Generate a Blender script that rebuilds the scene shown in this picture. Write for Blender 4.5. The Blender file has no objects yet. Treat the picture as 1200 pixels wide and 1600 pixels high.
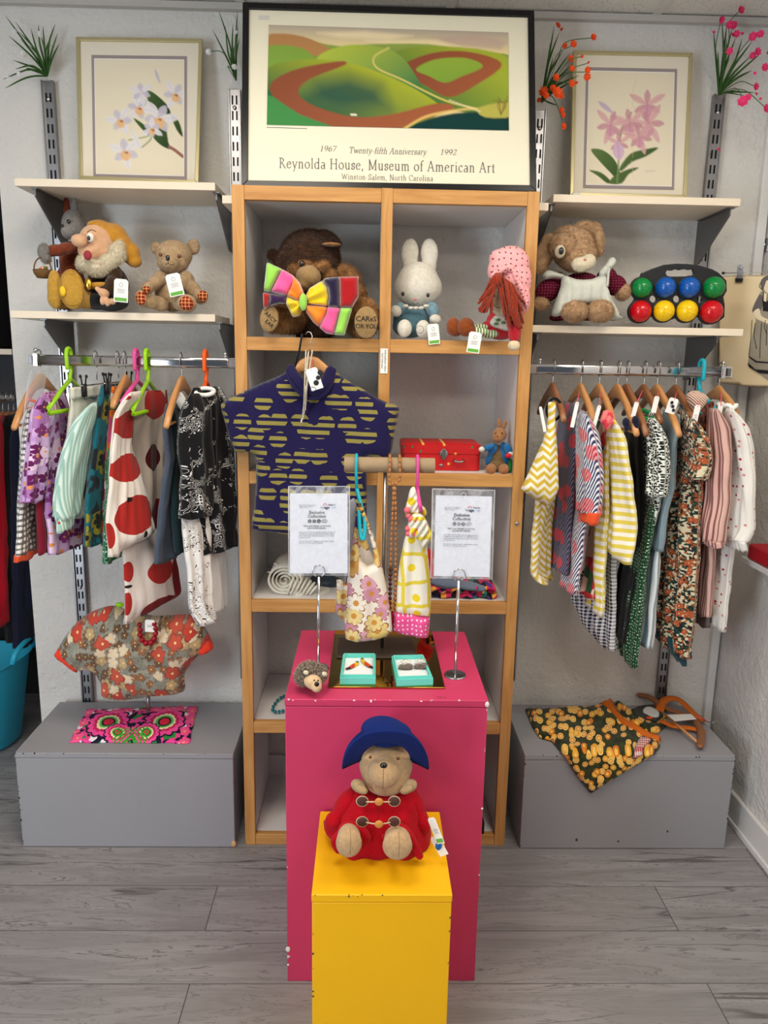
import bpy, bmesh, math, random
import numpy as np
from mathutils import Vector, Matrix, noise as mnoise
R = random.Random(7)
PI = math.pi
C = bpy.context.scene.collection
sc = bpy.context.scene

# ---------------------------------------------------------------- camera, light, exposure
FPX, PIT, YAW, ROL = 1185.97, .2015, .0235, .018
CP = Vector((-.0408, -2.0907, 1.4777))
fw = Vector((math.sin(YAW)*math.cos(PIT), math.cos(YAW)*math.cos(PIT), -math.sin(PIT)))
r0 = Vector((math.cos(YAW), -math.sin(YAW), 0)); u0 = r0.cross(fw)
RT = math.cos(ROL)*r0 + math.sin(ROL)*u0
UP = -math.sin(ROL)*r0 + math.cos(ROL)*u0
cam = bpy.data.cameras.new('camera'); co = bpy.data.objects.new('camera', cam); C.objects.link(co)
co.matrix_world = Matrix(((RT.x, UP.x, -fw.x, CP.x), (RT.y, UP.y, -fw.y, CP.y), (RT.z, UP.z, -fw.z, CP.z), (0, 0, 0, 1)))
cam.sensor_fit = 'VERTICAL'; cam.sensor_height = 24; cam.lens = FPX*24/1600; cam.clip_start = .05
sc.camera = co
sc.view_settings.view_transform = 'Standard'; sc.view_settings.look = 'None'
sc.view_settings.gamma = 1; sc.view_settings.use_curve_mapping = False
sc.view_settings.exposure = 0.0
world = bpy.data.worlds.new('world'); sc.world = world; world.use_nodes = True
bg = world.node_tree.nodes['Background']; bg.inputs[0].default_value = (.80, .88, 1, 1); bg.inputs[1].default_value = .12

def area(name, loc, sx, sy, e, col, rot=(0, 0, 0)):
    l = bpy.data.lights.new(name, 'AREA'); l.shape = 'RECTANGLE'; l.size = sx; l.size_y = sy; l.energy = e; l.color = col
    o = bpy.data.objects.new(name, l); C.objects.link(o); o.location = loc; o.rotation_euler = rot
    return o
for lx, ly, e in ((-.42, -.86, 13), (.78, -.96, 10), (-1.02, -2.5, 18), (.78, -2.5, 13)):
    area('ceiling_panel_light', (lx, ly, 2.44), .58, .58, e, (1, .90, .76))
area('shop_window_daylight', (-2.5, -3.0, 1.05), 1.2, 1.7, 84, (.80, .90, 1), (PI/2, 0, -math.radians(38)))

# ---------------------------------------------------------------- pixel helpers (photo frame 1200x1600)
def ray(x, y): return RT*((x-600)/FPX) + UP*((800-y)/FPX) + fw
def at(x, y, Y):
    x = float(x); y = float(y); Y = float(Y)
    d = ray(x, y); return CP + d*((Y-CP.y)/d.y)
def atz(x, y, Z):
    x = float(x); y = float(y)
    d = ray(x, y); return CP + d*((Z-CP.z)/d.z)
def xat(x, z, Y):
    x = float(x)
    k = x-600; a = FPX*RT - k*fw
    return CP.x - (a.y*(Y-CP.y) + a.z*(z-CP.z))/a.x
def mpp(p):   # metres per pixel at a point
    return (p-CP).dot(fw)/FPX

# ---------------------------------------------------------------- mesh helpers
class MB:
    def __init__(s): s.v = []; s.f = []; s.m = []; s.uv = []; s.col = None; s.cur = 0
    def face(s, idx, uv=None): s.f.append(tuple(idx)); s.m.append(s.cur); s.uv.append(uv)
    def box(s, x0, x1, y0, y1, z0, z1, M=None):
        b = len(s.v)
        for x in (x0, x1):
            for y in (y0, y1):
                for z in (z0, z1):
                    p = Vector((x, y, z)); s.v.append(M @ p if M else p)
        for f in ((0, 1, 3, 2), (4, 6, 7, 5), (0, 4, 5, 1), (2, 3, 7, 6), (0, 2, 6, 4), (1, 5, 7, 3)): s.face([b+i for i in f])
        return s
    def rings(s, rings, cap=True, closed=True, uv=None):
        b = len(s.v); n = len(rings[0])
        for r in rings: s.v.extend(Vector(p) for p in r)
        for i in range(len(rings)-1):
            for j in range(n if closed else n-1):
                k = (j+1) % n
                u = None
                if uv:
                    u = (uv(i, j), uv(i, j+1), uv(i+1, j+1), uv(i+1, j))
                s.face((b+i*n+j, b+i*n+k, b+(i+1)*n+k, b+(i+1)*n+j), u)
        if cap and closed:
            for i, rv in ((0, True), (len(rings)-1, False)):
                c = sum((Vector(p) for p in rings[i]), Vector())/n
                ci = len(s.v); s.v.append(c)
                for j in range(n):
                    k = (j+1) % n
                    fc = (b+i*n+k, b+i*n+j, ci) if rv else (b+i*n+j, b+i*n+k, ci)
                    u = (uv(i, j),)*3 if uv else None
                    s.face(fc, u)
        return s
    def tube(s, pts, r, n=10, cap=True, round_=False, flat=1.0):
        pts = [Vector(p) for p in pts]
        rs = [r]*len(pts) if not hasattr(r, '__len__') else list(r)
        if round_:
            d0 = (pts[0]-pts[1]).normalized(); d1 = (pts[-1]-pts[-2]).normalized()
            a, b_ = [], []
            for t in (80, 55, 28):
                t = math.radians(t)
                a.append((pts[0]+d0*rs[0]*math.sin(t), rs[0]*math.cos(t)))
                b_.insert(0, (pts[-1]+d1*rs[-1]*math.sin(t), rs[-1]*math.cos(t)))
            pts = [p for p, _ in a]+pts+[p for p, _ in b_]; rs = [q for _, q in a]+rs+[q for _, q in b_]
        up = None; rings = []
        for i, p in enumerate(pts):
            t = (pts[min(i+1, len(pts)-1)]-pts[max(i-1, 0)]).normalized()
            if up is None:
                up = Vector((0, 0, 1)) if abs(t.z) < .9 else Vector((0, 1, 0))
            sd = t.cross(up)
            if sd.length < 1e-6: sd = t.orthogonal()
            sd.normalize(); up = sd.cross(t).normalized()
            rings.append([p + sd*rs[i]*math.cos(2*PI*j/n) + up*rs[i]*flat*math.sin(2*PI*j/n) for j in range(n)])
        return s.rings(rings, cap)
    def lathe(s, prof, c=(0, 0, 0), n=24, M=None):
        c = Vector(c); rings = []
        for r, z in prof:
            rg = [Vector((r*math.cos(2*PI*j/n), r*math.sin(2*PI*j/n), z)) for j in range(n)]
            rings.append([(M @ p if M else p)+c for p in rg])
        return s.rings(rings)
    def ell(s, c, r, rot=None, n=20, m=12):
        c = Vector(c); rings = []
        for i in range(m+1):
            a = PI*(i+.001)/(m+.002)-PI/2
            rg = []
            for j in range(n):
                b = 2*PI*j/n
                p = Vector((r[0]*math.cos(a)*math.cos(b), r[1]*math.cos(a)*math.sin(b), r[2]*math.sin(a)))
                if rot: p = rot @ p
                rg.append(c+p)
            rings.append(rg)
        return s.rings(rings)
    def prism(s, pts, d, M=None):
        """polygon pts (3D, planar) extruded by vector d"""
        b = len(s.v); n = len(pts); d = Vector(d)
        P = [Vector(p) for p in pts]; Q = [p+d for p in P]
        s.v.extend(P); s.v.extend(Q)
        s.face(list(range(b, b+n))); s.face(list(range(b+2*n-1, b+n-1, -1)))
        for i in range(n):
            j = (i+1) % n; s.face((b+i, b+n+i, b+n+j, b+j))
        return s
    def mesh(s, name, mats, smooth=True):
        me = bpy.data.meshes.new(name)
        me.from_pydata([tuple(p) for p in s.v], [], s.f)
        if not isinstance(mats, (list, tuple)): mats = [mats]
        for m in mats: me.materials.append(m)
        me.polygons.foreach_set('material_index', s.m)
        if any(u is not None for u in s.uv):
            l = me.uv_layers.new(name='UVMap'); d = []
            for f, u in zip(s.f, s.uv):
                for i in range(len(f)):
                    d.extend(u[i] if u is not None else (0, 0))
            l.data.foreach_set('uv', d)
        if s.col is not None:
            ca = me.color_attributes.new('col', 'FLOAT_COLOR', 'POINT')
            ca.data.foreach_set('color', np.asarray(s.col, dtype=np.float32).ravel())
        if smooth: me.polygons.foreach_set('use_smooth', [True]*len(me.polygons))
        me.update(); return me

def fixn(me):
    bm = bmesh.new(); bm.from_mesh(me); bmesh.ops.recalc_face_normals(bm, faces=bm.faces); bm.to_mesh(me); bm.free()
def obj(name, mb, mat, parent=None, smooth=True, bev=0, sub=0, norm=True, auto=None):
    me = mb.mesh(name, mat, smooth) if isinstance(mb, MB) else mb
    if norm and isinstance(mb, MB): fixn(me)
    o = bpy.data.objects.new(name, me); C.objects.link(o)
    if parent:
        o.parent = parent
        o.matrix_parent_inverse = Matrix.Translation(-parent.location)
    if bev:
        b = o.modifiers.new('b', 'BEVEL'); b.width = bev; b.segments = 2; b.limit_method = 'ANGLE'; b.angle_limit = .6
    if sub:
        b = o.modifiers.new('s', 'SUBSURF'); b.levels = sub; b.render_levels = sub
    if (bev or auto) and smooth:
        try: me.set_sharp_from_angle(angle=auto or .7)
        except Exception: pass
    return o
def tag(o, label=None, cat=None, group=None, kind=None):
    if label: o['label'] = label
    if cat: o['category'] = cat
    if group: o['group'] = group
    if kind: o['kind'] = kind
    return o
def thing(name, loc, label, cat, group=None):
    o = bpy.data.objects.new(name, None); C.objects.link(o); o.location = Vector(loc); o.empty_display_size = .02
    return tag(o, label, cat, group)
def struct(name, mb, mat, **k):
    o = obj(name, mb, mat, **k); o['kind'] = 'structure'; return o
def catmull(pts, n):
    """resample a list of tuples to n points with a Catmull-Rom curve"""
    P = [np.array(p, float) for p in pts]
    P = [2*P[0]-P[1]]+P+[2*P[-1]-P[-2]]; m = len(P)-3; out = []
    for i in range(n):
        t = i/(n-1)*m; k = min(int(t), m-1); t -= k
        a, b, c, d = P[k:k+4]
        out.append(.5*((2*b)+(-a+c)*t+(2*a-5*b+4*c-d)*t*t+(-a+3*b-3*c+d)*t**3))
    return out
def lin(pts, n):
    P = np.array(pts, float); L = np.linspace(0, len(P)-1, n); o = []
    for t in L:
        k = min(int(t), len(P)-2); o.append(P[k]*(1-(t-k))+P[k+1]*(t-k))
    return o

# ---------------------------------------------------------------- node expression helper
class S:
    def __init__(s, nt, sock): s.nt = nt; s.s = sock
    def _m(s, op, o=None, rev=False, c=None):
        n = s.nt.nodes.new('ShaderNodeMath'); n.operation = op
        a, b = (o, s) if rev else (s, o)
        for i, q in enumerate((a, b, c)):
            if q is None: continue
            if isinstance(q, S): s.nt.links.new(q.s, n.inputs[i])
            else: n.inputs[i].default_value = q
        return S(s.nt, n.outputs[0])
    def __add__(s, o): return s._m('ADD', o)
    def __radd__(s, o): return s._m('ADD', o)
    def __sub__(s, o): return s._m('SUBTRACT', o)
    def __rsub__(s, o): return s._m('SUBTRACT', o, True)
    def __mul__(s, o): return s._m('MULTIPLY', o)
    def __rmul__(s, o): return s._m('MULTIPLY', o)
    def __truediv__(s, o): return s._m('DIVIDE', o)
    def lt(s, o): return s._m('LESS_THAN', o)
    def gt(s, o): return s._m('GREATER_THAN', o)
    def fr(s): return s._m('FRACT')
    def fl(s): return s._m('FLOOR')
    def ab(s): return s._m('ABSOLUTE')
    def sin(s): return s._m('SINE')
    def sq(s): return s._m('SQRT')
    def mn(s, o): return s._m('MINIMUM', o)
    def mx(s, o): return s._m('MAXIMUM', o)
    def step(s, a, b):   # smooth map a..b -> 0..1
        n = s.nt.nodes.new('ShaderNodeMapRange'); n.inputs[1].default_value = a; n.inputs[2].default_value = b
        s.nt.links.new(s.s, n.inputs[0]); return S(s.nt, n.outputs[0])
class Mat:
    def __init__(s, name, rough=.7, spec=.3, sheen=0, metal=0, bump=None):
        s.m = bpy.data.materials.new(name); s.m.use_nodes = True; s.nt = s.m.node_tree
        s.b = s.nt.nodes['Principled BSDF']; s.b.inputs['Roughness'].default_value = rough
        s.b.inputs['Specular IOR Level'].default_value = spec; s.b.inputs['Metallic'].default_value = metal
        if sheen: s.b.inputs['Sheen Weight'].default_value = sheen
        s._uv = s._ob = None
    def new(s, t): return s.nt.nodes.new('ShaderNode'+t)
    def uv(s):
        if not s._uv:
            a = s.new('UVMap'); b = s.new('SeparateXYZ'); s.nt.links.new(a.outputs[0], b.inputs[0])
            s._uv = (S(s.nt, b.outputs[0]), S(s.nt, b.outputs[1]), S(s.nt, a.outputs[0]))
        return s._uv
    def ob(s):
        if not s._ob:
            a = s.new('TexCoord'); b = s.new('SeparateXYZ'); s.nt.links.new(a.outputs['Object'], b.inputs[0])
            s._ob = tuple(S(s.nt, b.outputs[i]) for i in range(3)) + (S(s.nt, a.outputs['Object']),)
        return s._ob
    def vec(s, x, y, z=0):
        n = s.new('CombineXYZ')
        for i, q in enumerate((x, y, z)):
            if isinstance(q, S): s.nt.links.new(q.s, n.inputs[i])
            else: n.inputs[i].default_value = q
        return S(s.nt, n.outputs[0])
    def noise(s, v, scale, detail=2, rough=.5, dist=0):
        n = s.new('TexNoise'); s.nt.links.new(v.s, n.inputs['Vector']); n.inputs['Scale'].default_value = scale
        n.inputs['Detail'].default_value = detail; n.inputs['Roughness'].default_value = rough; n.inputs['Distortion'].default_value = dist
        return S(s.nt, n.outputs['Fac'])
    def vor(s, v, scale, rnd=1, feature='F1', metric='EUCLIDEAN'):
        n = s.new('TexVoronoi'); n.voronoi_dimensions = '2D'; s.nt.links.new(v.s, n.inputs['Vector']); n.inputs['Scale'].default_value = scale
        n.inputs['Randomness'].default_value = rnd; n.feature = feature; n.distance = metric
        sp = s.new('SeparateColor')
        if feature != 'DISTANCE_TO_EDGE': s.nt.links.new(n.outputs['Color'], sp.inputs[0])
        p = n.outputs['Position'] if 'Position' in n.outputs else None
        return S(s.nt, n.outputs['Distance']), S(s.nt, sp.outputs[0]), S(s.nt, sp.outputs[1]), (S(s.nt, p) if p else None)
    def mix(s, f, a, b):
        n = s.new('Mix'); n.data_type = 'RGBA'
        for i, q in ((0, f), (6, a), (7, b)):
            if isinstance(q, S): s.nt.links.new(q.s, n.inputs[i])
            elif i == 0: n.inputs[i].default_value = q
            else: n.inputs[i].default_value = tuple(q)+(1,)
        return S(s.nt, n.outputs[2])
    def color(s, c):
        if isinstance(c, S): s.nt.links.new(c.s, s.b.inputs['Base Color'])
        else: s.b.inputs['Base Color'].default_value = tuple(c)+(1,)
        return s
    def attr(s, name='col'):
        n = s.new('Attribute'); n.attribute_name = name; return S(s.nt, n.outputs['Color'])
    def bump(s, h, strength=.3, dist=.002):
        n = s.new('Bump'); n.inputs['Strength'].default_value = strength; n.inputs['Distance'].default_value = dist
        s.nt.links.new(h.s, n.inputs['Height']); s.nt.links.new(n.outputs[0], s.b.inputs['Normal']); return s
    def inp(s, k, v):
        if isinstance(v, S): s.nt.links.new(v.s, s.b.inputs[k])
        else: s.b.inputs[k].default_value = v
        return s
def lc(*c):   # sRGB 0-255 -> linear
    return tuple(((q/255)/12.92 if q/255 <= .04045 else ((q/255+.055)/1.055)**2.4) for q in c)
_fl = {}
def flat(name, c, rough=.6, metal=0, spec=.3, sheen=0, bumpy=0, bscale=300):
    if name in _fl: return _fl[name]
    m = Mat(name, rough, spec, sheen, metal).color(lc(*c))
    if bumpy: m.bump(m.noise(m.ob()[3], bscale, 2), .5, bumpy)
    _fl[name] = m.m; return m.m
def cloth(name, fn, rough=.85, wr=.004, wscale=22):
    """fabric whose colour is fn(m,u,v); wrinkles as bump"""
    m = Mat(name, rough, .15, .15); u, v, uvv = m.uv()
    m.color(fn(m, u, v) if callable(fn) else lc(*fn))
    n1 = m.noise(m.vec(u*1.6, v*.6), wscale, 3); n2 = m.noise(uvv, 900, 1)
    m.bump(n1*1.0+n2*.03, .6, wr); return m.m
# ---------------------------------------------------------------- structure
WY = .35; CZ = 2.465; XR = 1.178; XL = -1.15
m = Mat('wall_paint', .8, .2); o3 = m.ob()[3]
bl = m.noise(o3, 38, 4, .6); b2 = m.noise(o3, 9, 2)
m.color(m.mix(m.noise(o3, 3, 2), lc(212, 209, 204), lc(220, 218, 214))); m.bump(bl*.8+b2*.5+m.noise(o3, 90, 2)*.35, .75, .011); M_WALL = m.m
m = Mat('ceiling_tile', .9, .1); o3 = m.ob()[3]
m.color(m.mix(m.noise(o3, 160, 2).step(.55, .7), lc(226, 222, 216), lc(196, 190, 182))); m.bump(m.noise(o3, 120, 2), .3, .002); M_CEIL = m.m
m = Mat('laminate_plank', .5, .35)
X, Y, Z, o3 = m.ob()
PW = .172
row = ((Y+.014)/PW).fl(); fy = ((Y+.014)/PW).fr()
pl = (X+.45-(row*.5).fr()*.7)/1.25; pid = pl.fl(); fx = pl.fr()
w2 = m.new('TexWhiteNoise'); w2.noise_dimensions = '2D'; m.nt.links.new(m.vec(row, pid).s, w2.inputs['Vector']); tone = S(m.nt, w2.outputs[0])
gv = m.vec(X*1.1+tone*7, Y*9+tone*31, tone*9)
g1 = m.noise(gv, 2.2, 5, .62, .9); g2 = m.noise(m.vec(X*3+tone*5, Y*60+tone*11), 3, 3, .6, .4)
rings_ = (g1*26).sin().ab()
knot = m.noise(m.vec(X*2+tone*3, Y*7+tone*17), 1.5, 1)
c = m.mix(g1.step(.25, .75), lc(120, 117, 118), lc(162, 160, 162))
c = m.mix(rings_.lt(.16)*g1.step(.38, .55)*.7, c, lc(78, 73, 71))
stk = m.noise(m.vec(X*.8+tone*13, Y*9+tone*5), 1.5, 3, .5, .9)
c = m.mix((1-(stk-.5).ab().step(.004, .022))*m.noise(m.vec(X*1.3+tone*3, Y*5), 1.2, 1).step(.5, .62)*.75, c, lc(62, 58, 57))
c = m.mix(g2.step(.45, .75)*.22, c, lc(100, 95, 93))
c = m.mix(knot.gt(.74)*.35, c, lc(72, 66, 64))
c = m.mix(tone*.25, c, lc(120, 116, 116))
seam = fy.lt(.012).mx(fx.lt(.0022))
c = m.mix(seam*.8, c, lc(52, 50, 50))
m.color(c); m.inp('Roughness', g1*.2+.36); m.bump((1-seam)*1.0+g2*.15, .4, .0015); M_FLOOR = m.m

struct('floor', MB().box(-2.6, 2.6, -4.5, 2.2, -.05, 0), M_FLOOR, smooth=False)
mb = MB(); mb.box(XL, XR+.1, WY, WY+.12, 0, CZ)
struct('wall_back', mb, M_WALL, smooth=False)
struct('wall_right', MB().box(XR, XR+.1, -4.5, WY, 0, CZ), M_WALL, smooth=False)
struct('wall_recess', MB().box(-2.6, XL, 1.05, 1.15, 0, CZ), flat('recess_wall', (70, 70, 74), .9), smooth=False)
struct('wall_return', MB().box(XL, XL+.1, WY+.12, 1.05, 0, CZ), M_WALL, smooth=False)
struct('wall_left', MB().box(-2.7, -2.6, -4.5, 1.15, 0, CZ), M_WALL, smooth=False)
struct('ceiling', MB().box(-2.6, XR+.1, -4.5, 1.2, CZ, CZ+.05), M_CEIL, smooth=False)
g = MB()
for x in (.78, .18, -.42, -1.02, -1.62): g.box(x-.012, x+.012, -4.4, WY, CZ-.004, CZ+.001)
for y in (.02, -.58, -1.06, -1.66, -2.9, -3.5): g.box(-2.6, XR, y-.012, y+.012, CZ-.0045, CZ+.001)
struct('trim_1', g, flat('ceiling_grid_metal', (214, 210, 204), .5), smooth=False)
struct('trim_2', MB().box(XL, XR, WY-.022, WY, CZ-.022, CZ-.0046), flat('ceiling_edge', (190, 186, 180), .5), smooth=False)
# corner conduit / mould, baseboards
M_WHITE = flat('white_gloss_paint', (222, 221, 219), .35)
struct('trim_3', MB().box(XR-.036, XR-.008, WY-.018, WY, .11, CZ-.03), M_WHITE, bev=.003)
struct('baseboard_right', MB().box(XR-.016, XR, -4.4, WY-.02, .0, .105).box(XR-.022, XR, -4.4, WY-.02, 0, .02), M_WHITE, bev=.003)
struct('baseboard_back', MB().box(XL, XR-.02, WY-.014, WY, 0, .11), M_WHITE, bev=.003)
# daylight comes in through the open shop front behind the camera; ceiling luminaires
em = Mat('lamp_diffuser'); em.inp('Emission Color', (1, .95, .86, 1)); em.inp('Emission Strength', 3.0); em.color((.9, .9, .9))
for lx, ly in ((-.42, -.86), (.78, -.96), (-1.02, -2.5), (.78, -2.5)):
    t = thing('ceiling_light', (lx, ly, CZ), 'square ceiling light panel set in the tiled ceiling', 'ceiling light', 'ceiling light panels')
    obj('frame', MB().box(lx-.31, lx+.31, ly-.31, ly+.31, CZ-.014, CZ-.006), M_WHITE, t, smooth=False)
    obj('diffuser', MB().box(lx-.285, lx+.285, ly-.285, ly+.285, CZ-.018, CZ-.0145), em.m, t, smooth=False)

# ---------------------------------------------------------------- bookcase
m = Mat('beech_edging', .45, .4); X, Y, Z, o3 = m.ob()
def wood(m, sx, sz, a, b):
    n = m.noise(m.vec(X*sx, Y*8, Z*sz), 9, 4, .6, .6); return m.mix(n.step(.3, .7), a, b), n
c1, n1 = wood(m, 6, .5, lc(176, 122, 62), lc(206, 155, 92))
wear = m.noise(o3, 26, 3).gt(.735)
c1 = m.mix(wear*.7, c1, lc(112, 66, 26)); m.color(c1); m.bump(n1, .15, .0005); M_BEECHV = m.m
m = Mat('beech_edging_across', .45, .4); X, Y, Z, o3 = m.ob()
c1, n1 = wood(m, .5, 6, lc(176, 122, 62), lc(206, 155, 92)); m.color(c1); m.bump(n1, .15, .0005); M_BEECHH = m.m
m = Mat('white_melamine', .42, .4); m.color(lc(216, 211, 208)); M_MEL = m.m
BW = .4; HT = 1.906
bc = thing('bookcase', (0, .17, 0), 'tall white open bookcase with beech front edges, ten cubby holes', 'bookcase')
SZ = [HT-.036, 1.5251-.036, 1.1613-.036, .7872-.036, .4089-.036, 0.0]  # bottoms of horizontal rails
for x0, x1 in ((-BW, -BW+.032), (BW-.032, BW), (-.013, .017)):
    zt = HT if abs(x0) > .1 or x1 > .1 else HT
    obj('side_panel' if abs(x0+x1) > .2 else 'divider_panel', MB().box(x0+.001, x1-.001, .021, .343, .001, HT-.001), M_MEL, bc, smooth=False)
    obj('edging_strip', MB().box(x0, x1, 0, .02, 0, HT), M_BEECHV, bc, bev=.0015)
for z in SZ:
    for a, b in ((-BW+.032, -.013), (.017, BW-.032)):
        obj('shelf_panel', MB().box(a, b, .021, .343, z+.001, z+.036), M_MEL, bc, smooth=False)
        obj('edging_strip', MB().box(a, b, .001, .02, z, z+.0355), M_BEECHH, bc, bev=.0015)
bk = flat('nickel', (168, 168, 166), .3, 1)
for x in (.405, .402):
    p = at(805 if x == .405 else 809, 1182-370 if x == .405 else 745, 0)
# hook-and-eye plate on the side
p = at(808, 818, .0)
obj('screw_head', MB().ell((.385, -.002, p.z), (.006, .003, .006)), bk, bc)

# ---------------------------------------------------------------- wall uprights, shelves, brackets, rails
chrome = flat('chrome', (205, 205, 208), .12, 1)
steel = flat('brushed_steel', (150, 150, 152), .32, 1)
dark_slot = flat('slot_shadow_gap', (22, 22, 24), .9)
bracket_m = flat('grey_bracket_steel', (120, 120, 122), .4, .8)
def upright(px, py, z0, z1, label, Y=WY-.02):
    x = at(px, py, Y).x; t = thing('slotted_upright', (x, WY, z0), label, 'shelf upright', 'slotted wall uprights')
    obj('rail_profile', MB().box(x-.016, x+.016, Y+.004, WY, z0, z1).box(x-.018, x-.013, Y-.002, Y+.01, z0, z1).box(x+.013, x+.018, Y-.002, Y+.01, z0, z1), steel, t, bev=.001)
    s_ = MB(); z = z0+.03
    while z < z1-.04:
        for d in (-.006, .006): s_.box(x+d-.0022, x+d+.0022, Y+.0022, Y+.0045, z, z+.024)
        z += .042
    obj('slots', s_, dark_slot, t, smooth=False)
    q = MB()
    for zz in np.linspace(z0+.12, z1-.05, 5): q.ell((x, Y+.002, zz), (.006, .004, .006), n=8, m=6)
    obj('wall_screws', q, chrome, t); return x
UL1 = upright(78, 200, .10, 2.245, 'slotted steel upright topped with green grass, beside white orchid print')
UL2 = upright(367, 200, .4, 2.235, 'slotted steel upright between white orchid print and large black poster')
UR1 = upright(842, 230, .4, 2.20, 'slotted steel upright beside black poster edge, under orange flowers')
UR2 = upright(1120, 200, .20, 2.255, 'slotted steel upright under pink flowers, right of pink orchid print')

m = Mat('shelf_laminate', .45, .4); m.color(lc(226, 212, 190)); M_SHELF = m.m
def shelf(px0, px1, py, zt, xr=None, label='', xa=None, xb=None, brs=()):
    Y0 = .10; x0 = xa if xa is not None else xat(px0, zt, Y0); x1 = xb if xb is not None else xat(px1, zt, Y0)
    t = thing('wall_shelf', ((x0+x1)/2, .3, zt-.02), label, 'shelf', 'cream wall shelves on brackets')
    obj('board', MB().box(x0, x1, Y0, WY-.022, zt-.02, zt), M_SHELF, t, bev=.001)
    for bx in brs:
        b = MB(); b.prism([(bx-.002, Y0+.02, zt-.024), (bx-.002, WY-.018, zt-.024), (bx-.002, WY-.018, zt-.15), (bx-.002, WY-.05, zt-.15), (bx-.002, Y0+.02, zt-.04)], (.004, 0, 0))
        b.box(bx-.009, bx+.009, Y0+.015, WY-.03, zt-.0235, zt-.0205)
        obj('bracket', b, bracket_m, t, smooth=False)
    return x0, x1
z1 = at(22, 278, .10).z; z2 = at(16, 485, .10).z; z3 = at(1158, 310, .10).z; z4 = at(1162, 514, .10).z
ZLU, ZLL, ZRU, ZRL = z1, z2, z3, z4
XLU = shelf(22, 336, 0, z1, label='upper left cream wall shelf carrying the white orchid print', brs=(at(78, 200, .33).x+.03, -.462))
XLL = shelf(16, 336, 0, z2, label='lower left cream wall shelf carrying the bearded doll and tan teddy', brs=(at(78, 200, .33).x+.03, -.462))
XRU = shelf(865, 1158, 0, z3, label='upper right cream wall shelf carrying the pink orchid print', brs=(.458, at(1120, 200, .33).x-.028))
XRL = shelf(835, 1162, 0, z4, xa=.408, label='lower right cream wall shelf carrying plush rabbit and boules set', brs=(.44, at(1120, 200, .33).x-.028))
for xa, xb, lb in ((-.43, -.403, 'short shelf end wedged against the left side of bookcase top'), (.403, .43, 'short shelf end wedged against the right side of bookcase top')):
    tag(obj('shelf_end', MB().box(xa, xb, .03, WY-.03, 1.865, 1.885), M_SHELF, bev=.001), lb, 'shelf end')

def rail(pxa, pxb, py, open_side, label):
    Y0 = .075; z = at((pxa+pxb)/2, py, Y0).z
    xa = at(pxa, py, Y0).x; xb = at(pxb, py, Y0).x
    t = thing('hanging_rail', ((xa+xb)/2, Y0, z), label, 'clothes rail', 'chrome clothes rails')
    if open_side == 'R': pts = [(xa, Y0, z), (xb-.03, Y0, z), (xb-.008, Y0+.012, z), (xb, Y0+.04, z), (xb, WY-.02, z)]
    else: pts = [(xb, Y0, z), (xa+.03, Y0, z), (xa+.008, Y0+.012, z), (xa, Y0+.04, z), (xa, WY-.02, z)]
    # oval chrome tube
    mb = MB(); P = [Vector(p) for p in pts]; rings = []
    for i, p in enumerate(P):
        tt = (P[min(i+1, len(P)-1)]-P[max(i-1, 0)]).normalized(); sd = tt.cross(Vector((0, 0, 1))).normalized()
        rings.append([p+sd*.0075*math.copysign(abs(math.cos(a))**.6, math.cos(a))+Vector((0, 0, 1))*.0145*math.copysign(abs(math.sin(a))**.6, math.sin(a)) for a in [2*PI*j/20 for j in range(20)]])
    mb.rings(rings); obj('tube', mb, chrome, t)
    e = xa if open_side == 'R' else xb
    obj('end_cap', MB().box(e-.006, e+.006, Y0-.009, Y0+.009, z-.017, z+.017).tube([(e, Y0, z+.014), (e, Y0, z+.022)], .003).ell((e, Y0, z+.026), (.006, .006, .006)), chrome, t, bev=.002)
    o_ = xb-.035 if open_side == 'R' else xa+.035
    obj('stop_pin', MB().tube([(o_, Y0, z+.012), (o_, Y0, z+.022)], .0025).ell((o_, Y0, z+.025), (.005, .005, .005)), chrome, t)
    sx = UL1 if open_side == 'R' else UR2
    obj('support_arm', MB().box(sx-.005, sx+.005, Y0+.008, WY-.018, z-.011, z+.011), bracket_m, t, bev=.001)
    return z, Y0
RZL, RY = rail(57, 372, 565, 'R', 'left chrome clothes rail below the shelf with the teddy')
RZR, RY = rail(824, 1129, 579, 'L', 'right chrome clothes rail below the boules set shelf')

# ---------------------------------------------------------------- plinths
def worn(name, base, chip, scale=30, thr=.7, rough=.5):
    m = Mat(name, rough, .35); X, Y, Z, o3 = m.ob(); n = m.noise(o3, scale, 4, .6)
    ge = m.new('NewGeometry')
    c = m.mix(m.noise(o3, 4, 3)*.3, lc(*base), lc(*[max(0, q-18) for q in base]))
    c = m.mix(n.gt(thr)*.9, c, lc(*chip)); m.color(c)
    m.bump(m.noise(o3, 220, 2)*.4+m.noise(m.vec(X*2, Y*2, Z*30), 8, 2)*.3, .2, .001); return m.m
def plinth(name, x0, x1, y0, y1, h, mat, label, chipm, chips, skew=0):
    t = thing(name, ((x0+x1)/2, (y0+y1)/2, 0), label, 'plinth')
    obj('cladding', MB().box(x0, x1, y0, y1, 0, h-.018), mat, t, bev=.002)
    obj('top_board', MB().box(x0-.001, x1+.001, y0-.001, y1, h-.017, h), mat, t, bev=.002)
    if chips:
        c = MB()
        for (cx, cy, cz, r_) in chips:
            n = 7; ph = R.random()*6
            # small flattened paint chips on faces/edges
            c.ell((cx, cy, cz), (r_, .0012, r_*R.uniform(.5, 1.6)) if abs(cy-y0) < .003 else (r_*.7, r_, .001), n=8, m=4)
        obj('paint_chips', c, chipm, t)
    return t
M_GREYBOX = worn('grey_plinth_paint', (150, 150, 155), (60, 60, 64), 24, .77)
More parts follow.
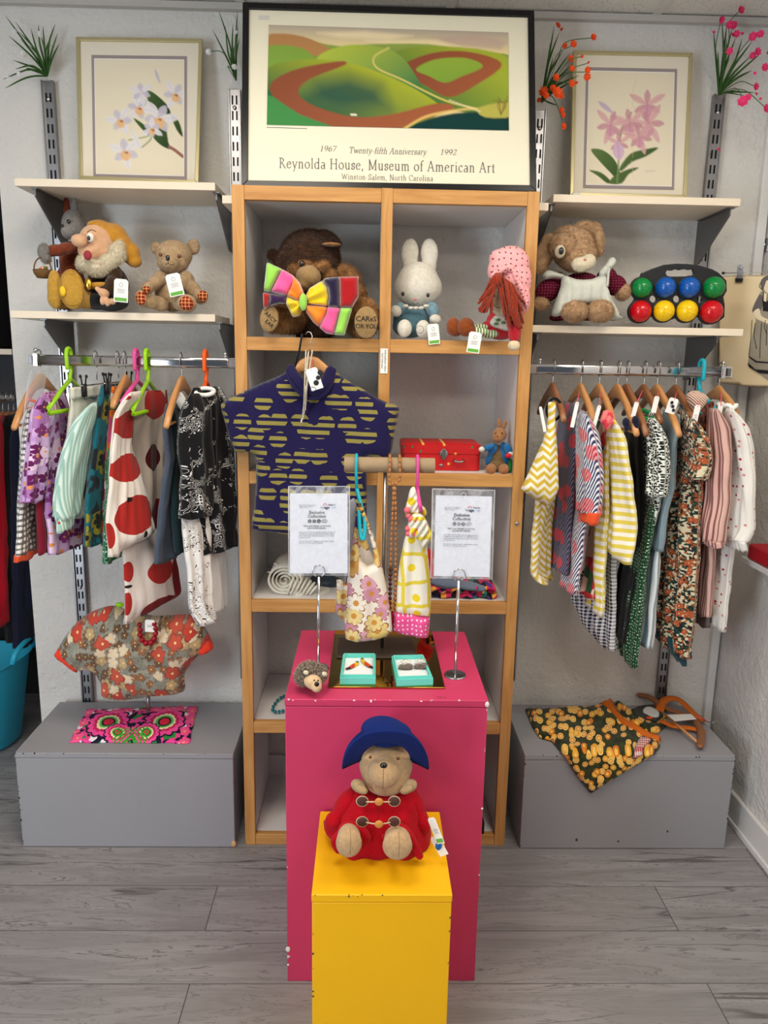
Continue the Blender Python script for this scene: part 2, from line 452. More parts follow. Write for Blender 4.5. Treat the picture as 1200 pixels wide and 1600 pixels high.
M_PINKBOX = worn('pink_plinth_paint', (198, 58, 100), (236, 200, 210), 40, .84)
M_YELBOX = worn('yellow_plinth_paint', (238, 180, 8), (180, 128, 10), 30, .80)
def edgechips(x0, x1, y0, h, n, r=.003):
    o_ = []
    for _ in range(n):
        k = R.random()
        if k < .5: o_.append((R.uniform(x0, x1), y0-.001, h-R.uniform(0, .004), R.uniform(.3, 1)*r))
        elif k < .75: o_.append((x0+.002, y0-.001, R.uniform(0, h), R.uniform(.3, 1)*r))
        else: o_.append((x1-.002, y0-.001, R.uniform(0, h), R.uniform(.3, 1)*r))
    return o_
dk = flat('bare_dark_mdf', (64, 58, 54), .8); tanw = flat('bare_board', (206, 160, 112), .7); wh = flat('white_undercoat', (232, 226, 222), .7)
plinth('display_plinth', -1.072, -.429, -.012, .325, .312, M_GREYBOX, 'low wide grey plinth at left with embroidered cloth on top', dk, edgechips(-1.072, -.429, -.012, .312, 26))
plinth('display_plinth', .445, 1.084, -.013, .325, .315, M_GREYBOX, 'low wide grey plinth at right with orange print dress on top', dk, edgechips(.445, 1.084, -.013, .315, 26)+[(.62, -.0135, .03, .004), (.9, -.0135, .06, .003), (.75, -.0135, .025, .003)])
plinth('display_plinth', -.216, .236, -.5214, -.089, .7314, M_PINKBOX, 'tall pink plinth in front of the bookcase', wh, edgechips(-.216, .236, -.5214, .7314, 20)+[(-.214, -.5225, .09, .006), (-.213, -.5225, .07, .004), (.234, -.5225, .722, .005)])
plinth('display_plinth', -.136, .134, -.8055, -.532, .4625, M_YELBOX, 'low yellow plinth seating the teddy in red coat', dk, edgechips(-.136, .134, -.8055, .4625, 16, .0022))
obj_c = MB().ell((-.4325, -.013, .012), (.008, .004, .011), n=10, m=6)
o_ = obj('bare_corner', obj_c, tanw, bpy.data.objects['display_plinth'])
# ---------------------------------------------------------------- cloth tools
def drape(name, rows, side, Yn, Yf, mat, parent=None, thick=.03, folds=(3, .006), seed=0, n=64, topround=.05, rn=None, colfn=None, wav=.002, crease=.022):
    """hanging cloth: every height has a flattened, folded cross-section from its near edge (toward the room) to its far edge"""
    rr = random.Random(seed); ph = rr.uniform(0, 6)
    rows = sorted(rows, key=lambda r: r[0])
    ys = [r[0] for r in rows]; N = rn or max(6, int((ys[-1]-ys[0])/5))
    Y_ = np.linspace(ys[0], ys[-1], N)
    A = np.interp(Y_, ys, [r[1] for r in rows]); B = np.interp(Y_, ys, [r[2] for r in rows])
    for _ in range(2):   # soften the traced edges
        A[1:-1] = (A[:-2]+2*A[1:-1]+A[2:])/4; B[1:-1] = (B[:-2]+2*B[1:-1]+B[2:])/4
    rings = []; info = []; z0 = None; L0 = None
    for i in range(N):
        xn, xf = (A[i], B[i]) if side == 'L' else (B[i], A[i])
        p = at(xn, Y_[i], Yn); z = p.z
        q = Vector((xat(xf, z, Yf), Yf, z))
        if z0 is None: z0 = z
        s = z0-z; d = q-p; L = d.length; t_ = d.normalized(); nn = Vector((-t_.y, t_.x, 0))*(1 if side == 'R' else -1)
        grow = min(1, .25+s/.35); th = thick*math.sqrt(min(1, (s+.002)/topround)) if topround else thick
        rg = []; inf = []
        for j in range(n):
            a = 2*PI*j/n; t = (1-math.cos(a))/2
            e = math.sin(PI*t)**.5 if 0 < t < 1 else 0
            h = th/2*math.copysign(abs(math.sin(a))**.75, math.sin(a))
            w = folds[1]*grow*e*math.sin(2*PI*folds[0]*t+ph+.5*math.sin(s*9+ph)+s*1.3)
            w += wav*mnoise.noise(Vector((t*4+seed, s*14, 0)))*2*grow
            w += (abs(mnoise.noise(Vector((t*5.5+seed*2.3, s*4.5, 3))))-.2)*crease*grow*e
            edge = .0035*mnoise.noise(Vector((seed*3.1, s*22, 5 if t > .5 else 9)))*(abs(2*t-1))
            rg.append(p + d*(.03+.94*t) + t_*edge + nn*(h+w) + Vector((0, 0, .004*math.sin(2*PI*folds[0]*t+ph) if i == N-1 else 0)))
            inf.append((t*L + (0 if a <= PI else .37), s))
        rings.append(rg); info.append(inf)
    mb = MB(); mb.rings(rings, True, True, lambda i, j: (info[i][j % n][0], -info[i][j % n][1]) )
    if colfn:
        cols = []
        for i in range(N):
            for j in range(n): cols.append(tuple(colfn(info[i][j][0], info[i][j][1]))+(1,))
        cols += [cols[0], cols[-1]]; mb.col = cols
    return obj(name, mb, mat, parent)

def ruv(rows, side, Yn, Yf, x, y):
    """cloth coordinates (m) of a photo point on a drape with the same rows"""
    rows = sorted(rows, key=lambda r: r[0]); ys = [r[0] for r in rows]
    A = float(np.interp(y, ys, [r[1] for r in rows])); B = float(np.interp(y, ys, [r[2] for r in rows]))
    xn, xf = (A, B) if side == 'L' else (B, A)
    xn0 = rows[0][1] if side == 'L' else rows[0][2]
    z0 = at(xn0, ys[0], Yn).z; p = at(xn, y, Yn); q = Vector((xat(xf, p.z, Yf), Yf, p.z)); d = q-p
    lo, hi = -.3, 1.3
    for _ in range(30):
        t = (lo+hi)/2; w = p+d*t; px = 600+FPX*(w-CP).dot(RT)/(w-CP).dot(fw)
        if (px-x)*(xf-xn) > 0: hi = t
        else: lo = t
    return t*d.length, -(z0-p.z)
def spot_cloth(name, base, spots, rows, side, Yn, Yf, col=(172, 40, 34), dark=(120, 22, 24)):
    """big printed discs: (x, y, rx, ry[, colour]) in photo coordinates turned into cloth coordinates"""
    def f(m, u, v):
        c = m.mix(m.noise(m.vec(u, v), 8, 2).step(.3, .8), lc(*base), lc(base[0]-8, base[1]-10, base[2]-12))
        for sp in spots:
            x, y, rx, ry = sp[:4]; cc = sp[4] if len(sp) > 4 else col
            u0, v0 = ruv(rows, side, Yn, Yf, x, y); u1, _ = ruv(rows, side, Yn, Yf, x+rx, y); _, v1 = ruv(rows, side, Yn, Yf, x, y+ry)
            du = max(.004, abs(u1-u0)); dv = abs(v1-v0)
            k = ((u-u0)*(1/du)); q = ((v-v0)*(1/dv)); d = (k*k+q*q+(m.noise(m.vec(u, v), 14, 1)-.5)*.25)
            c = m.mix(d.lt(1.0), c, lc(*cc))
        return c
    return cloth(name, f)
def seg_near(P, pts):
    """distance and nearest point from P (k,2) to closed polygon pts"""
    P = np.asarray(P); best = np.full(len(P), 1e9); near = np.zeros_like(P); n = len(pts)
    for i in range(n):
        a = np.array(pts[i], float); b = np.array(pts[(i+1) % n], float); ab = b-a
        t = np.clip(((P-a)@ab)/max(1e-9, ab@ab), 0, 1); q = a+t[:, None]*ab; d = np.linalg.norm(P-q, axis=1)
        k = d < best; best[k] = d[k]; near[k] = q[k]
    return best, near
def inside(P, pts):
    P = np.asarray(P); r = np.zeros(len(P), bool); n = len(pts)
    for i in range(n):
        x1, y1 = pts[i]; x2, y2 = pts[(i+1) % n]
        if y1 == y2: continue
        c = ((y1 > P[:, 1]) != (y2 > P[:, 1])) & (P[:, 0] < (x2-x1)*(P[:, 1]-y1)/(y2-y1)+x1)
        r ^= c
    return r
def smooth_poly(pts, k=4):
    n = len(pts); o = []
    for i in range(n):
        a, b, c, d = [np.array(pts[(i+j) % n], float) for j in (-1, 0, 1, 2)]
        for s in range(k):
            t = s/k; o.append(tuple(.5*((2*b)+(-a+c)*t+(2*a-5*b+4*c-d)*t*t+(-a+3*b-3*c+d)*t**3)))
    return o
def puff(name, pts, Y, mat, parent=None, thick=.02, step=5, D=14, fold=None, place=None, smooth=0, back=.5, colfn=None, flatness=.5, uvs=None):
    """stuffed / padded shape from an outline: front and back sheets that meet at the rim. place(x,y)->(point, outward normal)"""
    if smooth: pts = smooth_poly(pts, smooth)
    xs = [p[0] for p in pts]; ys = [p[1] for p in pts]
    gx = np.arange(min(xs)-step, max(xs)+step*1.01, step); gy = np.arange(min(ys)-step, max(ys)+step*1.01, step)
    nx, ny = len(gx), len(gy)
    XX, YY = np.meshgrid(gx, gy); V = np.stack([XX.ravel(), YY.ravel()], 1)
    cc = np.stack([((XX[:-1, :-1]+XX[1:, 1:])/2).ravel(), ((YY[:-1, :-1]+YY[1:, 1:])/2).ravel()], 1)
    keep = inside(cc, pts)
    ins = inside(V, pts); dist, near = seg_near(V, pts)
    cells = [(k // (nx-1), k % (nx-1)) for k in np.nonzero(keep)[0]]
    used = {}; 
    cnt = {}
    for (i, j) in cells:
        for a, b in ((i, j), (i, j+1), (i+1, j+1), (i+1, j)): cnt[a*nx+b] = cnt.get(a*nx+b, 0)+1
    rim = {k for k, c in cnt.items() if c < 4}
    mb = MB(); F = {}; B = {}; cols = []
    for k in cnt:
        x, y = (near[k] if (k in rim) else V[k])
        d = 0 if k in rim else dist[k]
        t = min(1, d/D); h = thick*(1-(1-t)**2)**flatness
        if place: p, nn = place(x, y)
        else: p = at(x, y, Y); nn = Vector((0, -1, 0))
        w = fold(x, y)*(.3+.7*t) if fold else 0
        F[k] = len(mb.v); mb.v.append(p+nn*(h+w)); cols.append((x, y))
        if k in rim: B[k] = F[k]
        else:
            B[k] = len(mb.v); mb.v.append(p-nn*(h*back-w)); cols.append((x, y))
    s = mpp(at(600, 800, Y)) if not uvs else uvs
    for (i, j) in cells:
        q = [i*nx+j, i*nx+j+1, (i+1)*nx+j+1, (i+1)*nx+j]
        u = [(cols[F[k]][0]*s, -cols[F[k]][1]*s) for k in q]
        mb.face([F[k] for k in q], u); mb.face([B[k] for k in reversed(q)], u[::-1])
    if colfn: mb.col = [tuple(colfn(x, y))+(1,) for x, y in cols]
    return obj(name, mb, mat, parent)

def _extra(cls):
    def cos(s): return s._m('COSINE')
    def at2(s, o): return s._m('ARCTAN2', o)
    cls.cos = cos; cls.at2 = at2
_extra(S)
def flower(m, u, v, scale, rad=.42, pet=5, rnd=.8, seed=0, vary=.5):
    U = u+seed; d, c1, c2, pos = m.vor(m.vec(U, v), scale, rnd)
    sp = m.new('SeparateXYZ'); m.nt.links.new(pos.s, sp.inputs[0])
    ang = (v-S(m.nt, sp.outputs[1])).at2(U-S(m.nt, sp.outputs[0]))
    pt = (ang*(pet/2)+c2*6).cos().ab().sq()
    Rr = (pt*.5+.5)*(c1*vary+(1-vary*.5))*rad
    return d.lt(Rr), d.lt(rad*.16), c1, c2, (d/Rr)

# ---------------------------------------------------------------- fabrics
def f_lilac(m, u, v):
    k, ce, c1, c2, q = flower(m, u, v, 26, .46, 5, .75); k2, ce2, d1, d2, q2 = flower(m, u, v, 15, .5, 5, .8, 3.3)
    c = m.mix(m.noise(m.vec(u, v), 30, 2).step(.4, .6), lc(212, 178, 222), lc(190, 150, 208))
    c = m.mix(k2*d1.gt(.35), c, m.mix(d2.gt(.5), lc(176, 120, 186), lc(232, 205, 232)))
    c = m.mix(k*c1.gt(.28), c, m.mix(c2.gt(.55), lc(104, 28, 92), lc(128, 52, 118)))
    return m.mix((ce+ce2).gt(.5), c, lc(232, 150, 90))
F_LILAC = cloth('lilac_flower_print', f_lilac)
F_GREYDOT = cloth('grey_dot_print', lambda m, u, v: m.mix(m.vor(m.vec(u, v), 62, .25)[0].lt(.33), lc(112, 110, 108), lc(240, 238, 232)))
F_ORANGE = cloth('orange_binding', (226, 84, 44)); F_WINE = cloth('dark_red_cotton', (128, 22, 44))
F_WHITE = cloth('white_cotton', (230, 230, 226)); F_OFFW = cloth('ecru_cotton', (222, 218, 206))
F_MINT = cloth('mint_stripe', lambda m, u, v: m.mix(((u*1.0+v*.12)/.0085).fr().step(.3, .7), lc(214, 234, 224), lc(150, 194, 180)))
def f_teal(m, u, v):
    n = m.noise(m.vec(u, v*.6), 20, 3, .5, 1); k, ce, c1, c2, q = flower(m, u, v, 11, .42, 6, .9)
    c = m.mix((v/.006).fr().gt(.5)*.5, lc(18, 112, 128), lc(8, 84, 100)); c = m.mix(n.step(.52, .56), c, lc(34, 40, 48))
    c = m.mix(k*c1.gt(.55), c, lc(150, 142, 40)); return m.mix(k*c1.gt(.55)*q.lt(.6), c, lc(24, 34, 30))
F_TEAL = cloth('teal_bird_print', f_teal)
def f_mixed(m, u, v):
    a, c1, c2, p = m.vor(m.vec(u, v), 44, 1)
    c = m.mix(c1.gt(.4), lc(236, 230, 222), lc(232, 120, 40)); c = m.mix(c1.gt(.62), c, lc(214, 84, 130)); return m.mix(c2.gt(.75), c, lc(80, 120, 70))
F_MIXED = cloth('mixed_patch_print', f_mixed)
F_GREENSQ = cloth('green_squiggle', lambda m, u, v: m.mix((m.noise(m.vec(u, v), 30, 0, 0, 1)*14).sin().ab().lt(.25), lc(20, 110, 66), lc(214, 232, 214)))
def f_spots(base):
    def f(m, u, v):
        k, c1, c2, p = m.vor(m.vec(u+.31, v*.93+.07), 8.2, .42)
        c = m.mix(m.noise(m.vec(u, v), 8, 2).step(.3, .8), lc(*base), lc(base[0]-10, base[1]-12, base[2]-14))
        c = m.mix(k.lt(.40), c, m.mix(m.noise(m.vec(u, v), 60, 2), lc(182, 42, 34), lc(160, 36, 32)))
        k2, c3, c4, p2 = m.vor(m.vec(u+.36, v*.93+.05), 8.2, .42)
        return m.mix(k2.lt(.085), c, lc(30, 24, 24))
    return f
F_SPOTS = cloth('white_big_red_spots', f_spots((234, 226, 214))); F_SPOTS2 = cloth('beige_big_red_spots', f_spots((190, 176, 164)))
F_DENIM = cloth('denim', lambda m, u, v: m.mix(m.noise(m.vec(u*3, v), 120, 2), lc(58, 68, 84), lc(84, 96, 114)))
F_DTEAL = cloth('dark_teal_knit', (22, 44, 50)); F_BLACK = cloth('black_cotton', (18, 18, 21)); F_NAVY = cloth('navy_cotton', (20, 24, 46))
def f_dragon(dark, light, lo=.5):
    def f(m, u, v):
        vv = m.vec(u, v)
        n = m.noise(vv, 11, 3, .55, 1.2); s_ = (m.noise(vv, 16, 1, .5, 2.2)*44).sin().ab().lt(.30)
        sc_ = m.vor(vv, 120, .3, 'DISTANCE_TO_EDGE')[0].lt(.12)
        msk = n.gt(lo); fill = n.gt(lo+.14)
        c = m.mix(msk*s_, lc(*dark), lc(*light)); return m.mix(fill*sc_, c, lc(*light))
    return f
F_DRAGON = cloth('black_swirl_print', f_dragon((16, 16, 19), (226, 224, 222), .51)); F_DRAGONW = cloth('white_swirl_print', f_dragon((232, 231, 228), (26, 26, 28), .5))
def zig(m, u, v, per, amp, wl):
    t = ((u/wl).fr()-.5).ab()*2; return ((v+t*amp)/per).fr()
F_ZIG = cloth('yellow_zigzag', lambda m, u, v: m.mix(zig(m, u, v, .021, .016, .034).gt(.5), lc(240, 236, 220), lc(214, 184, 62)))
def f_navstripe(base):
    def f(m, u, v):
        st = ((u+v*.35)/.0058).fr().gt(.5); c = m.mix(st, lc(*base), lc(52, 60, 100))
        k, c1, c2, p = m.vor(m.vec(u, v), 15, .7); return m.mix(k.lt(.30)*(.6+st*.25), c, lc(206, 56, 66))
    return f
F_NAVST = cloth('navy_pinstripe_red_spots', f_navstripe((226, 226, 230))); F_NAVST2 = cloth('navy_pinstripe_darker', f_navstripe((120, 116, 124)))  # second copy: same print on a darker ground, for the back part
def f_melon(m, u, v):
    k, c1, c2, p = m.vor(m.vec(u, v), 28, 1); c = m.mix(c1.gt(.35), lc(200, 40, 50), lc(232, 196, 170)); return m.mix(c2.gt(.8), c, lc(50, 96, 60))
F_MELON = cloth('red_cream_print', f_melon)
F_PINKC = cloth('pink_red_collar', lambda m, u, v: m.mix(m.noise(m.vec(u, v), 60, 2).step(.45, .6), lc(232, 122, 120), lc(214, 60, 76)))
F_YST = cloth('yellow_stripe', lambda m, u, v: m.mix(((v+u*.06)/.0225).fr().step(.46, .54), lc(242, 238, 224), lc(226, 206, 84)))
F_GING = cloth('navy_gingham', lambda m, u, v: m.mix((u/.011).fr().gt(.5)*.5+(v/.011).fr().gt(.5)*.5, lc(232, 232, 236), lc(18, 24, 52)))
def f_leo(m, u, v):
    k, c1, c2, p = m.vor(m.vec(u, v), 165, .9); return m.mix(k.lt(.42), lc(226, 230, 222), lc(26, 30, 30))
F_LEO = cloth('speckled_print', f_leo)
F_GDOT = cloth('green_white_dots', lambda m, u, v: m.mix(m.vor(m.vec(u, v), 100, .5)[0].lt(.17), lc(8, 70, 36), lc(206, 226, 206)))
F_BLUEG = cloth('slate_blue', lambda m, u, v: m.mix(m.noise(m.vec(u, v), 200, 2), lc(122, 146, 158), lc(142, 164, 174)))
F_BLST = cloth('blue_white_broad_stripe', lambda m, u, v: m.mix((u/.034).fr().step(.47, .53), lc(220, 226, 226), lc(124, 152, 170)))
def f_lib(m, u, v):
    k, ce, c1, c2, q = flower(m, u, v, 52, .45, 5, .9); n, e1, e2, p = m.vor(m.vec(u, v), 190, 1)
    c = m.mix(e1.gt(.45), lc(206, 196, 166), lc(34, 62, 52)); c = m.mix(e1.gt(.75), c, lc(28, 30, 36)); c = m.mix((e2.gt(.8)), c, lc(150, 84, 44))
    c = m.mix(k*c1.gt(.64), c, lc(170, 84, 50)); return m.mix(ce*c1.gt(.64), c, lc(236, 206, 150))
F_LIB = cloth('small_autumn_flower_print', f_lib)
F_TULLE = cloth('teal_tulle', (30, 74, 84))
F_RUST = cloth('rust_flower_print', lambda m, u, v: m.mix(m.vor(m.vec(u, v), 70, 1)[0].lt(.4), lc(72, 26, 20), lc(186, 78, 32)))
F_BEST = cloth('beige_stripe', lambda m, u, v: m.mix(((u+v)/.008).fr().gt(.6), lc(218, 190, 170), lc(120, 84, 78)))
F_PST = cloth('pink_stripe', lambda m, u, v: m.mix((u/.0098).fr().step(.52, .6), lc(216, 176, 164), lc(134, 84, 84)))
def f_wflo(m, u, v):
    k, c1, c2, p = m.vor(m.vec(u, v), 42, .9); ok = c1.gt(.3)*k.lt(.14)
    return m.mix(ok, lc(232, 230, 224), m.mix(c2.gt(.5), lc(176, 30, 46), m.mix(c2.gt(.25), lc(70, 100, 74), lc(210, 140, 130))))
F_WFLO = cloth('white_tiny_flower_print', f_wflo)
F_REDC = cloth('bright_red_cloth', (196, 12, 40))
F_GREENC = cloth('green_collar', (20, 128, 62))

# ---------------------------------------------------------------- hangers
m = Mat('varnished_beech', .35, .5); X, Y, Z, o3 = m.ob(); n_ = m.noise(m.vec(X*20, Y*5, Z*20), 9, 3, .6, .5)
m.color(m.mix(n_, lc(206, 152, 96), lc(176, 118, 66))); M_HWOOD = m.m
m = Mat('dark_varnished_wood', .35, .5); X, Y, Z, o3 = m.ob(); n_ = m.noise(m.vec(X*20, Y*5, Z*20), 9, 3, .6, .5)
m.color(m.mix(n_, lc(150, 98, 60), lc(120, 74, 44))); M_HWOOD2 = m.m
M_WIRE = flat('hook_wire', (176, 174, 172), .25, 1)
M_PINKSTR = flat('pink_string', (232, 84, 104), .6)
M_TAG = flat('tag_card', (236, 234, 230), .55); M_INK = flat('printed_ink', (34, 34, 38), .6); M_TGREEN = flat('tag_green', (98, 168, 62), .55)
def hook(mb, x, z, Y0, r=.013, zn=None, wr=.0016):
    pts = [(x, Y0-r, z-.008)]
    for k in range(9):
        a = PI - PI*k/8*1.0; pts.append((x, Y0+r*math.cos(a), z+.016+r*.9*math.sin(a)))
    pts += [(x, Y0+r, z), (x, Y0+r*.6, z-.012), (x, Y0, z-.024), (x, Y0, zn)]
    mb.tube(pts, wr, 8)
def hanger(px, side, label, kind='wood', w=.19, wf=None, drop=.085, neck=.052, mat=None, bar=False, yaw=0, group=None):
    """hangs on the rail square to the wall; the near arm comes toward the room"""
    RZ = RZL if side == 'L' else RZR; Y0 = RY; p = at(px, 565 if side == 'L' else 579, Y0); x = p.x; z = RZ
    if wf is None: wf = min(w, WY-.03-Y0)
    t = thing({'wood': 'wooden_hanger', 'plastic': 'plastic_hanger', 'clip': 'clip_hanger'}[kind], (x, Y0, z), label, 'coat hanger', group)
    zn = z-neck; sy = math.sin(yaw); 
    def P(u, dz, s=1): return (x + u*sy, Y0-u*math.cos(yaw), zn+dz)
    if kind == 'wood':
        h = MB(); hook(h, x, z, Y0, zn=zn-.01); obj('hook', h, M_WIRE, t)
        ws = [-wf, -wf*.8, -wf*.5, -wf*.25, -wf*.1, 0, w*.1, w*.25, w*.5, w*.8, w]
        def dz(u, W): k = abs(u)/W; return -.004-drop*(k**1.5)
        pts = [P(u, dz(u, wf if u < 0 else w)) for u in ws]
        b = MB(); rings = []
        for i, (pp, u) in enumerate(zip(pts, ws)):
            pp = Vector(pp); k = abs(u)/(wf if u < 0 else w); hh = .0145*(1-k*.3)+(.006 if k < .15 else 0); tt = .0065+.003*k
            if k > .97: hh *= .75; tt *= .8
            rings.append([pp+Vector((tt*math.copysign(abs(math.cos(a))**.7, math.cos(a)), 0, hh*math.copysign(abs(math.sin(a))**.8, math.sin(a)))) for a in [2*PI*j/14 for j in range(14)]])
        b.rings(rings); obj('shoulder_bar', b, mat or M_HWOOD, t)
        if bar:
            q = MB().tube([P(-wf*.9, -drop*.9-.012), P(w*.9, -drop*.9-.012)], .004, 8); obj('trouser_bar', q, mat or M_HWOOD, t)
    elif kind == 'plastic':
        h = MB(); r = .017; pts = [(x, Y0-r, z-.02)]
        for k in range(9):
            a = PI-PI*k/8; pts.append((x, Y0+r*math.cos(a), z+.016+r*math.sin(a)))
        pts += [(x, Y0+r, z-.01), (x, Y0+r*.3, z-.035), (x, Y0, zn+.01), (x, Y0, zn)]
        h.tube(pts, .0055, 10, round_=True); obj('hook', h, mat, t)
        b = MB().tube([P(-wf, -drop), P(-wf*.4, -drop*.38), P(0, 0), P(w*.4, -drop*.38), P(w, -drop), P(w*.98, -drop-.012), P(0, -drop-.014), P(-wf*.98, -drop-.012)], .006, 10)
        obj('shoulder_bar', b, mat, t)
    else:
        h = MB(); hook(h, x, z, Y0, zn=zn); h.tube([P(-wf, -.012), P(w, -.012)], .002, 8); obj('wire_bar', h, M_WIRE, t)
        for u in (-wf*.8, w*.85):
            c = MB(); pp = P(u, -.012); c.box(pp[0]-.005, pp[0]+.005, pp[1]-.008, pp[1]+.008, pp[2]-.03, pp[2]+.004)
            c.tube([(pp[0]-.004, pp[1], pp[2]), (pp[0]-.007, pp[1], pp[2]+.022)], .0022, 8).ell((pp[0]-.008, pp[1], pp[2]+.024), (.004, .005, .005), n=8, m=6)
            c.tube([(pp[0]+.004, pp[1], pp[2]), (pp[0]+.007, pp[1], pp[2]+.022)], .0022, 8).ell((pp[0]+.008, pp[1], pp[2]+.024), (.004, .005, .005), n=8, m=6)
            obj('clip', c, flat('black_rubber', (24, 24, 26), .5), t)
    return t, Vector((x, Y0, zn))
def cardtag(parent, px, py, Y, w, h, rot=0, green=False, ink=True, string=None, name='price_tag', yaw=0, smile=False):
    """card tag with its loop; px,py = centre in the photo frame"""
    c = at(px, py, Y); s = mpp(c); W = w*s/2; H = h*s/2
    Mx = Matrix.Translation(c) @ Matrix.Rotation(yaw, 4, 'Z') @ Matrix.Rotation(-rot, 4, 'Y')
    b = MB(); b.prism([Mx @ Vector(q) for q in ((-W, 0, -H), (W, 0, -H), (W, 0, H*.82), (W*.7, 0, H), (-W*.7, 0, H), (-W, 0, H*.82))], Mx.to_3x3() @ Vector((0, .0008, 0)))
    o = obj(name, b, M_TAG, parent, smooth=False)
    def q(x0, x1, z0, z1, mt, nm):
        k = MB().prism([Mx @ Vector((x0*W, -.0004, z0*H)), Mx @ Vector((x1*W, -.0004, z0*H)), Mx @ Vector((x1*W, -.0004, z1*H)), Mx @ Vector((x0*W, -.0004, z1*H))], Mx.to_3x3() @ Vector((0, .0003, 0)))
        obj(nm, k, mt, o, smooth=False)
    if green: q(-.85, .85, -.92, -.62, M_TGREEN, 'green_band')
    if ink:
        k = MB()
        lg = flat('pale_grey_print', (150, 150, 152), .6)
        for zz, ww in ((.1, .5), (.0, .6), (-.1, .4), (-.2, .6)): k.prism([Mx @ Vector((a*W, -.0004, b_*H)) for a, b_ in ((-ww, zz), (ww, zz), (ww, zz+.035), (-ww, zz+.035))], Mx.to_3x3() @ Vector((0, .0003, 0)))
        if smile:
            k.tube([Mx @ Vector((.25*W*math.cos(a), -.0006, (.5+.18*math.sin(a))*H)) for a in np.linspace(0, 2*PI, 14)], .0005, 5)
        obj('print', k, lg, o, smooth=False)
    if string:
        k = MB(); a = Mx @ Vector((0, -.001, H*.85)); pts = [a]
        for (sx, sy, sY) in string: pts.append(at(sx, sy, sY))
        k.tube([Vector(v) for v in (catmull([tuple(p) for p in pts], 14) if len(pts) > 2 else pts)], .0011, 6); obj('string', k, M_PINKSTR, o)
    return o
# ---------------------------------------------------------------- left rail
PLG = flat('lime_plastic', (150, 205, 30), .3); PLP = flat('pink_plastic', (216, 76, 150), .3); PLO = flat('orange_plastic', (238, 92, 22), .3); PLT = flat('turquoise_plastic', (20, 166, 184), .3)
hanger(62, 'L', 'wooden hanger with orange ribbon at the outer end of left rail', w=.185, drop=.115, bar=True)
b = MB(); p = at(47, 632, -.03); b.tube([p+Vector((.018*math.cos(a), .0, .012*math.sin(a))) for a in np.linspace(0, 2*PI, 14)], .004, 6)
tag(obj('hair_tie', b, F_ORANGE), 'orange fabric band looped round the outermost wooden hanger', 'band')
hanger(108, 'L', 'lime green plastic hanger above the lilac flowered shirt', 'plastic', mat=PLG, w=.16, drop=.07)
hanger(150, 'L', 'metal clip hanger holding the white trousers', 'clip', w=.12)
hanger(184, 'L', 'metal clip hanger holding the teal skirt', 'clip', w=.12, neck=.045)
hanger(195, 'L', 'wooden hanger showing its top behind the two clip hangers', w=.12, drop=.06)
hanger(213, 'L', 'pink plastic hanger just left of the second lime one', 'plastic', mat=PLP, w=.14, drop=.05)
hanger(230, 'L', 'lime green plastic hanger holding the red spotted dress', 'plastic', mat=PLG, w=.15, drop=.07)
hanger(283, 'L', 'wooden hanger holding the denim pinafore', w=.185, drop=.105, bar=True)
hanger(321, 'L', 'orange plastic hanger holding the black swirl shirt', 'plastic', mat=PLO, w=.1, drop=.05)

# transparent sleeve over the outer hanger
gm = Mat('clear_plastic', .18, .5); gm.color((.9, .92, .95)); gm.inp('Alpha', .28); M_CLEAR = gm.m
t = tag(drape('plastic_sleeve', [(580, 46, 74), (640, 36, 66), (700, 30, 60), (702, 31, 59)], 'L', -.10, .05, M_CLEAR, thick=.012, folds=(1, .002)), 'clear plastic sleeve hanging over the outermost wooden hanger', 'plastic cover')

g = thing('dress', at(45, 880, 0), 'grey and white dotted dress with orange hem, outermost on left rail', 'dress')
drape('body', [(640, 44, 60), (700, 36, 58), (780, 31, 60), (872, 25, 62)], 'L', -.09, .08, F_GREYDOT, g, folds=(2, .006), seed=1)
drape('hem_binding', [(871, 24, 62), (882, 23.5, 62)], 'L', -.094, .084, F_ORANGE, g, thick=.034, folds=(2, .006), seed=1, topround=0)
g = thing('dress', at(80, 868, 0), 'dark red dress hem showing between dotted dress and lilac shirt', 'dress')
drape('body', [(680, 52, 66), (780, 58, 76), (868, 61, 98)], 'L', -.06, .09, F_WINE, g, folds=(3, .006), seed=2)
g = thing('shirt', at(80, 870, 0), 'lilac shirt dress with purple flower print on left rail', 'shirt')
drape('body', [(614, 66, 101), (650, 62, 106), (700, 61, 112), (780, 70, 126), (870, 76, 132)], 'L', -.05, .14, F_LILAC, g, folds=(3, .008), seed=3, thick=.04)
drape('sleeve', [(618, 64, 86), (640, 54, 84), (690, 47, 80), (740, 43, 70), (789, 40, 59)], 'L', -.11, .0, F_LILAC, g, folds=(2, .005), seed=4, thick=.045)

g = thing('trousers', at(130, 800, 0), 'white cotton trousers clipped to a hanger behind the mint sleeve', 'trousers')
drape('waistband', [(606, 109, 157), (622, 108, 157)], 'L', -.02, .12, F_OFFW, g, thick=.034, seed=5, topround=0)
drape('trouser_leg', [(621, 109, 157), (650, 107, 156), (700, 104, 155), (760, 110, 150), (810, 120, 142)], 'L', -.02, .12, F_OFFW, g, folds=(2, .007), seed=5)
g = thing('shirt', at(110, 830, 0), 'pale mint striped shirt whose long sleeve hangs in front of lilac', 'shirt')
drape('sleeve', [(632, 143, 153), (660, 120, 152), (690, 107, 148), (730, 94, 140), (775, 87, 131), (800, 87, 123), (813, 90, 116)], 'L', -.10, .03, F_MINT, g, folds=(2, .006), seed=6, thick=.05)
drape('cuff', [(811, 90, 115), (832, 92, 110)], 'L', -.10, -.02, F_MINT, g, thick=.03, seed=6, topround=0)
b = MB(); p = at(92, 817, -.125); b.ell(p, (.004, .002, .004), n=10, m=6); obj('button', b, flat('red_button', (200, 60, 50), .4), g)
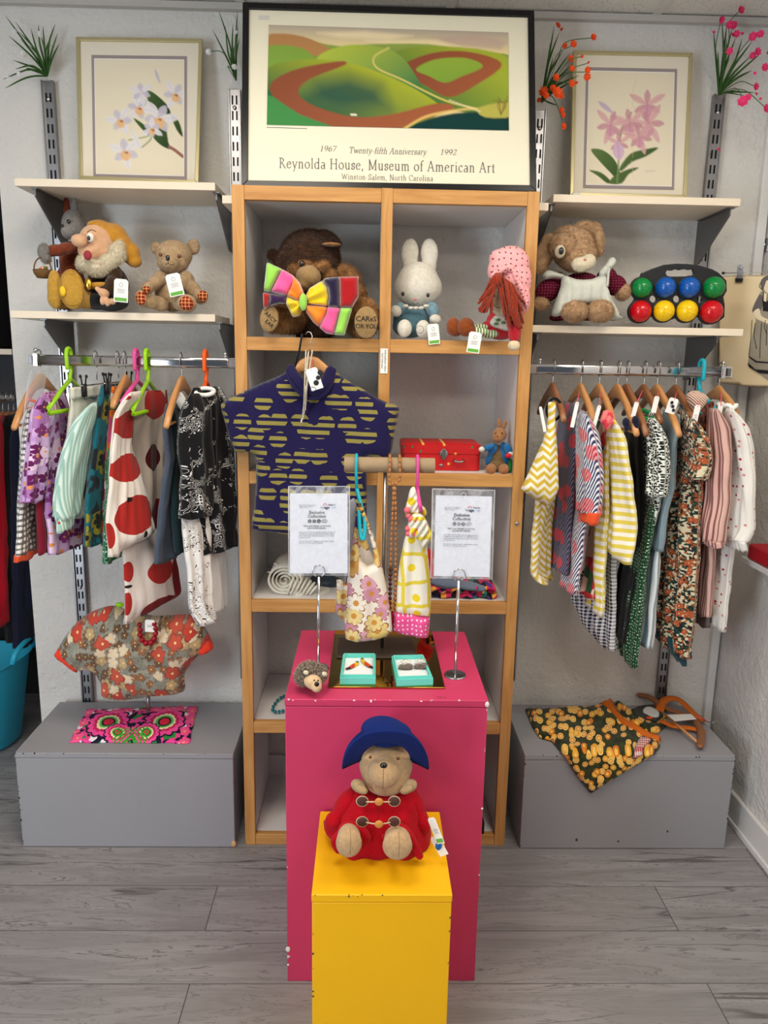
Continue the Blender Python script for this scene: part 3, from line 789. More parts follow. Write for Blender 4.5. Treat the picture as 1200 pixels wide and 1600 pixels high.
g = thing('skirt', at(155, 856, 0), 'teal skirt with dark and yellow print, clipped on left rail', 'skirt')
drape('body', [(602, 157, 188), (640, 153, 178), (680, 148, 174), (740, 140, 173), (800, 133, 172), (857, 132, 180)], 'L', -.05, .12, F_TEAL, g, folds=(3, .007), seed=7)
g = thing('blouse', at(185, 850, 0), 'white, orange and pink patterned blouse squeezed between teal skirt and spots', 'blouse')
drape('body', [(604, 173, 210), (640, 169, 206), (690, 168, 192), (790, 165, 182), (856, 165, 182)], 'L', .0, .14, F_MIXED, g, folds=(2, .006), seed=8)
g = thing('dress', at(175, 883, 0), 'green dress with white squiggle, only its hem corner showing', 'dress')
drape('body', [(700, 170, 190), (883, 163, 190)], 'L', -.01, .16, F_GREENSQ, g, folds=(2, .005), seed=9)
g = thing('dress', at(240, 975, 0), 'white dress with huge red spots, long wide sleeve and hem', 'dress')
rw = [(840, 188, 262), (875, 190, 274), (920, 192, 282), (958, 193, 286), (976, 193, 240)]; DK = (74, 14, 18); BK = (28, 24, 24)
M_ = spot_cloth('spotted_skirt_cloth', (232, 222, 214), [(248, 905, 22, 21), (243, 966, 26, 18, (120, 24, 26)), (196, 895, 8, 16), (195, 945, 7, 18), (284, 930, 15, 45, (132, 28, 28)), (196, 918, 6, 2.5, BK)], rw, 'L', -.03, .14)
drape('skirt_panel', rw, 'L', -.03, .14, M_, g, folds=(1.5, .006), seed=10, thick=.03)
rw = [(612, 203, 262), (660, 196, 264), (720, 198, 262), (800, 200, 262), (858, 196, 264)]
M_ = spot_cloth('spotted_body_cloth', (196, 182, 168), [(238, 632, 18, 27, (150, 34, 30)), (233, 720, 13, 22, DK), (262, 650, 9, 40, (140, 30, 28)), (243, 815, 14, 26, (110, 22, 24))], rw, 'L', .0, .15)
drape('body', rw, 'L', -.0, .15, M_, g, folds=(2, .008), seed=11, thick=.03)
rw = [(614, 203, 222), (632, 191, 212), (650, 180, 208), (704, 174, 203), (735, 170, 217), (783, 166, 231), (833, 163, 242), (850, 165, 246), (862, 169, 215), (872, 174, 188)]
M_ = spot_cloth('spotted_sleeve_cloth', (238, 230, 220), [(196, 665, 20, 24), (193, 735, 24, 22), (207, 812, 31, 31), (165, 838, 9, 20), (195, 786, 4, 4, BK), (225, 846, 3, 6, BK), (188, 622, 12, 5), (199, 690, 3, 14, BK)], rw, 'L', -.11, .02)
drape('sleeve', rw, 'L', -.11, .02, M_, g, folds=(1.2, .005), seed=12, thick=.03, topround=.02)
g = thing('dress', at(265, 885, 0), 'navy denim pinafore on wooden hanger beside the red spotted dress', 'pinafore dress')
drape('body', [(632, 258, 283), (665, 256, 282), (720, 262, 284), (780, 252, 282), (820, 246, 284), (885, 241, 286)], 'L', -.06, .12, F_DENIM, g, folds=(2, .006), seed=13)
cardtag(g, 284, 628, .02, 16, 28, rot=.5, ink=False)
g = thing('jumper', at(285, 870, 0), 'dark teal plain top between denim pinafore and black shirt', 'top')
drape('body', [(640, 268, 290), (700, 267, 300), (800, 266, 306), (868, 274, 306)], 'L', -.03, .12, F_DTEAL, g, folds=(2, .006), seed=14)
g = thing('tunic', at(325, 975, 0), 'black tunic with white swirling dragon print and white tail', 'tunic')
drape('body', [(606, 300, 345), (618, 294, 352), (640, 290, 362), (700, 292, 366), (760, 296, 368), (830, 300, 370), (868, 312, 371)], 'L', -.04, .10, F_DRAGON, g, folds=(3, .008), seed=15, thick=.05)
drape('sleeve', [(616, 297, 318), (640, 284, 328), (690, 275, 330), (740, 283, 332), (800, 281, 330), (812, 281, 329)], 'L', -.10, .0, F_DRAGON, g, folds=(2, .007), seed=16, thick=.05)
drape('front_tail', [(806, 281, 329), (870, 289, 330), (930, 295, 331), (962, 300, 332), (979, 316, 332)], 'L', -.08, .0, F_DRAGONW, g, folds=(2, .006), seed=17, thick=.03)
drape('back_tail', [(840, 328, 352), (960, 331, 353)], 'L', .02, .10, F_WHITE, g, folds=(1, .004), seed=18, thick=.02)
b = MB(); p = at(320, 612, -.02); b.tube([p+Vector((.024*math.cos(a), .022*math.sin(a), .008*math.sin(a))) for a in np.linspace(0, 2*PI, 20)], .006, 8)
obj('collar', b, F_DRAGONW, g)

# ---------------------------------------------------------------- mannequin with floral blouse on left plinth
def f_poppy(m, u, v):
    n = m.noise(m.vec(u, v), 24, 3, .5, 1)
    c = m.mix(n.step(.4, .6), lc(156, 156, 142), lc(128, 128, 116))
    st = (m.noise(m.vec(u, v), 16, 1, .5, 2)*40).sin().ab().lt(.16); c = m.mix(st, c, lc(92, 82, 66))
    for sc_, sd, th, cols in ((44, 5.1, .35, ((150, 104, 72), (112, 84, 62))), (30, 2.7, .5, ((222, 204, 176), (186, 160, 118))), (24, 0, .62, ((196, 84, 66), (196, 70, 54)))):
        k, ce, c1, c2, q = flower(m, u, v*.9, sc_, .52, 5, .95, sd)
        fc = m.mix(c2.gt(.5), lc(*cols[0]), lc(*cols[1])); fc = m.mix(q.gt(.8)*.5, fc, lc(90, 60, 50)); kk = k*c1.gt(th)
        c = m.mix(kk, c, fc); c = m.mix(ce*c1.gt(th), c, lc(240, 206, 140))
    return c
F_POPPY = cloth('poppy_print', f_poppy, wr=.003)
Yb = .12; F_CUFF = cloth('red_orange_cuff', (226, 62, 40))
g = thing('display_blouse', at(232, 1092, Yb), 'floral blouse with red cuffs displayed on a stand on left plinth', 'blouse')
fold = lambda x, y: .006*math.sin(x*.09+math.sin(y*.05)*1.4)
puff('body', [(152, 952), (176, 946), (196, 952), (205, 962), (222, 958), (245, 962), (282, 960), (306, 962), (322, 982), (332, 1012), (312, 1022), (296, 1040), (288, 1056), (289, 1078), (270, 1085), (232, 1088), (196, 1094), (166, 1089), (159, 1082), (157, 1062), (142, 1046), (120, 1049), (104, 1038), (88, 1022), (108, 986), (130, 964)], Yb, F_POPPY, g, thick=.07, D=60, step=5, fold=fold, smooth=3, back=.6)
for pts, nm in (([(84, 1024), (91, 1013), (124, 1038), (120, 1052)], 'cuff'), ([(309, 1013), (328, 1000), (334, 1013), (322, 1022), (311, 1024)], 'cuff')):
    puff(nm, pts, Yb-.028, F_CUFF, g, thick=.016, D=6, step=2, back=2.2)
b = MB(); b.tube([at(232, 1084, Yb), at(231, 1101, Yb)+Vector((0, 0, -.02))], .006, 12); bs = at(231, 1101, Yb); b.lathe([(.06, .312), (.06, .318), (.008, .322)], (at(231, 1100, Yb).x, Yb, 0))
tag(obj('display_stand', b, steel), 'steel pole and base stand under the floral blouse', 'stand')
M_REDBEAD = flat('glossy_red_bead', (146, 18, 34), .2); 
g2 = thing('bead_necklace', at(230, 1005, Yb-.08), 'dark red bead necklace around neck of the floral blouse', 'necklace', None)
for i, (x, y, r) in enumerate([(218, 976, 4), (219, 984, 4.2), (219, 992, 4.4), (222, 1000, 4.6), (228, 1005, 4.8), (236, 1004, 5), (241, 998, 4.6), (243, 990, 4.4), (243, 982, 4.2), (241, 975, 4)]):
    p = at(x, y, Yb-.078); s = mpp(p)*r; obj('bead', MB().ell(p, (s, s, s), n=14, m=8), M_REDBEAD, g2)
cardtag(g2, 234, 978, Yb-.082, 15, 20, rot=-.05, ink=True)
p = at(187, 945, Yb)
tag(obj('collar_tab', MB().ell(p, (.013, .006, .008)), PLG), 'lime hanger tip poking from the floral blouse shoulder', 'hanger tip')

# embroidered cloth on left plinth
def f_emb(m, u, v):
    k, ce, c1, c2, q = flower(m, u, v, 17, .52, 6, .6); n, e1, e2, p = m.vor(m.vec(u, v), 85, 1)
    c = m.mix(e1.gt(.42), lc(24, 22, 52), lc(236, 60, 140)); c = m.mix(e1.gt(.86), c, lc(240, 236, 240)); c = m.mix(e2.gt(.88), c, lc(40, 140, 60))
    fc = m.mix(q.gt(.82), lc(250, 90, 160), lc(24, 22, 50)); fc = m.mix(q.lt(.62), fc, lc(236, 226, 70)); fc = m.mix(q.lt(.42), fc, lc(226, 40, 70)); fc = m.mix(q.lt(.2), fc, lc(50, 150, 60))
    return m.mix(k, c, fc)
# the design itself is drawn in plane coordinates (u across, v up the cloth)
def emb_mat():
    m = Mat('embroidery', .75, .2); u, v, _ = m.uv()
    c = m.mix(m.vor(m.vec(u, v), 100, 1)[1].gt(.45), lc(24, 20, 50), lc(236, 70, 150))
    n, e1, e2, p = m.vor(m.vec(u, v), 60, 1); c = m.mix(e2.gt(.82), c, lc(240, 234, 240)); c = m.mix(e1.gt(.90), c, lc(40, 140, 60))
    def fan(c, cx, cy, s):
        dx = u-cx; dy = v-cy; r = (dx*dx+dy*dy).sq()*(1/s); a = dy.at2(dx); pe = (a*7).sin().ab()
        def band(c, lo, hi, col): return m.mix(r.gt(lo)*(r-pe*.12).lt(hi), c, lc(*col))
        c = m.mix((r-pe*.16).lt(1.12), c, lc(24, 20, 50)); c = m.mix((r-pe*.16).lt(1.0), c, lc(246, 78, 158)); c = m.mix((r-pe*.1).lt(.76), c, lc(210, 36, 96))
        c = m.mix((r-pe*.06).lt(.6), c, lc(240, 232, 190)); c = m.mix(r.lt(.5), c, lc(90, 190, 70)); c = m.mix(r.lt(.38), c, lc(24, 20, 50)); return m.mix(r.lt(.28), c, lc(226, 40, 70))
    c = fan(c, .085, .075, .05); c = fan(c, .245, .075, .05)
    c = fan(c, .125, .03, .032); c = fan(c, .205, .03, .032)
    cc = ((u-.165).ab()*1.3+(v-.02)).ab(); c = m.mix((cc*420).sin().gt(.0)*(u-.165).ab().lt(.05)*v.lt(.05), c, lc(60, 160, 50))
    bd = u.lt(.03).mx(u.gt(.30)).mx(v.gt(.12)); k, ce, c1, c2, q = flower(m, u, v, 26, .5, 6, .5)
    c = m.mix(bd*k, c, lc(250, 90, 150)); c = m.mix(bd*ce, c, lc(250, 180, 60)); m.color(c); m.bump(m.noise(m.vec(u, v), 500, 2), .5, .001); return m.m
z_ = .3145
cor = [atz(108, 1160, z_), atz(296, 1161, z_), atz(309, 1103, z_), atz(136, 1109, z_)]
mb = MB(); nu, nv = 44, 22; top = []; 
for j in range(nv+1):
    for i in range(nu+1):
        s, t_ = i/nu, j/nv
        p = (cor[0]*(1-s)+cor[1]*s)*(1-t_)+(cor[3]*(1-s)+cor[2]*s)*t_
        h = .010*(1-(2*abs(s-.5))**6)*(1-(2*abs(t_-.5))**6)+.0015*math.sin(s*19+t_*7)
        mb.v.append(p+Vector((.002*math.sin(t_*17), .002*math.sin(s*25), max(.001, h))))
for j in range(nv):
    for i in range(nu):
        k = j*(nu+1)+i; W_, H_ = .33, .15
        mb.face((k, k+1, k+nu+2, k+nu+1), [(i/nu*W_, j/nv*H_), ((i+1)/nu*W_, j/nv*H_), ((i+1)/nu*W_, (j+1)/nv*H_), (i/nu*W_, (j+1)/nv*H_)])
o = tag(obj('embroidered_bag', mb, emb_mat(), norm=False), 'pink, navy and green embroidered cloth bag flat on left plinth', 'bag')
s_ = o.modifiers.new('sol', 'SOLIDIFY'); s_.thickness = .003; s_.offset = -1
# ---------------------------------------------------------------- right rail
rh = [(865, 'end of right rail nearest the bookcase, above the zigzag dress', M_HWOOD2), (909, 'above the navy pinstriped dress', M_HWOOD), (938, 'above the yellow striped top', M_HWOOD),
      (967, 'with exposed arm tip beside the yellow stripes', M_HWOOD), (981, 'with dark strap over its arm, left of the speckled cardigan', M_HWOOD2), (1008, 'above the speckled cardigan with green collar', M_HWOOD2), (1029, 'above the slate blue dress, arm tip showing', M_HWOOD),
      (1058, 'above the autumn flower dress', M_HWOOD2)]
for i, (px, lb, mt) in enumerate(rh):
    w = .185 if i in (3, 4, 6) else .15
    hanger(px, 'R', ('dark' if mt == M_HWOOD2 else 'light')+' wooden hanger '+lb, w=w, drop=.105 if i in (3, 4, 6) else .075, mat=mt, bar=(i == 3))
hanger(1096, 'R', 'turquoise plastic hanger over the right rail', 'plastic', mat=PLT, w=.12, drop=.05)
hanger(1126, 'R', 'wooden hanger hung on the outer end of right rail', w=.12, drop=.05, mat=M_HWOOD)
st = lambda px, sy=612: None

g = thing('dress', at(850, 915, 0), 'yellow and white zigzag dress nearest the bookcase on right rail', 'dress')
drape('body', [(700, 850, 870), (775, 838, 869), (840, 833, 862), (880, 829, 860), (900, 830, 858), (917, 850, 857)], 'L', .0, .12, F_ZIG, g, folds=(1.5, .005), seed=21, thick=.03)
puff('sleeve', [(856, 628), (869, 628), (868, 660), (871, 700), (873, 764), (866, 780), (853, 792), (838, 781), (813, 765), (832, 725), (848, 690), (856, 655)], -.06, F_ZIG, g, thick=.03, D=18, step=4, fold=lambda x, y: .004*math.sin(x*.25+y*.03), back=1)
b = MB(); p = at(866, 640, -.03); b.tube([p+Vector((.02*math.cos(a), .004, .03*math.sin(a))) for a in np.linspace(0, 2*PI, 16)], .004, 6); obj('ribbon_bow', b, F_BLACK, g)
cardtag(g, 848, 655, -.07, 5, 40, rot=.25, ink=False)
g = thing('dress', at(905, 931, 0), 'navy and white pinstriped dress with red spots and orange cuff', 'dress')
drape('back_part', [(632, 880, 905), (700, 868, 900), (800, 866, 895), (900, 861, 886)], 'R', -.02, .15, F_NAVST2, g, folds=(2, .006), seed=22)
drape('body', [(643, 897, 914), (700, 893, 922), (770, 891, 930), (830, 886, 914), (900, 880, 906), (931, 878, 899)], 'R', -.07, .08, F_NAVST, g, folds=(2, .006), seed=23)
drape('sleeve', [(648, 904, 917), (690, 908, 932), (740, 905, 938), (790, 903, 937), (806, 907, 934)], 'R', -.11, -.02, F_NAVST, g, folds=(2, .004), seed=24, thick=.05)
drape('cuff', [(803, 909, 935), (820, 912, 929)], 'R', -.115, -.03, F_ORANGE, g, thick=.04, seed=24, topround=0)
cardtag(g, 898, 648, -.09, 6, 40, rot=-.15, ink=False, string=[(905, 612, -.02)])
g = thing('dress', at(930, 935, 0), 'red and cream fruit print dress with pink collar on right rail', 'dress')
drape('body', [(660, 926, 944), (720, 930, 948), (800, 932, 945), (870, 925, 938), (938, 913, 925)], 'R', -.03, .14, F_MELON, g, folds=(2, .006), seed=25)
puff('collar', [(939, 652), (943, 642), (950, 640), (957, 645), (960, 654), (964, 664), (956, 664), (951, 672), (946, 674), (943, 664), (938, 660)], -.09, F_PINKC, g, thick=.008, D=8, step=2, fold=lambda x, y: .004*math.sin(x*.7+y*.3), back=1)
g = thing('jumper', at(960, 963, 0), 'yellow and white striped long sleeved top on right rail', 'top')
drape('body', [(690, 940, 950), (780, 935, 948), (860, 932, 945), (900, 926, 943), (963, 922, 940)], 'R', -.05, .10, F_YST, g, folds=(2, .005), seed=26)
drape('sleeve', [(657, 949, 961), (690, 948, 976), (740, 947, 984), (797, 941, 993), (830, 935, 997), (868, 934, 990), (874, 938, 988), (882, 960, 985)], 'R', -.11, .02, F_YST, g, folds=(1.5, .005), seed=27, thick=.035)
cardtag(g, 932, 652, -.09, 6, 38, rot=-.2, ink=False, string=[(938, 612, -.02)])
g = thing('skirt', at(940, 1020, 0), 'navy and white gingham dress below the yellow striped top', 'dress')
drape('body', [(700, 960, 978), (870, 938, 964), (930, 895, 965), (957, 889, 965), (974, 902, 964), (995, 908, 963), (1020, 942, 959)], 'R', -.0, .12, F_GING, g, folds=(3, .010), seed=28, thick=.04)
g = thing('dress', at(975, 1000, 0), 'black dress hanging between gingham and green spotted skirts', 'dress')
drape('body', [(668, 976, 1000), (760, 984, 1003), (860, 975, 1003), (930, 964, 990), (1006, 961, 976)], 'R', -.02, .15, F_BLACK, g, folds=(2, .006), seed=29)
for (x, y) in ((978, 660), (993, 657)):
    b = MB(); p = at(x, y, -.09); b.ell(p, (.009, .014, .012), Matrix.Rotation(.5, 3, 'X')).ell(p+Vector((.002, -.004, -.012)), (.007, .010, .012)); obj('strap', b, F_NAVY, g)
g = thing('dress', at(980, 1045, 0), 'dark green skirt with tiny white dots, longest on right rail', 'dress')
drape('body', [(790, 1001, 1022), (830, 999, 1018), (913, 983, 1004), (997, 968, 997), (1046, 974, 992)], 'R', -.06, .12, F_GDOT, g, folds=(2, .007), seed=30)
g = thing('cardigan', at(1015, 820, 0), 'black and white speckled cardigan with bright green collar', 'cardigan')
drape('body', [(645, 1001, 1021), (675, 999, 1030), (720, 998, 1034), (790, 1001, 1030), (822, 1004, 1023)], 'R', -.06, .10, F_LEO, g, folds=(2, .005), seed=31)
drape('sleeve', [(655, 1012, 1024), (690, 1016, 1038), (740, 1018, 1041), (778, 1014, 1036)], 'R', -.11, -.03, F_LEO, g, folds=(2, .004), seed=32, thick=.045)
b = MB(); p = at(1008, 648, -.03); b.tube([p+Vector((.018*math.cos(a), .03*math.sin(a), .010*math.sin(a))) for a in np.linspace(0, 2*PI, 20)], .006, 8); obj('collar', b, F_GREENC, g)
cardtag(g, 992, 640, -.07, 7, 24, rot=-.2, ink=False, string=[(1004, 610, -.02)])
g = thing('dress', at(1010, 1015, 0), 'slate blue dress with broad blue and white striped skirt', 'dress')
drape('bodice', [(648, 1036, 1063), (672, 1031, 1062), (700, 1034, 1052), (760, 1036, 1050), (800, 1026, 1038), (862, 1018, 1030)], 'R', -.06, .12, F_BLUEG, g, folds=(2, .006), seed=33)
drape('skirt_panel', [(855, 1012, 1030), (930, 1003, 1025), (1015, 997, 1014)], 'R', -.05, .12, F_BLST, g, folds=(2, .006), seed=34)
cardtag(g, 1024, 632, -.07, 8, 26, rot=-.15, ink=False, string=[(1029, 610, -.02)])
g = thing('dress', at(1065, 1030, 0), 'long cotton dress in dense orange, green and cream flower print', 'dress')
drape('body', [(645, 1062, 1072), (675, 1057, 1088), (720, 1050, 1094), (760, 1042, 1093), (850, 1031, 1091), (947, 1024, 1087), (1010, 1019, 1080), (1031, 1030, 1078)], 'R', -.07, .12, F_LIB, g, folds=(3, .009), seed=35, thick=.05)
drape('sleeve', [(655, 1070, 1084), (690, 1076, 1101), (717, 1080, 1109), (735, 1080, 1105), (752, 1078, 1094)], 'R', -.12, -.02, F_LIB, g, folds=(2, .005), seed=36, thick=.05)
drape('tulle_hem', [(1008, 1018, 1072), (1026, 1024, 1072), (1041, 1050, 1070)], 'R', -.05, .10, F_TULLE, g, folds=(5, .008), seed=37, topround=0)
cardtag(g, 1050, 634, -.1, 15, 24, rot=-.25, ink=True, string=[(1058, 612, -.02)])
k = MB()
for dy in (-5, 1, 7):
    p = at(1051+dy*.2, 634+dy, -.102); k.ell(p, (.0045, .001, .0045), n=10, m=4)
obj('printed_emblems', k, M_INK, g)
g = thing('blouse', at(1090, 760, 0), 'beige pinstriped blouse with rust flowered front behind the autumn dress', 'blouse')
drape('body', [(628, 1094, 1116), (680, 1090, 1112), (760, 1086, 1100)], 'R', -.04, .12, F_RUST, g, folds=(2, .005), seed=38)
puff('collar', [(1073, 615), (1090, 610), (1108, 622), (1096, 640), (1088, 654), (1083, 640), (1076, 632)], -.05, F_BEST, g, thick=.02, D=10, step=3, smooth=2, back=1)
cardtag(g, 1087, 650, -.11, 9, 34, rot=-.12, ink=True, string=[(1096, 618, -.02)])
g = thing('dress', at(1105, 968, 0), 'pink striped long sleeved dress near outer end of right rail', 'dress')
drape('body', [(634, 1105, 1116), (700, 1094, 1128), (800, 1092, 1125), (870, 1088, 1114), (968, 1086, 1108)], 'R', -.04, .12, F_PST, g, folds=(3, .007), seed=39)
drape('sleeve', [(640, 1106, 1122), (670, 1110, 1135), (720, 1103, 1141), (790, 1096, 1137), (840, 1093, 1130), (850, 1096, 1127)], 'R', -.10, .0, F_PST, g, folds=(3, .006), seed=40, thick=.045)
drape('cuff', [(849, 1098, 1127), (858, 1099, 1128)], 'R', -.105, -.01, F_PST, g, seed=40, topround=0, thick=.04)
drape('lining_hem', [(940, 1086, 1108), (983, 1085, 1107)], 'R', .02, .14, flat('grey_lining', (120, 110, 108), .8), g, seed=41)
g = thing('blouse', at(1140, 988, 0), 'white dress scattered with tiny red flowers, outermost on right rail', 'dress')
drape('body', [(648, 1128, 1144), (750, 1130, 1146), (860, 1120, 1143), (900, 1113, 1140), (988, 1108, 1131)], 'R', -.03, .12, F_WFLO, g, folds=(2, .006), seed=42)
drape('sleeve', [(640, 1128, 1146), (668, 1138, 1162), (700, 1142, 1172), (740, 1141, 1176), (790, 1132, 1178), (830, 1127, 1179), (846, 1130, 1168), (850, 1138, 1164)], 'R', -.10, .02, F_WFLO, g, folds=(2, .005), seed=43, thick=.05)
drape('frill_cuff', [(848, 1136, 1163), (862, 1134, 1167)], 'R', -.10, -.01, F_WHITE, g, folds=(7, .006), seed=44, topround=0, thick=.03)
b = MB(); p = at(1136, 634, -.02); b.tube([p+Vector((.02*math.cos(a), .035*math.sin(a), .004*math.sin(a*5))) for a in np.linspace(0, 2*PI, 26)], .006, 8); obj('frill_collar', b, F_WHITE, g)
cardtag(g, 1125, 640, -.05, 8, 14, rot=-.1, ink=False, string=[(1127, 612, -.02)])

# ---------------------------------------------------------------- orange print dress and hanger on the right plinth
def f_citrus(m, u, v):
    n = m.noise(m.vec(u, v), 60, 2); c = m.mix(n.step(.4, .6), lc(58, 66, 34), lc(38, 44, 26))
    for sc_, sd in ((44, 0), (40, 4.4)):
        k, c1, c2, p = m.vor(m.vec(u+sd, v), sc_, .8)
        fr_ = m.mix(c1.gt(.5), lc(226, 132, 34), lc(238, 172, 60)); fr_ = m.mix(k.lt(.16), fr_, lc(250, 206, 110)); c = m.mix(k.lt(.36)*c2.gt(.22), c, fr_)
        c = m.mix((k-.30).ab().lt(.035)*c2.gt(.6), c, lc(252, 226, 150))
    return c
F_CITRUS = cloth('citrus_print', f_citrus)
ZT = .316
def top_place(x, y):
    """the cloth lies on the plinth top and hangs over its front edge"""
    p = atz(x, y, ZT+.004)
    if p.y >= -.0: return p, Vector((0, 0, 1))
    q = at(x, y, -.022)
    return q, Vector((0, -1, 0))
g = thing('orange_print_dress', atz(920, 1140, ZT), 'brown dress printed with oranges, draped off right plinth edge', 'dress')
fold = lambda x, y: .003*math.sin(x*.11+y*.06)+.002*math.sin(y*.2-x*.05)
puff('skirt_panel', [(820, 1106), (850, 1107), (900, 1104), (935, 1101), (957, 1096), (972, 1116), (990, 1132), (1015, 1146), (1033, 1156), (1030, 1170), (1012, 1186), (985, 1202), (950, 1222), (923, 1240), (905, 1218), (880, 1180), (862, 1158), (842, 1152), (832, 1136)], 0, F_CITRUS, g, thick=.012, D=10, step=4, fold=fold, place=top_place, back=.2)
puff('waistband', [(936, 1101), (956, 1097), (966, 1117), (984, 1133), (1012, 1147), (1034, 1156), (1029, 1164), (1000, 1153), (972, 1138), (956, 1122)], 0, flat('orange_trim', (206, 104, 28), .8, bumpy=.001), g, thick=.015, D=6, step=3, fold=fold, place=lambda x, y: (top_place(x, y)[0]+Vector((0, 0, .006)), top_place(x, y)[1]), back=.3)
puff('bodice', [(958, 1098), (968, 1096), (985, 1108), (1010, 1108), (1030, 1097), (1042, 1110), (1042, 1134), (1028, 1146), (1008, 1144), (988, 1134), (972, 1118)], 0, F_CITRUS, g, thick=.012, D=8, step=3, fold=fold, place=top_place, back=.2)
puff('pocket', [(985, 1115), (1000, 1108), (1020, 1106), (1034, 1113), (1036, 1126), (1026, 1133), (1008, 1130), (992, 1124)], 0, flat('charcoal_pocket', (66, 68, 64), .85), g, thick=.006, D=5, step=3, place=lambda x, y: (top_place(x, y)[0]+Vector((0, 0, .013)), Vector((0, 0, 1))), back=.3)
puff('white_shape', [(1004, 1117), (1010, 1112), (1020, 1114), (1029, 1121), (1028, 1129), (1018, 1129), (1010, 1125), (1004, 1122)], 0, F_WHITE, g, thick=.003, D=4, step=2, smooth=2, place=lambda x, y: (top_place(x, y)[0]+Vector((0, 0, .0195)), Vector((0, 0, 1))), back=.3)
p = atz(1015, 1121.5, ZT+.026); obj('orange_centre', MB().ell(p, (.011, .008, .003)), flat('yolk_orange', (224, 84, 30), .7), g)
puff('gingham_patch', [(984, 1185), (1000, 1156), (1020, 1160), (1012, 1168), (1000, 1178)], 0, cloth('red_gingham', lambda m, u, v: m.mix((u/.006).fr().gt(.5)*.5+(v/.006).fr().gt(.5)*.5, lc(232, 214, 208), lc(176, 40, 50))), g, thick=.003, D=4, step=2, place=lambda x, y: (top_place(x, y)[0]+(Vector((0, 0, .013)) if top_place(x, y)[1].z else Vector((0, -.011, 0))), top_place(x, y)[1]), back=.3)
b = MB(); b.tube(catmull([tuple(atz(x, y, z)) for x, y, z in ((1030, 1112, .335), (1036, 1096, .35), (1048, 1091, .355), (1062, 1094, .35), (1075, 1106, .34), (1085, 1116, .335), (1096, 1124, .33))], 24), .014, 12, flat=.35, round_=True)
b.tube(catmull([tuple(atz(x, y, z)) for x, y, z in ((1036, 1128, .335), (1055, 1135, .332), (1080, 1138, .33), (1098, 1142, .325))], 14), .012, 12, flat=.4, round_=True)
obj('shoulder_strap', b, flat('orange_trim', (206, 104, 28), .8), g)
h = thing('wooden_hanger', atz(1090, 1150, ZT), 'wooden hanger lying on right plinth under the orange straps', 'coat hanger')
b = MB(); P_ = [tuple(atz(x, y, z)) for x, y, z in ((1000, 1086, .35), (1012, 1088, .352), (1024, 1095, .348), (1045, 1108, .338), (1078, 1120, .335), (1092, 1135, .335), (1096, 1150, .332), (1094, 1165, .332))]
b.tube(catmull(P_, 26), .012, 12, flat=.6, round_=True); obj('shoulder_bar', b, M_HWOOD2, h)
obj('trouser_bar', MB().tube([atz(1036, 1114, .345), atz(1090, 1160, .330)], .0045, 10), M_HWOOD, h)
obj('hook', MB().tube(catmull([tuple(atz(x, y, z)) for x, y, z in ((1092, 1120, .335), (1104, 1127, .335), (1114, 1129, .34), (1118, 1123, .345))], 14), .0016, 8), M_WIRE, h)
cs = [atz(1042, 1117, .36), atz(1080, 1116, .35), atz(1088, 1124, .35), atz(1054, 1127, .36)]
o = tag(obj('price_tag', MB().prism(cs, (0, 0, .001)), M_TAG, smooth=False), 'white card tag with pink loop lying on the orange dress straps', 'tag')
obj('string', MB().tube([atz(1086, 1120, .352), atz(1096, 1122, .345), atz(1104, 1126, .34)], .0015, 6), M_PINKSTR, o)
# ---------------------------------------------------------------- shared small builders
def bake(o):
    """apply the modifiers of o"""
    dg = bpy.context.evaluated_depsgraph_get(); me = bpy.data.meshes.new_from_object(o.evaluated_get(dg)); o.modifiers.clear(); old = o.data; o.data = me
    me.polygons.foreach_set('use_smooth', [True]*len(me.polygons)); return o
def text(name, s, org, xd, yd, size, mat, parent=None, align='CENTER', depth=.0004, shear=0, space=1, bold=0, wscale=1):
    cu = bpy.data.curves.new(name, 'FONT'); cu.body = s; cu.size = size; cu.align_x = align; cu.extrude = depth/2; cu.space_character = space; cu.shear = shear; cu.offset = bold; cu.resolution_u = 3
    o = bpy.data.objects.new(name, cu); C.objects.link(o); bpy.context.view_layer.update()
    dg = bpy.context.evaluated_depsgraph_get(); me = bpy.data.meshes.new_from_object(o.evaluated_get(dg)); bpy.data.objects.remove(o)
    xd = Vector(xd).normalized()*wscale; yd = Vector(yd).normalized(); n = Vector(xd).cross(yd).normalized()
    M = Matrix(((xd.x, yd.x, n.x, org[0]), (xd.y, yd.y, n.y, org[1]), (xd.z, yd.z, n.z, org[2]), (0, 0, 0, 1))); me.transform(M)
    me.materials.clear(); me.materials.append(mat); q = bpy.data.objects.new(name, me); C.objects.link(q)
    if parent: q.parent = parent; q.matrix_parent_inverse = Matrix.Translation(-parent.location)
    return q
M_NAVYINK = flat('navy_print', (24, 30, 84), .6); M_PINKINK = flat('magenta_print', (214, 40, 110), .6); M_BLUEINK = flat('sky_print', (60, 150, 210), .6); M_GREYINK = flat('grey_print', (70, 74, 96), .6)

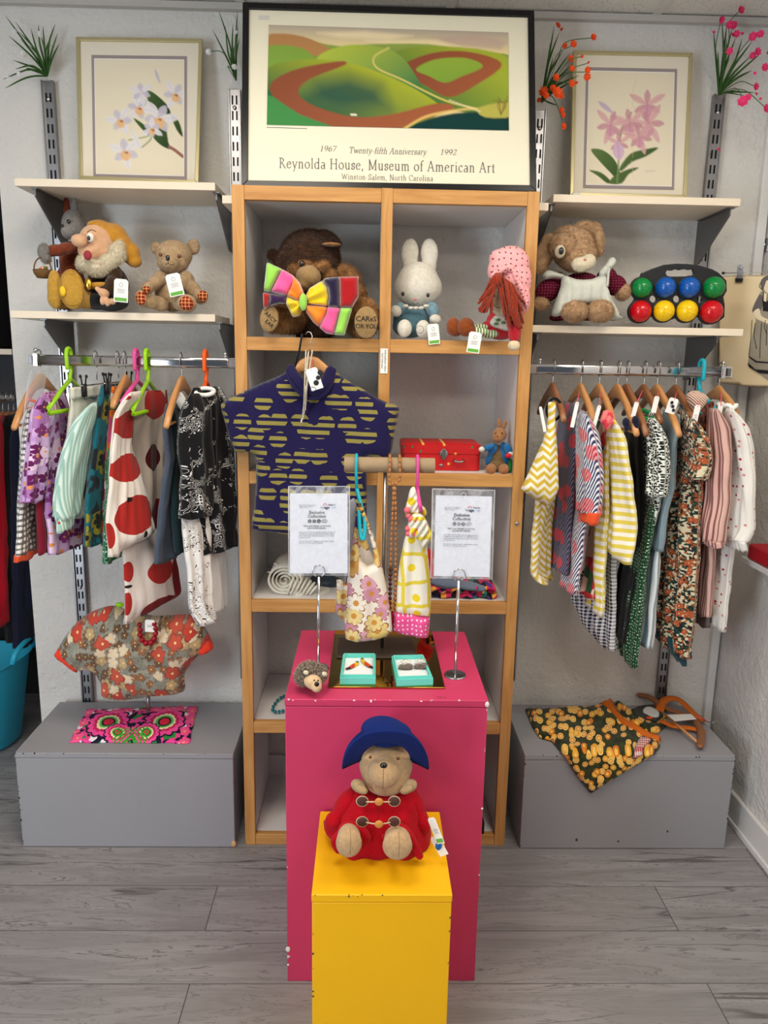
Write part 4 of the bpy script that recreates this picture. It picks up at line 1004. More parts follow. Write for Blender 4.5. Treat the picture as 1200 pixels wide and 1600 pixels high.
# ---------------------------------------------------------------- navy blouse on the bookcase front
def f_navy(m, u, v):
    k, c1, c2, p = m.vor(m.vec(u, v*1.15), 17, .75); n = m.noise(m.vec(u, v), 50, 1)
    blob = (k+n*.2).lt(.52); st = ((v+u*.04)/.0205).fr(); return m.mix(blob*(st-.5).ab().lt(.27), lc(26, 20, 66), lc(140, 130, 66))
F_NAVYP = cloth('navy_olive_print', f_navy)
YB = -.035
g = thing('display_blouse', at(483, 830, YB), 'navy blouse with olive striped blobs hanging on bookcase front', 'blouse')
fl = lambda x, y: .004*math.sin(x*.07+y*.015)+.0025*math.sin(x*.16-y*.02)
puff('body', [(456, 572), (445, 582), (430, 590), (405, 600), (382, 611), (360, 622), (345, 632), (350, 655), (357, 680), (367, 706), (385, 706), (399, 712), (400, 740), (398, 790), (394, 826), (420, 831), (450, 836), (500, 838), (560, 832), (572, 828), (573, 790), (573, 737), (572, 713), (590, 716), (609, 714), (616, 680), (624, 638), (608, 630), (590, 622), (566, 607), (547, 597), (530, 585), (515, 575), (506, 590), (496, 606), (484, 610), (472, 600), (464, 584)], YB, F_NAVYP, g, thick=.022, D=22, step=4, fold=fl, smooth=2)
b = MB(); cp = [tuple(at(x, y, yy)) for x, y, yy in ((455, 575, -.04), (464, 590, -.062), (478, 606, -.072), (492, 610, -.074), (506, 598, -.066), (515, 578, -.045))]
b.tube(catmull(cp, 26), [.012+.004*math.sin(PI*i/25) for i in range(26)], 12, flat=.6, round_=True)
b.tube(catmull([tuple(at(x, y, yy)) for x, y, yy in ((452, 580, -.045), (461, 603, -.066), (480, 619, -.075), (500, 618, -.073), (515, 600, -.062), (520, 580, -.045))], 26), .010, 12, flat=.6, round_=True)
obj('cowl_collar', b, F_NAVYP, g)
h = thing('wooden_hanger', at(483, 560, YB), 'wooden hanger with navy blouse, hooked on the bookcase front', 'coat hanger')
b = MB(); rings = []
for x, y, hh in ((430, 596, 5), (445, 586, 8), (460, 574, 13), (470, 564, 16), (483, 558, 18), (497, 561, 16), (508, 570, 13), (525, 584, 8), (540, 594, 5)):
    c = at(x, y+hh*.5, YB+.003); r_ = mpp(c)*hh*.62; rings.append([c+Vector((0, .006*math.sin(a), r_*math.cos(a))) for a in [2*PI*j/14 for j in range(14)]])
b.rings(rings); obj('shoulder_bar', b, M_HWOOD, h)
b = MB(); c0 = at(484, 556, YB); b.tube([c0, at(484, 540, YB), at(486, 532, YB), at(488, 526, YB+.004), at(486, 520, YB+.008), at(481, 518, YB+.012), at(477, 523, YB+.014)], .0017, 8); obj('hook', b, M_WIRE, h)
p1 = at(472, 522, -.004); p2 = at(461, 574, YB)
obj('cord', MB().tube([p1, (p1+p2)/2+Vector((.003, -.01, 0)), p2], .003, 8), F_BLACK, h)
nk = thing('chain_necklace', at(478, 600, YB-.05), 'long silver and gold chain necklace looped over the navy blouse hanger', 'necklace')
M_SIL = flat('silver_chain', (214, 206, 190), .25, .9)
for pts in ([(478, 548, -.05), (477, 575, -.065), (476, 600, -.094), (475, 630, -.085), (472, 655, -.07)], [(488, 548, -.05), (484, 575, -.07), (480, 600, -.096), (478, 630, -.085), (473, 655, -.07)], [(482, 550, -.052), (479, 580, -.068), (478, 610, -.096), (477, 640, -.084)]):
    P = catmull([tuple(at(*q)) for q in pts], 60); b = MB()
    for i, q in enumerate(P): b.ell(q, (.0026, .0026, .0024), n=7, m=5)
    obj('strand', b, M_SIL, nk)
obj('clasp', MB().ell(at(471, 659, -.07), (.003, .003, .007)), M_SIL, nk)
o = cardtag(g, 491, 592, -.115, 19, 34, rot=.32, ink=False, string=[(489, 563, -.06)])
for (x, y, r) in ((500, 582, 4.2), (497, 590, 3.6), (494, 598, 4.4)): obj('emblem', MB().ell(at(x, y, -.1162), (r*.0016, .0006, r*.0016), n=12, m=5), M_INK, o)
c_ = at(489, 608, -.1162); obj('emblem', MB().tube([c_+Vector((.0072*math.cos(a), 0, .0058*math.sin(a))) for a in np.linspace(0, 2*PI, 20)], .0006, 5), M_GREYINK, o)

# sticker on the divider
c_ = at(600, 564, -.0015); o = tag(obj('paper_sticker', MB().box(c_.x-.010, c_.x+.010, -.0022, -.0004, c_.z-.033, c_.z+.033), M_TAG, smooth=False), 'small white printed label stuck on the bookcase divider', 'label')
text('print', 'FOR DISPLAY ONLY', (c_.x+.001, -.0026, c_.z), (0, 0, -1), (1, 0, 0), .0066, M_INK, o); text('print', 'NOT FOR SALE', (c_.x-.007, -.0026, c_.z), (0, 0, -1), (1, 0, 0), .0060, M_INK, o)

# ---------------------------------------------------------------- cardboard T stand, hangers, dresses
m = Mat('cardboard_tube', .8, .2); X, Y, Z, o3 = m.ob(); sp_ = ((X*8+Z*4).fr()-.5).ab().lt(.03)
m.color(m.mix(m.noise(m.vec(X*4, Y*30, Z*30), 12, 3), lc(168, 146, 116), lc(146, 122, 94))); M_CARD = m.m
YT = -.235; zt = at(608, 726.5, YT).z
ts = thing('t_stand', (0.012, YT, .7356), 'T-shaped display stand with thick cardboard tube crossbar on pink plinth', 'stand')
xa, xb = at(538, 726, YT).x, at(679, 727, YT).x; rt = 12*mpp(at(608, 726, YT)); xc = at(597, 1010, YT).x
b = MB(); b.rings([[Vector((x, YT+r*math.cos(a), zt+r*math.sin(a))) for a in [2*PI*j/32 for j in range(32)]] for x, r in ((xa+.001, rt*.8), (xa, rt*.82), (xa, rt), (xb, rt), (xb, rt*.82), (xb-.001, rt*.8))]); obj('crossbar', b, M_CARD, ts, auto=.6)
obj('pole', MB().tube([(xc, YT, .738), (xc, YT, zt-rt+.002)], .0045, 14), steel, ts)
obj('base_plate', MB().box(xc-.115, xc+.085, -.300, -.165, .7364, .7405), flat('dark_base_plate', (78, 68, 62), .5, .3), ts, bev=.001)
mm = Mat('bronze_mirror', .04, .6, metal=1); mm.color(lc(168, 136, 62)); 
tag(obj('mirror_tile', MB().box(-.124, .145, -.466, -.098, .7317, .7360), mm.m, bev=.001), 'bronze tinted mirror tile lying on pink plinth top', 'mirror')
def straphanger(nm, x, ytop, ybot, mat, label, pts2):
    t = thing('plastic_hanger', at(x, 726, YT), label, 'coat hanger'); p = at(x, 726, YT); r = rt+.0055; xx = p.x
    P = [(xx, YT-r*1.0, zt-.02), (xx, YT-r, zt)]+[(xx, YT-r*math.cos(a), zt+r*math.sin(a)) for a in np.linspace(.3, PI*.8, 8)]
    hk = [(xx, YT+r*math.cos(a), zt+r*math.sin(a)) for a in np.linspace(.1, PI, 9)]+[(xx, YT-r, zt-.02), (xx+.001, YT-r*.9, zt-.05), (xx+.002, YT-r*.5, zt-.07)]
    obj('hook', MB().tube(hk, .0038, 10, round_=True), mat, t)
    obj('shoulder_bar', MB().tube(catmull([tuple(at(a, b_, c)) for a, b_, c in pts2], 20), .0048, 10, round_=True), mat, t); return t
straphanger('h', 557, 0, 0, PLT, 'turquoise plastic hanger over cardboard tube, holding the flowery dress', [(558, 765, YT-.02), (563, 785, -.27), (570, 815, -.30), (568, 842, -.32), (563, 835, -.315), (561, 800, -.29)])
straphanger('h', 652, 0, 0, PLP, 'pink plastic hanger over cardboard tube, holding the yellow dress', [(652, 755, YT-.02), (653, 770, -.26), (657, 795, -.29), (655, 800, -.2), (648, 790, -.17)])
def f_retro(m, u, v):
    c = m.mix(m.noise(m.vec(u, v), 9, 1), lc(236, 226, 214), lc(226, 218, 206))
    for sc_, sd, rad, th, c1_, c2_ in ((24, 3.3, .5, .35, (214, 160, 180), (200, 140, 166)), (17, 0, .52, .4, (222, 192, 116), (206, 158, 88)), (19, 7.7, .45, .55, (236, 228, 212), (226, 204, 140))):
        k, ce, c1, c2, q = flower(m, u, v, sc_, rad, 8, .8, sd, .3); kk = k*c1.gt(th)
        fc = m.mix(c2.gt(.5), lc(*c1_), lc(*c2_)); fc = m.mix(q.gt(.88), fc, lc(150, 100, 70)); fc = m.mix(q.lt(.3), fc, lc(200, 140, 60)); c = m.mix(kk, c, fc)
    return c
F_RETRO = cloth('seventies_flower_print', f_retro)
g = thing('sundress', at(568, 1000, -.28), 'cream sundress with large yellow and mauve flowers on turquoise hanger', 'dress')
fl = lambda x, y: .005*math.sin(x*.13+y*.01)+.002*math.sin(x*.3)
puff('front_panel', [(563, 785), (570, 800), (578, 820), (588, 850), (598, 888), (606, 930), (611, 960), (613, 985), (603, 995), (585, 1001), (556, 1003), (540, 999), (538, 975), (541, 945), (543, 915), (545, 890), (548, 862), (552, 840), (556, 815), (560, 850), (564, 876), (574, 884), (584, 880), (583, 860), (576, 838), (567, 812), (560, 790)], -.29, F_RETRO, g, thick=.02, D=14, step=3, fold=fl)
puff('back_panel', [(550, 852), (562, 815), (586, 878), (560, 960), (540, 975), (524, 955), (526, 905), (534, 905), (540, 915)], -.235, F_RETRO, g, thick=.012, D=12, step=4, fold=fl)
o = tag(puff('hanging_tag', [(545, 782), (553, 778), (558, 790), (550, 860), (541, 915), (538, 910), (541, 850)], -.262, flat('grey_card', (150, 152, 164), .5), None, thick=.002, D=3, step=2), 'long grey card tag turned edgeways beside the flowery sundress', 'tag')
def f_yel(m, u, v):
    k, c1, c2, p = m.vor(m.vec(u, v*1.0), 17, .5); k2 = m.vor(m.vec(u, v), 17, .5, 'DISTANCE_TO_EDGE')[0]
    c = m.mix(k.lt(.16), lc(238, 234, 218), lc(232, 206, 40)); return m.mix((k2-.03).ab().lt(.045), c, lc(224, 204, 70))
F_YEL = cloth('yellow_paisley', f_yel)
F_PDOT = cloth('pink_dotted_border', lambda m, u, v: m.mix(m.vor(m.vec(u, v), 92, .25)[0].lt(.2), lc(230, 84, 150), lc(246, 220, 232)))
g = thing('sundress', at(645, 995, -.25), 'yellow and white frilled dress with pink dotted hem on pink hanger', 'dress')
puff('body', [(646, 790), (655, 782), (664, 830), (668, 860), (672, 900), (674, 930), (672, 964), (616, 957), (618, 930), (621, 900), (626, 870), (632, 842), (640, 820)], -.26, F_YEL, g, thick=.022, D=16, step=3, fold=fl)
puff('hem_border', [(616, 954), (672, 962), (669, 996), (650, 995), (630, 992), (612, 984)], -.262, F_PDOT, g, thick=.022, D=9, step=3, fold=fl, back=1)
puff('frill', [(641, 808), (650, 802), (662, 806), (670, 822), (676, 838), (670, 848), (662, 858), (655, 850), (648, 838), (640, 842), (636, 826)], -.285, F_YEL, g, thick=.014, D=6, step=2, fold=lambda x, y: .006*math.sin(x*.6+y*.4), smooth=2)
puff('shoulder_tie', [(641, 764), (648, 760), (652, 775), (656, 785), (657, 804), (648, 808), (640, 800), (634, 806), (633, 795), (637, 780)], -.27, F_YEL, g, thick=.012, D=6, step=2, fold=lambda x, y: .004*math.sin(x*.7+y*.5), smooth=2)
puff('shoulder_tie', [(657, 790), (664, 793), (667, 803), (662, 808), (658, 800)], -.262, F_YEL, g, thick=.006, D=4, step=2, smooth=2)
M_POM = flat('coral_bobble', (232, 112, 124), .8, bumpy=.002)
for x, y, r in ((636, 797, 5), (638, 806, 4), (642, 811, 5), (648, 812, 4.5), (637, 826, 4.5), (638, 834, 4.5), (648, 834, 4.5), (650, 826, 3.5)):
    p = at(x, y, -.292); s = mpp(p)*r; obj('bobble', MB().ell(p, (s, s, s), n=12, m=8), M_POM, g)
# wooden bead necklace
m = Mat('olive_wood_bead', .4, .5); X, Y, Z, o3 = m.ob(); m.color(m.mix(m.noise(o3, 160, 2), lc(196, 132, 70), lc(132, 74, 34))); M_WB = m.m
M_WB2 = flat('dark_wood_bead', (84, 36, 24), .4)
nk = thing('bead_necklace', at(616, 860, YT-.04), 'very long wooden bead necklace hung over the cardboard tube', 'necklace')
rr_ = rt+.005
for k, (xt, side) in enumerate(((609, -1), (624, 1))):
    x0 = at(xt, 726, YT).x
    loop = [Vector((x0, YT+.02, zt+rr_*.6)), Vector((x0, YT+.005, zt+rr_)), Vector((x0, YT-rr_*.75, zt+rr_*.75)), Vector((x0, YT-rr_, zt))]
    pts = loop+[at(xt+1*side, 748, YT-rr_-.003), at(616+1.5*side, 760, YT-.028), at(616+2.5*side, 800, YT-.03), at(615+3.5*side, 850, YT-.03), at(614+4*side, 900, YT-.03), at(613+4*side, 955, YT-.03)]
    P = [Vector(q) for q in catmull([tuple(q) for q in pts], 400)]; acc = 0; last = P[0]
    for a, b_ in zip(P[:-1], P[1:]):
        acc += (b_-a).length
        if acc >= .0118:
            acc = 0; d = (b_-a).normalized(); rot = d.to_track_quat('Z', 'Y').to_matrix(); low = a.z < at(616, 880, YT).z
            obj('bead', MB().ell(a, (.0036, .0036, .0060) if not low else (.0052, .0052, .0052), rot, n=10, m=7), M_WB2 if low and side < 0 else M_WB, nk)
    obj('cord', MB().tube(P[::8], .0009, 5), M_INK, nk)
o_ = tag(obj('tassel', MB().tube([at(613, 955, YT-.03), at(613, 975, YT-.03)], [.003, .007], 10), flat('dark_red_tassel', (150, 20, 50), .8), nk))

# ---------------------------------------------------------------- sign holders
def sign(xl, xr, yt, yb, px0, px1, py0, py1, bx, by, ringx, ringy, label, tilt=0):
    base = atz(bx, by, .7315); Ys = base.y
    t = thing('sign_holder', base, label, 'sign', None)
    p = base
    zr = at(ringx, ringy, Ys).z; xr_ = at(ringx, ringy, Ys).x
    obj('base_disc', MB().lathe([(.001, .7316), (.026, .7316), (.0265, .7335), (.025, .7365), (.006, .7385), (.001, .7385)], (p.x, p.y, 0), 32), chrome, t, auto=.6)
    obj('pole', MB().tube([(p.x, p.y, .737), (xr_, Ys, zr-.016)], .0034, 14), chrome, t)
    rg = .0145
    obj('ring_clip', MB().tube([(xr_+rg*math.sin(a), Ys-.004, zr-.001+rg*math.cos(a)) for a in np.linspace(-2.7, 2.7, 26)], .0013, 8).tube([(xr_+rg*math.sin(a), Ys+.004, zr-.001+rg*math.cos(a)) for a in np.linspace(-2.7, 2.7, 26)], .0013, 8), chrome, t)
    def q(x, y, d=0): v = at(x, y, Ys); return Vector((v.x, Ys+d, v.z))
    TL, TR, BR, BL = q(xl, yt), q(xr, yt+tilt), q(xr-(4 if tilt else 0), yb+tilt), q(xl-(3 if tilt else 0), yb)
    fr_ = MB().tube([TL, TR, BR, BL, TL], .0016, 8); obj('sleeve_rim', fr_, M_CLEAR, t)
    s_ = MB().prism([TL+Vector((0, -.0016, 0)), TR+Vector((0, -.0016, 0)), BR+Vector((0, -.0016, 0)), BL+Vector((0, -.0016, 0))], (0, .0004, 0)); obj('clear_sleeve', s_, M_SLEEVE, t, smooth=False)
    hc = q((xl+xr)/2, yt+8+tilt*.5, -.002); obj('hang_hole', MB().tube([hc+Vector((.005*math.cos(a), 0, .005*math.sin(a))) for a in np.linspace(0, 2*PI, 16)], .0011, 6), M_CLEAR, t)
    a, b_, c, d = q(px0, py0, .001), q(px1, py0+tilt, .001), q(px1-(4 if tilt else 0), py1+tilt, .001), q(px0-(3 if tilt else 0), py1, .001)
    pp = obj('paper_notice', MB().prism([a, b_, c, d], (0, .0006, 0)), M_PAPER, t, smooth=False)
    xd = (b_-a).normalized(); W = (b_-a).length; H = (a-d).length; yd = (a-d).normalized(); o0 = a+Vector((0, -.0006, 0))
    def P(s, r): return o0+xd*(W*s)-yd*(H*r)
    yv = yd
    text('heading', 'Exclusive', P(.47, .250), xd, yv, H*.052, M_INK, pp, bold=.0002); text('heading', 'Collection', P(.47, .298), xd, yv, H*.052, M_INK, pp, bold=.0002)
    text('logo_word', 'Camden', P(.73, .148), xd, yv, H*.026, M_NAVYINK, pp, bold=.0002); text('logo_word', 'age', P(.645, .188), xd, yv, H*.046, M_NAVYINK, pp, bold=.0004); text('logo_word', 'UK', P(.765, .186), xd, yv, H*.030, M_BLUEINK, pp)
    def arc(cs, cr, r, a0, a1, mt): 
        c0 = P(cs, cr); obj('logo_loop', MB().tube([c0+xd*(r*W*math.cos(u))+yv*(r*W*math.sin(u)) for u in np.linspace(a0, a1, 12)], .0007, 6), mt, pp)
    arc(.61, .145, .030, -.3, 3.3, M_PINKINK); arc(.565, .163, .024, 2.8, 6.2, M_NAVYINK)
    for i, (cs, rr2) in enumerate(((.345, .034), (.425, .032), (.505, .036))):
        c0 = P(cs, .342); obj('emblem', MB().prism([c0+xd*(rr2*W*math.cos(u)*(1+.12*math.cos(u*5)))+yv*(rr2*W*math.sin(u)) for u in np.linspace(0, 2*PI, 24)[:-1]], (0, -.0004, 0)), M_INK, pp, smooth=False)
        text('emblem_letter', 'cro'[i], c0-yv*(.012*W)+Vector((0, -.0006, 0)), xd, yv, H*.022, M_TAG, pp)
    c0 = P(.605, .342); obj('emblem', MB().tube([c0+xd*(.048*W*math.cos(u))+yv*(.03*W*math.sin(u)) for u in np.linspace(0, 2*PI, 22)], .0005, 5), M_INK, pp); text('emblem_letter', 'kids', c0-yv*(.012*W), xd, yv, H*.022, M_INK, pp)
    text('strapline', 'Take a peek through our exclusive', P(.47, .408), xd, yv, H*.0235, M_INK, pp, bold=.0001); text('strapline', 'preloved kids collection', P(.47, .435), xd, yv, H*.0235, M_INK, pp, bold=.0001)
    rr3 = random.Random(5); k = MB()
    for row_, (r0_, w_) in enumerate([(.140, .30), (.156, .26), (.172, .18), (.478, .62), (.500, .62), (.524, .62), (.546, .20), (.592, .62), (.614, .42)]):
        s0 = .16 if row_ < 3 else .16; s_ = s0
        while s_ < s0+w_:
            wl = min(rr3.uniform(.02, .07), s0+w_-s_); th = .0038 if row_ < 3 else .0052
            k.prism([P(s_, r0_), P(s_+wl, r0_), P(s_+wl, r0_+th), P(s_, r0_+th)], (0, -.0003, 0)); s_ += wl+.012
    obj('small_print', k, M_GREYINK, pp, smooth=False)
    return t
m = Mat('notice_paper', .6, .3); m.color(lc(218, 222, 232)); M_PAPER = m.m
m = Mat('clear_pvc', .12, .5); m.color((.9, .93, 1)); X, Y, Z, o3 = m.ob(); m.inp('Alpha', m.noise(m.vec(X, Y, Z*.6), 26, 2, .5, 1.5).step(.45, .75)*.26+.06); m.bump(m.noise(o3, 24, 2, .5, 1), .5, .004); M_SLEEVE = m.m
sign(451, 546, 760, 899, 453, 543, 771, 896, 497, 1045, 498, 891, 'left chrome sign holder with Exclusive Collection notice, in front of navy blouse')
sign(676, 773, 764, 903, 681, 769, 774, 900, 711, 1056, 717, 897, 'chrome sign holder with Exclusive Collection notice, right of yellow dress', tilt=2)

# ---------------------------------------------------------------- turquoise gift boxes with brooches
M_TQ = flat('turquoise_card', (104, 210, 196), .6); M_LINER = flat('white_liner', (226, 232, 236), .7)
def gift(c4, label, inner):
    a, b_, c, d = c4; z0, z1 = .7362, .752
    t = thing('gift_box', (sum((Vector((p.x, p.y, z0)) for p in c4), Vector())/4), label, 'gift box')
    def rect(k): 
        cx = sum(p.x for p in c4)/4; cy = sum(p.y for p in c4)/4; return [Vector((cx+(p.x-cx)*k, cy+(p.y-cy)*k, 0)) for p in c4]
    R0, R1 = rect(1.0), rect(.92)
    def walls(mb, zlo, zhi, o, i):
        n = 4
        for k in range(4):
            l = (k+1) % 4; A = [o[k]+Vector((0, 0, zlo)), o[l]+Vector((0, 0, zlo)), i[l]+Vector((0, 0, zlo)), i[k]+Vector((0, 0, zlo))]; mb.prism(A, (0, 0, zhi-zlo))
    mb = MB(); walls(mb, z0, z1, R0, rect(.94)); mb.prism([p+Vector((0, 0, z0)) for p in rect(.94)], (0, 0, .002)); obj('box_tray', mb, M_TQ, t, smooth=False)
    mb = MB(); walls(mb, z1-.0105, z1+.0045, rect(.925), rect(.86)); obj('inner_wall', mb, M_TQ, t, smooth=False)
    obj('liner_pad', MB().prism([p+Vector((0, 0, z0+.004)) for p in rect(.85)], (0, 0, .006)), M_LINER, t, smooth=False)
    return t
zb = .757
b1 = [atz(531, 1056, zb), atz(587, 1056, zb), atz(587, 1019, zb), atz(536, 1019, zb)]
b2 = [atz(620, 1059, zb), atz(677, 1057, zb), atz(662, 1021, zb), atz(612, 1022, zb)]
gift(b1, 'open turquoise box with bird earrings on bronze mirror', 0); gift(b2, 'open turquoise box with grey fluffy earrings on bronze mirror', 1)
mr = flat('red_enamel', (206, 60, 30), .3); my = flat('yellow_enamel', (220, 190, 40), .3); mg = flat('green_enamel', (60, 90, 50), .3); mdk = flat('dark_enamel', (60, 20, 20), .3)
for pts, lb in (([(541, 1045), (548, 1043), (553, 1040), (558, 1037)], 'red and yellow bird earring, the one pointing to the box side by the hedgehog'), ([(583, 1043), (577, 1041), (571, 1037), (566, 1032)], 'red and yellow bird earring nearest the box of fluffy earrings')):
    t = thing('bird_earring', atz(*pts[2], .749), lb, 'earring', 'bird earrings')
    P_ = [atz(x, y, .750) for x, y in pts]
    obj('tail', MB().tube([P_[0], P_[1]], [.0022, .0035], 8, round_=True), mdk, t); obj('wing', MB().tube([P_[1]+Vector((0, 0, .001)), P_[2]+Vector((0, 0, .001))], [.004, .0045], 8, round_=True), mr, t)
    obj('bird_body', MB().tube([P_[2], P_[3]], [.005, .0042], 10, round_=True), my, t); obj('bird_head', MB().ell(P_[3]+Vector((0, .002, .002)), (.0042, .0042, .004)), mg, t)
def fur_mesh(mb, o_mesh, n, L, w, seed=0, grav=.3, jit=.5, mask=None, up=None):
    """adds thin hair blades to mb, rooted on the surface of a mesh"""
    rr = random.Random(seed); me = o_mesh; me.calc_loop_triangles(); tr = me.loop_triangles; vs = me.vertices
    ar = np.array([t.area for t in tr]); cs = np.cumsum(ar); tot = cs[-1]
    pk = np.searchsorted(cs, np.array([rr.random()*tot for _ in range(n)]))
    for k in pk:
        t = tr[min(int(k), len(tr)-1)]; a, b_, c = [vs[i].co for i in t.vertices]; u, v = rr.random(), rr.random()
        if u+v > 1: u, v = 1-u, 1-v
        p = a+(b_-a)*u+(c-a)*v
        if mask and not mask(p): continue
        nn = t.normal; d = (nn+Vector((rr.uniform(-jit, jit), rr.uniform(-jit, jit), rr.uniform(-jit, jit)-grav))).normalized()
        l = L*rr.uniform(.6, 1.2); s_ = d.cross(Vector((rr.uniform(-1, 1), rr.uniform(-1, 1), rr.uniform(-1, 1)))).normalized()*w
        i = len(mb.v); mb.v += [p-s_-nn*w, p+s_-nn*w, p+d*l+Vector((0, 0, -l*grav*.5))]; mb.face((i, i+1, i+2))
def blob(name, ells, mat, parent, vox=.0035, smooth=6, fur=None, seed=0, jit=.5, grav=.3):
    """one soft continuous body grown out of overlapping volumes: (x, y, Y, rx, ry, rdepth[, tilt]) in photo pixels"""
    mb = MB()
    for e in ells:
        x, y, Y_, rx, ry, rd = e[:6]; c = at(x, y, Y_); s = mpp(c); rot = Matrix.Rotation(e[6] if len(e) > 6 else 0, 3, 'Y')
        mb.ell(c, (rx*s, rd*s, ry*s), rot, n=18, m=12)
    o = obj(name, mb, mat, parent)
    r = o.modifiers.new('r', 'REMESH'); r.mode = 'VOXEL'; r.voxel_size = vox; r.use_smooth_shade = True
    if smooth: sm = o.modifiers.new('s', 'SMOOTH'); sm.iterations = smooth; sm.factor = .5
    bake(o)
    if not o.data.materials: o.data.materials.append(mat)
    if fur:
        n, L, w = fur; me = o.data; mb2 = MB(); mb2.v = [v.co.copy() for v in me.vertices]
        for p in me.polygons: mb2.face(tuple(p.vertices))
        fur_mesh(mb2, me, n, L, w, seed, grav, jit); nm = mb2.mesh(name, mat); o.data = nm
    return o
m = Mat('grey_fluff', .9, .1, .5); m.color(m.mix(m.noise(m.ob()[3], 300, 2), lc(92, 78, 70), lc(136, 122, 112))); M_FLUFF = m.m
pearl = flat('pearl', (232, 226, 220), .2)
for (x, y, hx), lb in (((634, 1042, 625), 'fluffy grey brooch with pearls, nearest the bird box'), ((658, 1041, 656), 'fluffy grey brooch with pearls, nearest the chrome sign base')):
    t = thing('fluffy_brooch', at(x, y, -.38), lb, 'earring', 'fluffy grey earrings')
    cc = atz(x, y, .752); Yc = cc.y
    blob('fluff', [(x-5, y+1, Yc, 6, 4, 5), (x+5, y, Yc, 6, 4.5, 5), (x, y+2, Yc, 5, 4, 5)], M_FLUFF, t, vox=.0012, smooth=2, fur=(900, .004, .0004), seed=x)
    for dx, dy in ((-4, -7), (2, -8), (-8, -5), (5, -6)): obj('pearl', MB().ell(atz(x+dx, y+dy, .754), (.0036, .0036, .0036), n=10, m=8), pearl, t)
    obj('silver_bar', MB().tube([atz(x-9, y-8, .757), atz(x, y-12, .758), atz(x+8, y-9, .757)], .0012, 6), M_SIL, t)
# ---------------------------------------------------------------- plush toys
def plushm(name, a, b, scale=120, rough=.95):
    m = Mat(name, rough, .06, .25); o3 = m.ob()[3]; m.color(m.mix(m.noise(o3, scale, 3, .6).step(.3, .7), lc(*a), lc(*b))); m.bump(m.noise(o3, 420, 3, .7), .8, .003); return m.m
P_TAN = plushm('tan_mohair', (196, 168, 130), (168, 138, 104)); P_TEDDY = plushm('beige_velour', (202, 168, 126), (182, 146, 106))
P_BROWN = plushm('brown_shag', (92, 54, 24), (50, 27, 11), 60); P_LBROWN = plushm('light_brown_shag', (178, 128, 70), (122, 80, 38), 60)
P_WHITE = plushm('white_velour', (232, 228, 214), (214, 208, 196)); P_SUEDE = plushm('tan_suede', (170, 140, 94), (150, 120, 78))
P_RABBIT = plushm('brown_rabbit_plush', (210, 174, 134), (168, 130, 92), 70); P_BEARD = plushm('cream_beard_plush', (236, 226, 200), (214, 200, 170))
M_BLKEYE = flat('black_glass_eye', (14, 12, 12), .08, spec=.7); M_BLKTH = flat('black_thread', (24, 20, 20), .7); M_AMBER = flat('amber_glass', (92, 46, 14), .1, spec=.7)
def eye(p, x, y, Y, r, mat=None, n='eye', ry=None):
    c = at(x, y, Y); s = mpp(c); return obj(n, MB().ell(c, (r*s, r*s*.7, (ry or r)*s), n=14, m=9), mat or M_BLKEYE, p)
def line(p, pts, r, mat=None, n='stitching', flat_=1):
    P_ = [tuple(at(*q)) for q in pts]; P_ = catmull(P_, 4*len(P_)) if len(P_) > 2 else P_
    return obj(n, MB().tube([Vector(q) for q in P_], r, 6), mat or M_BLKTH, p)
def ftag(x, y, Y, w=21, h=33, rot=0, yaw=0, label='', smile=True):
    c = at(x, y, Y); t = thing('price_tag', c, label, 'price tag'); cardtag(t, x, y, Y, w, h, rot, green=True, ink=True, smile=smile, name='card', yaw=yaw); return t
def tartan(name):
    m = Mat(name, .9, .1); X, Y, Z, o3 = m.ob(); a = (X/.0095).fr(); b_ = (Z/.0095).fr()
    c = m.mix(a.lt(.22)*.5+b_.lt(.22)*.5, lc(166, 26, 26), lc(30, 60, 36)); c = m.mix((a-.6).ab().lt(.05).mx((b_-.6).ab().lt(.05)), c, lc(220, 200, 120)); m.color(c); return m.m
M_TARTAN = tartan('red_tartan')

# --- bearded doll
SY = .17
g = thing('gnome_doll', at(150, 484, SY), 'bearded cloth doll with drooping mustard hat and big mustard shoes', 'doll')
M_OCHRE = plushm('mustard_felt', (206, 148, 50), (188, 130, 40)); M_SHOE = plushm('mustard_suede', (204, 158, 66), (184, 138, 50)); M_SKIN = plushm('skin_velour', (230, 184, 146), (220, 170, 132), 60)
M_DKB = plushm('dark_brown_felt', (66, 46, 24), (52, 34, 18)); M_DKT = plushm('charcoal_felt', (34, 38, 42), (26, 28, 32))
blob('body', [(165, 432, SY+.02, 26, 26, 26), (160, 458, SY+.02, 26, 22, 28), (186, 440, SY+.02, 14, 22, 18, -.3)], M_DKB, g)
blob('trousers', [(172, 472, SY, 28, 14, 30), (150, 470, SY-.02, 20, 14, 24)], M_DKT, g)
blob('shoe', [(86, 452, SY-.075, 12, 30, 8), (88, 466, SY-.06, 13, 17, 16), (100, 470, SY-.03, 14, 14, 20)], M_SHOE, g)
blob('shoe', [(112, 452, SY-.09, 20, 31, 8), (116, 462, SY-.07, 20, 21, 16), (134, 468, SY-.04, 14, 15, 20)], M_SHOE, g)
line(g, [(95, 448, SY-.105), (96, 430, SY-.105), (108, 423, SY-.106), (124, 430, SY-.105), (130, 452, SY-.105), (126, 474, SY-.1), (104, 476, SY-.1), (96, 462, SY-.105)], .0009, flat('dark_mustard_thread', (150, 104, 30), .8))
eye(g, 98, 455, SY-.106, 5, flat('yellow_stud', (232, 190, 40), .5), 'badge', 8)
blob('belt', [(150, 446, SY-.055, 22, 5, 8, -.1)], M_OCHRE, g, vox=.002)
eye(g, 138, 444, SY-.075, 6, flat('gold_buckle', (220, 180, 70), .25, .9), 'belt_buckle', 9)
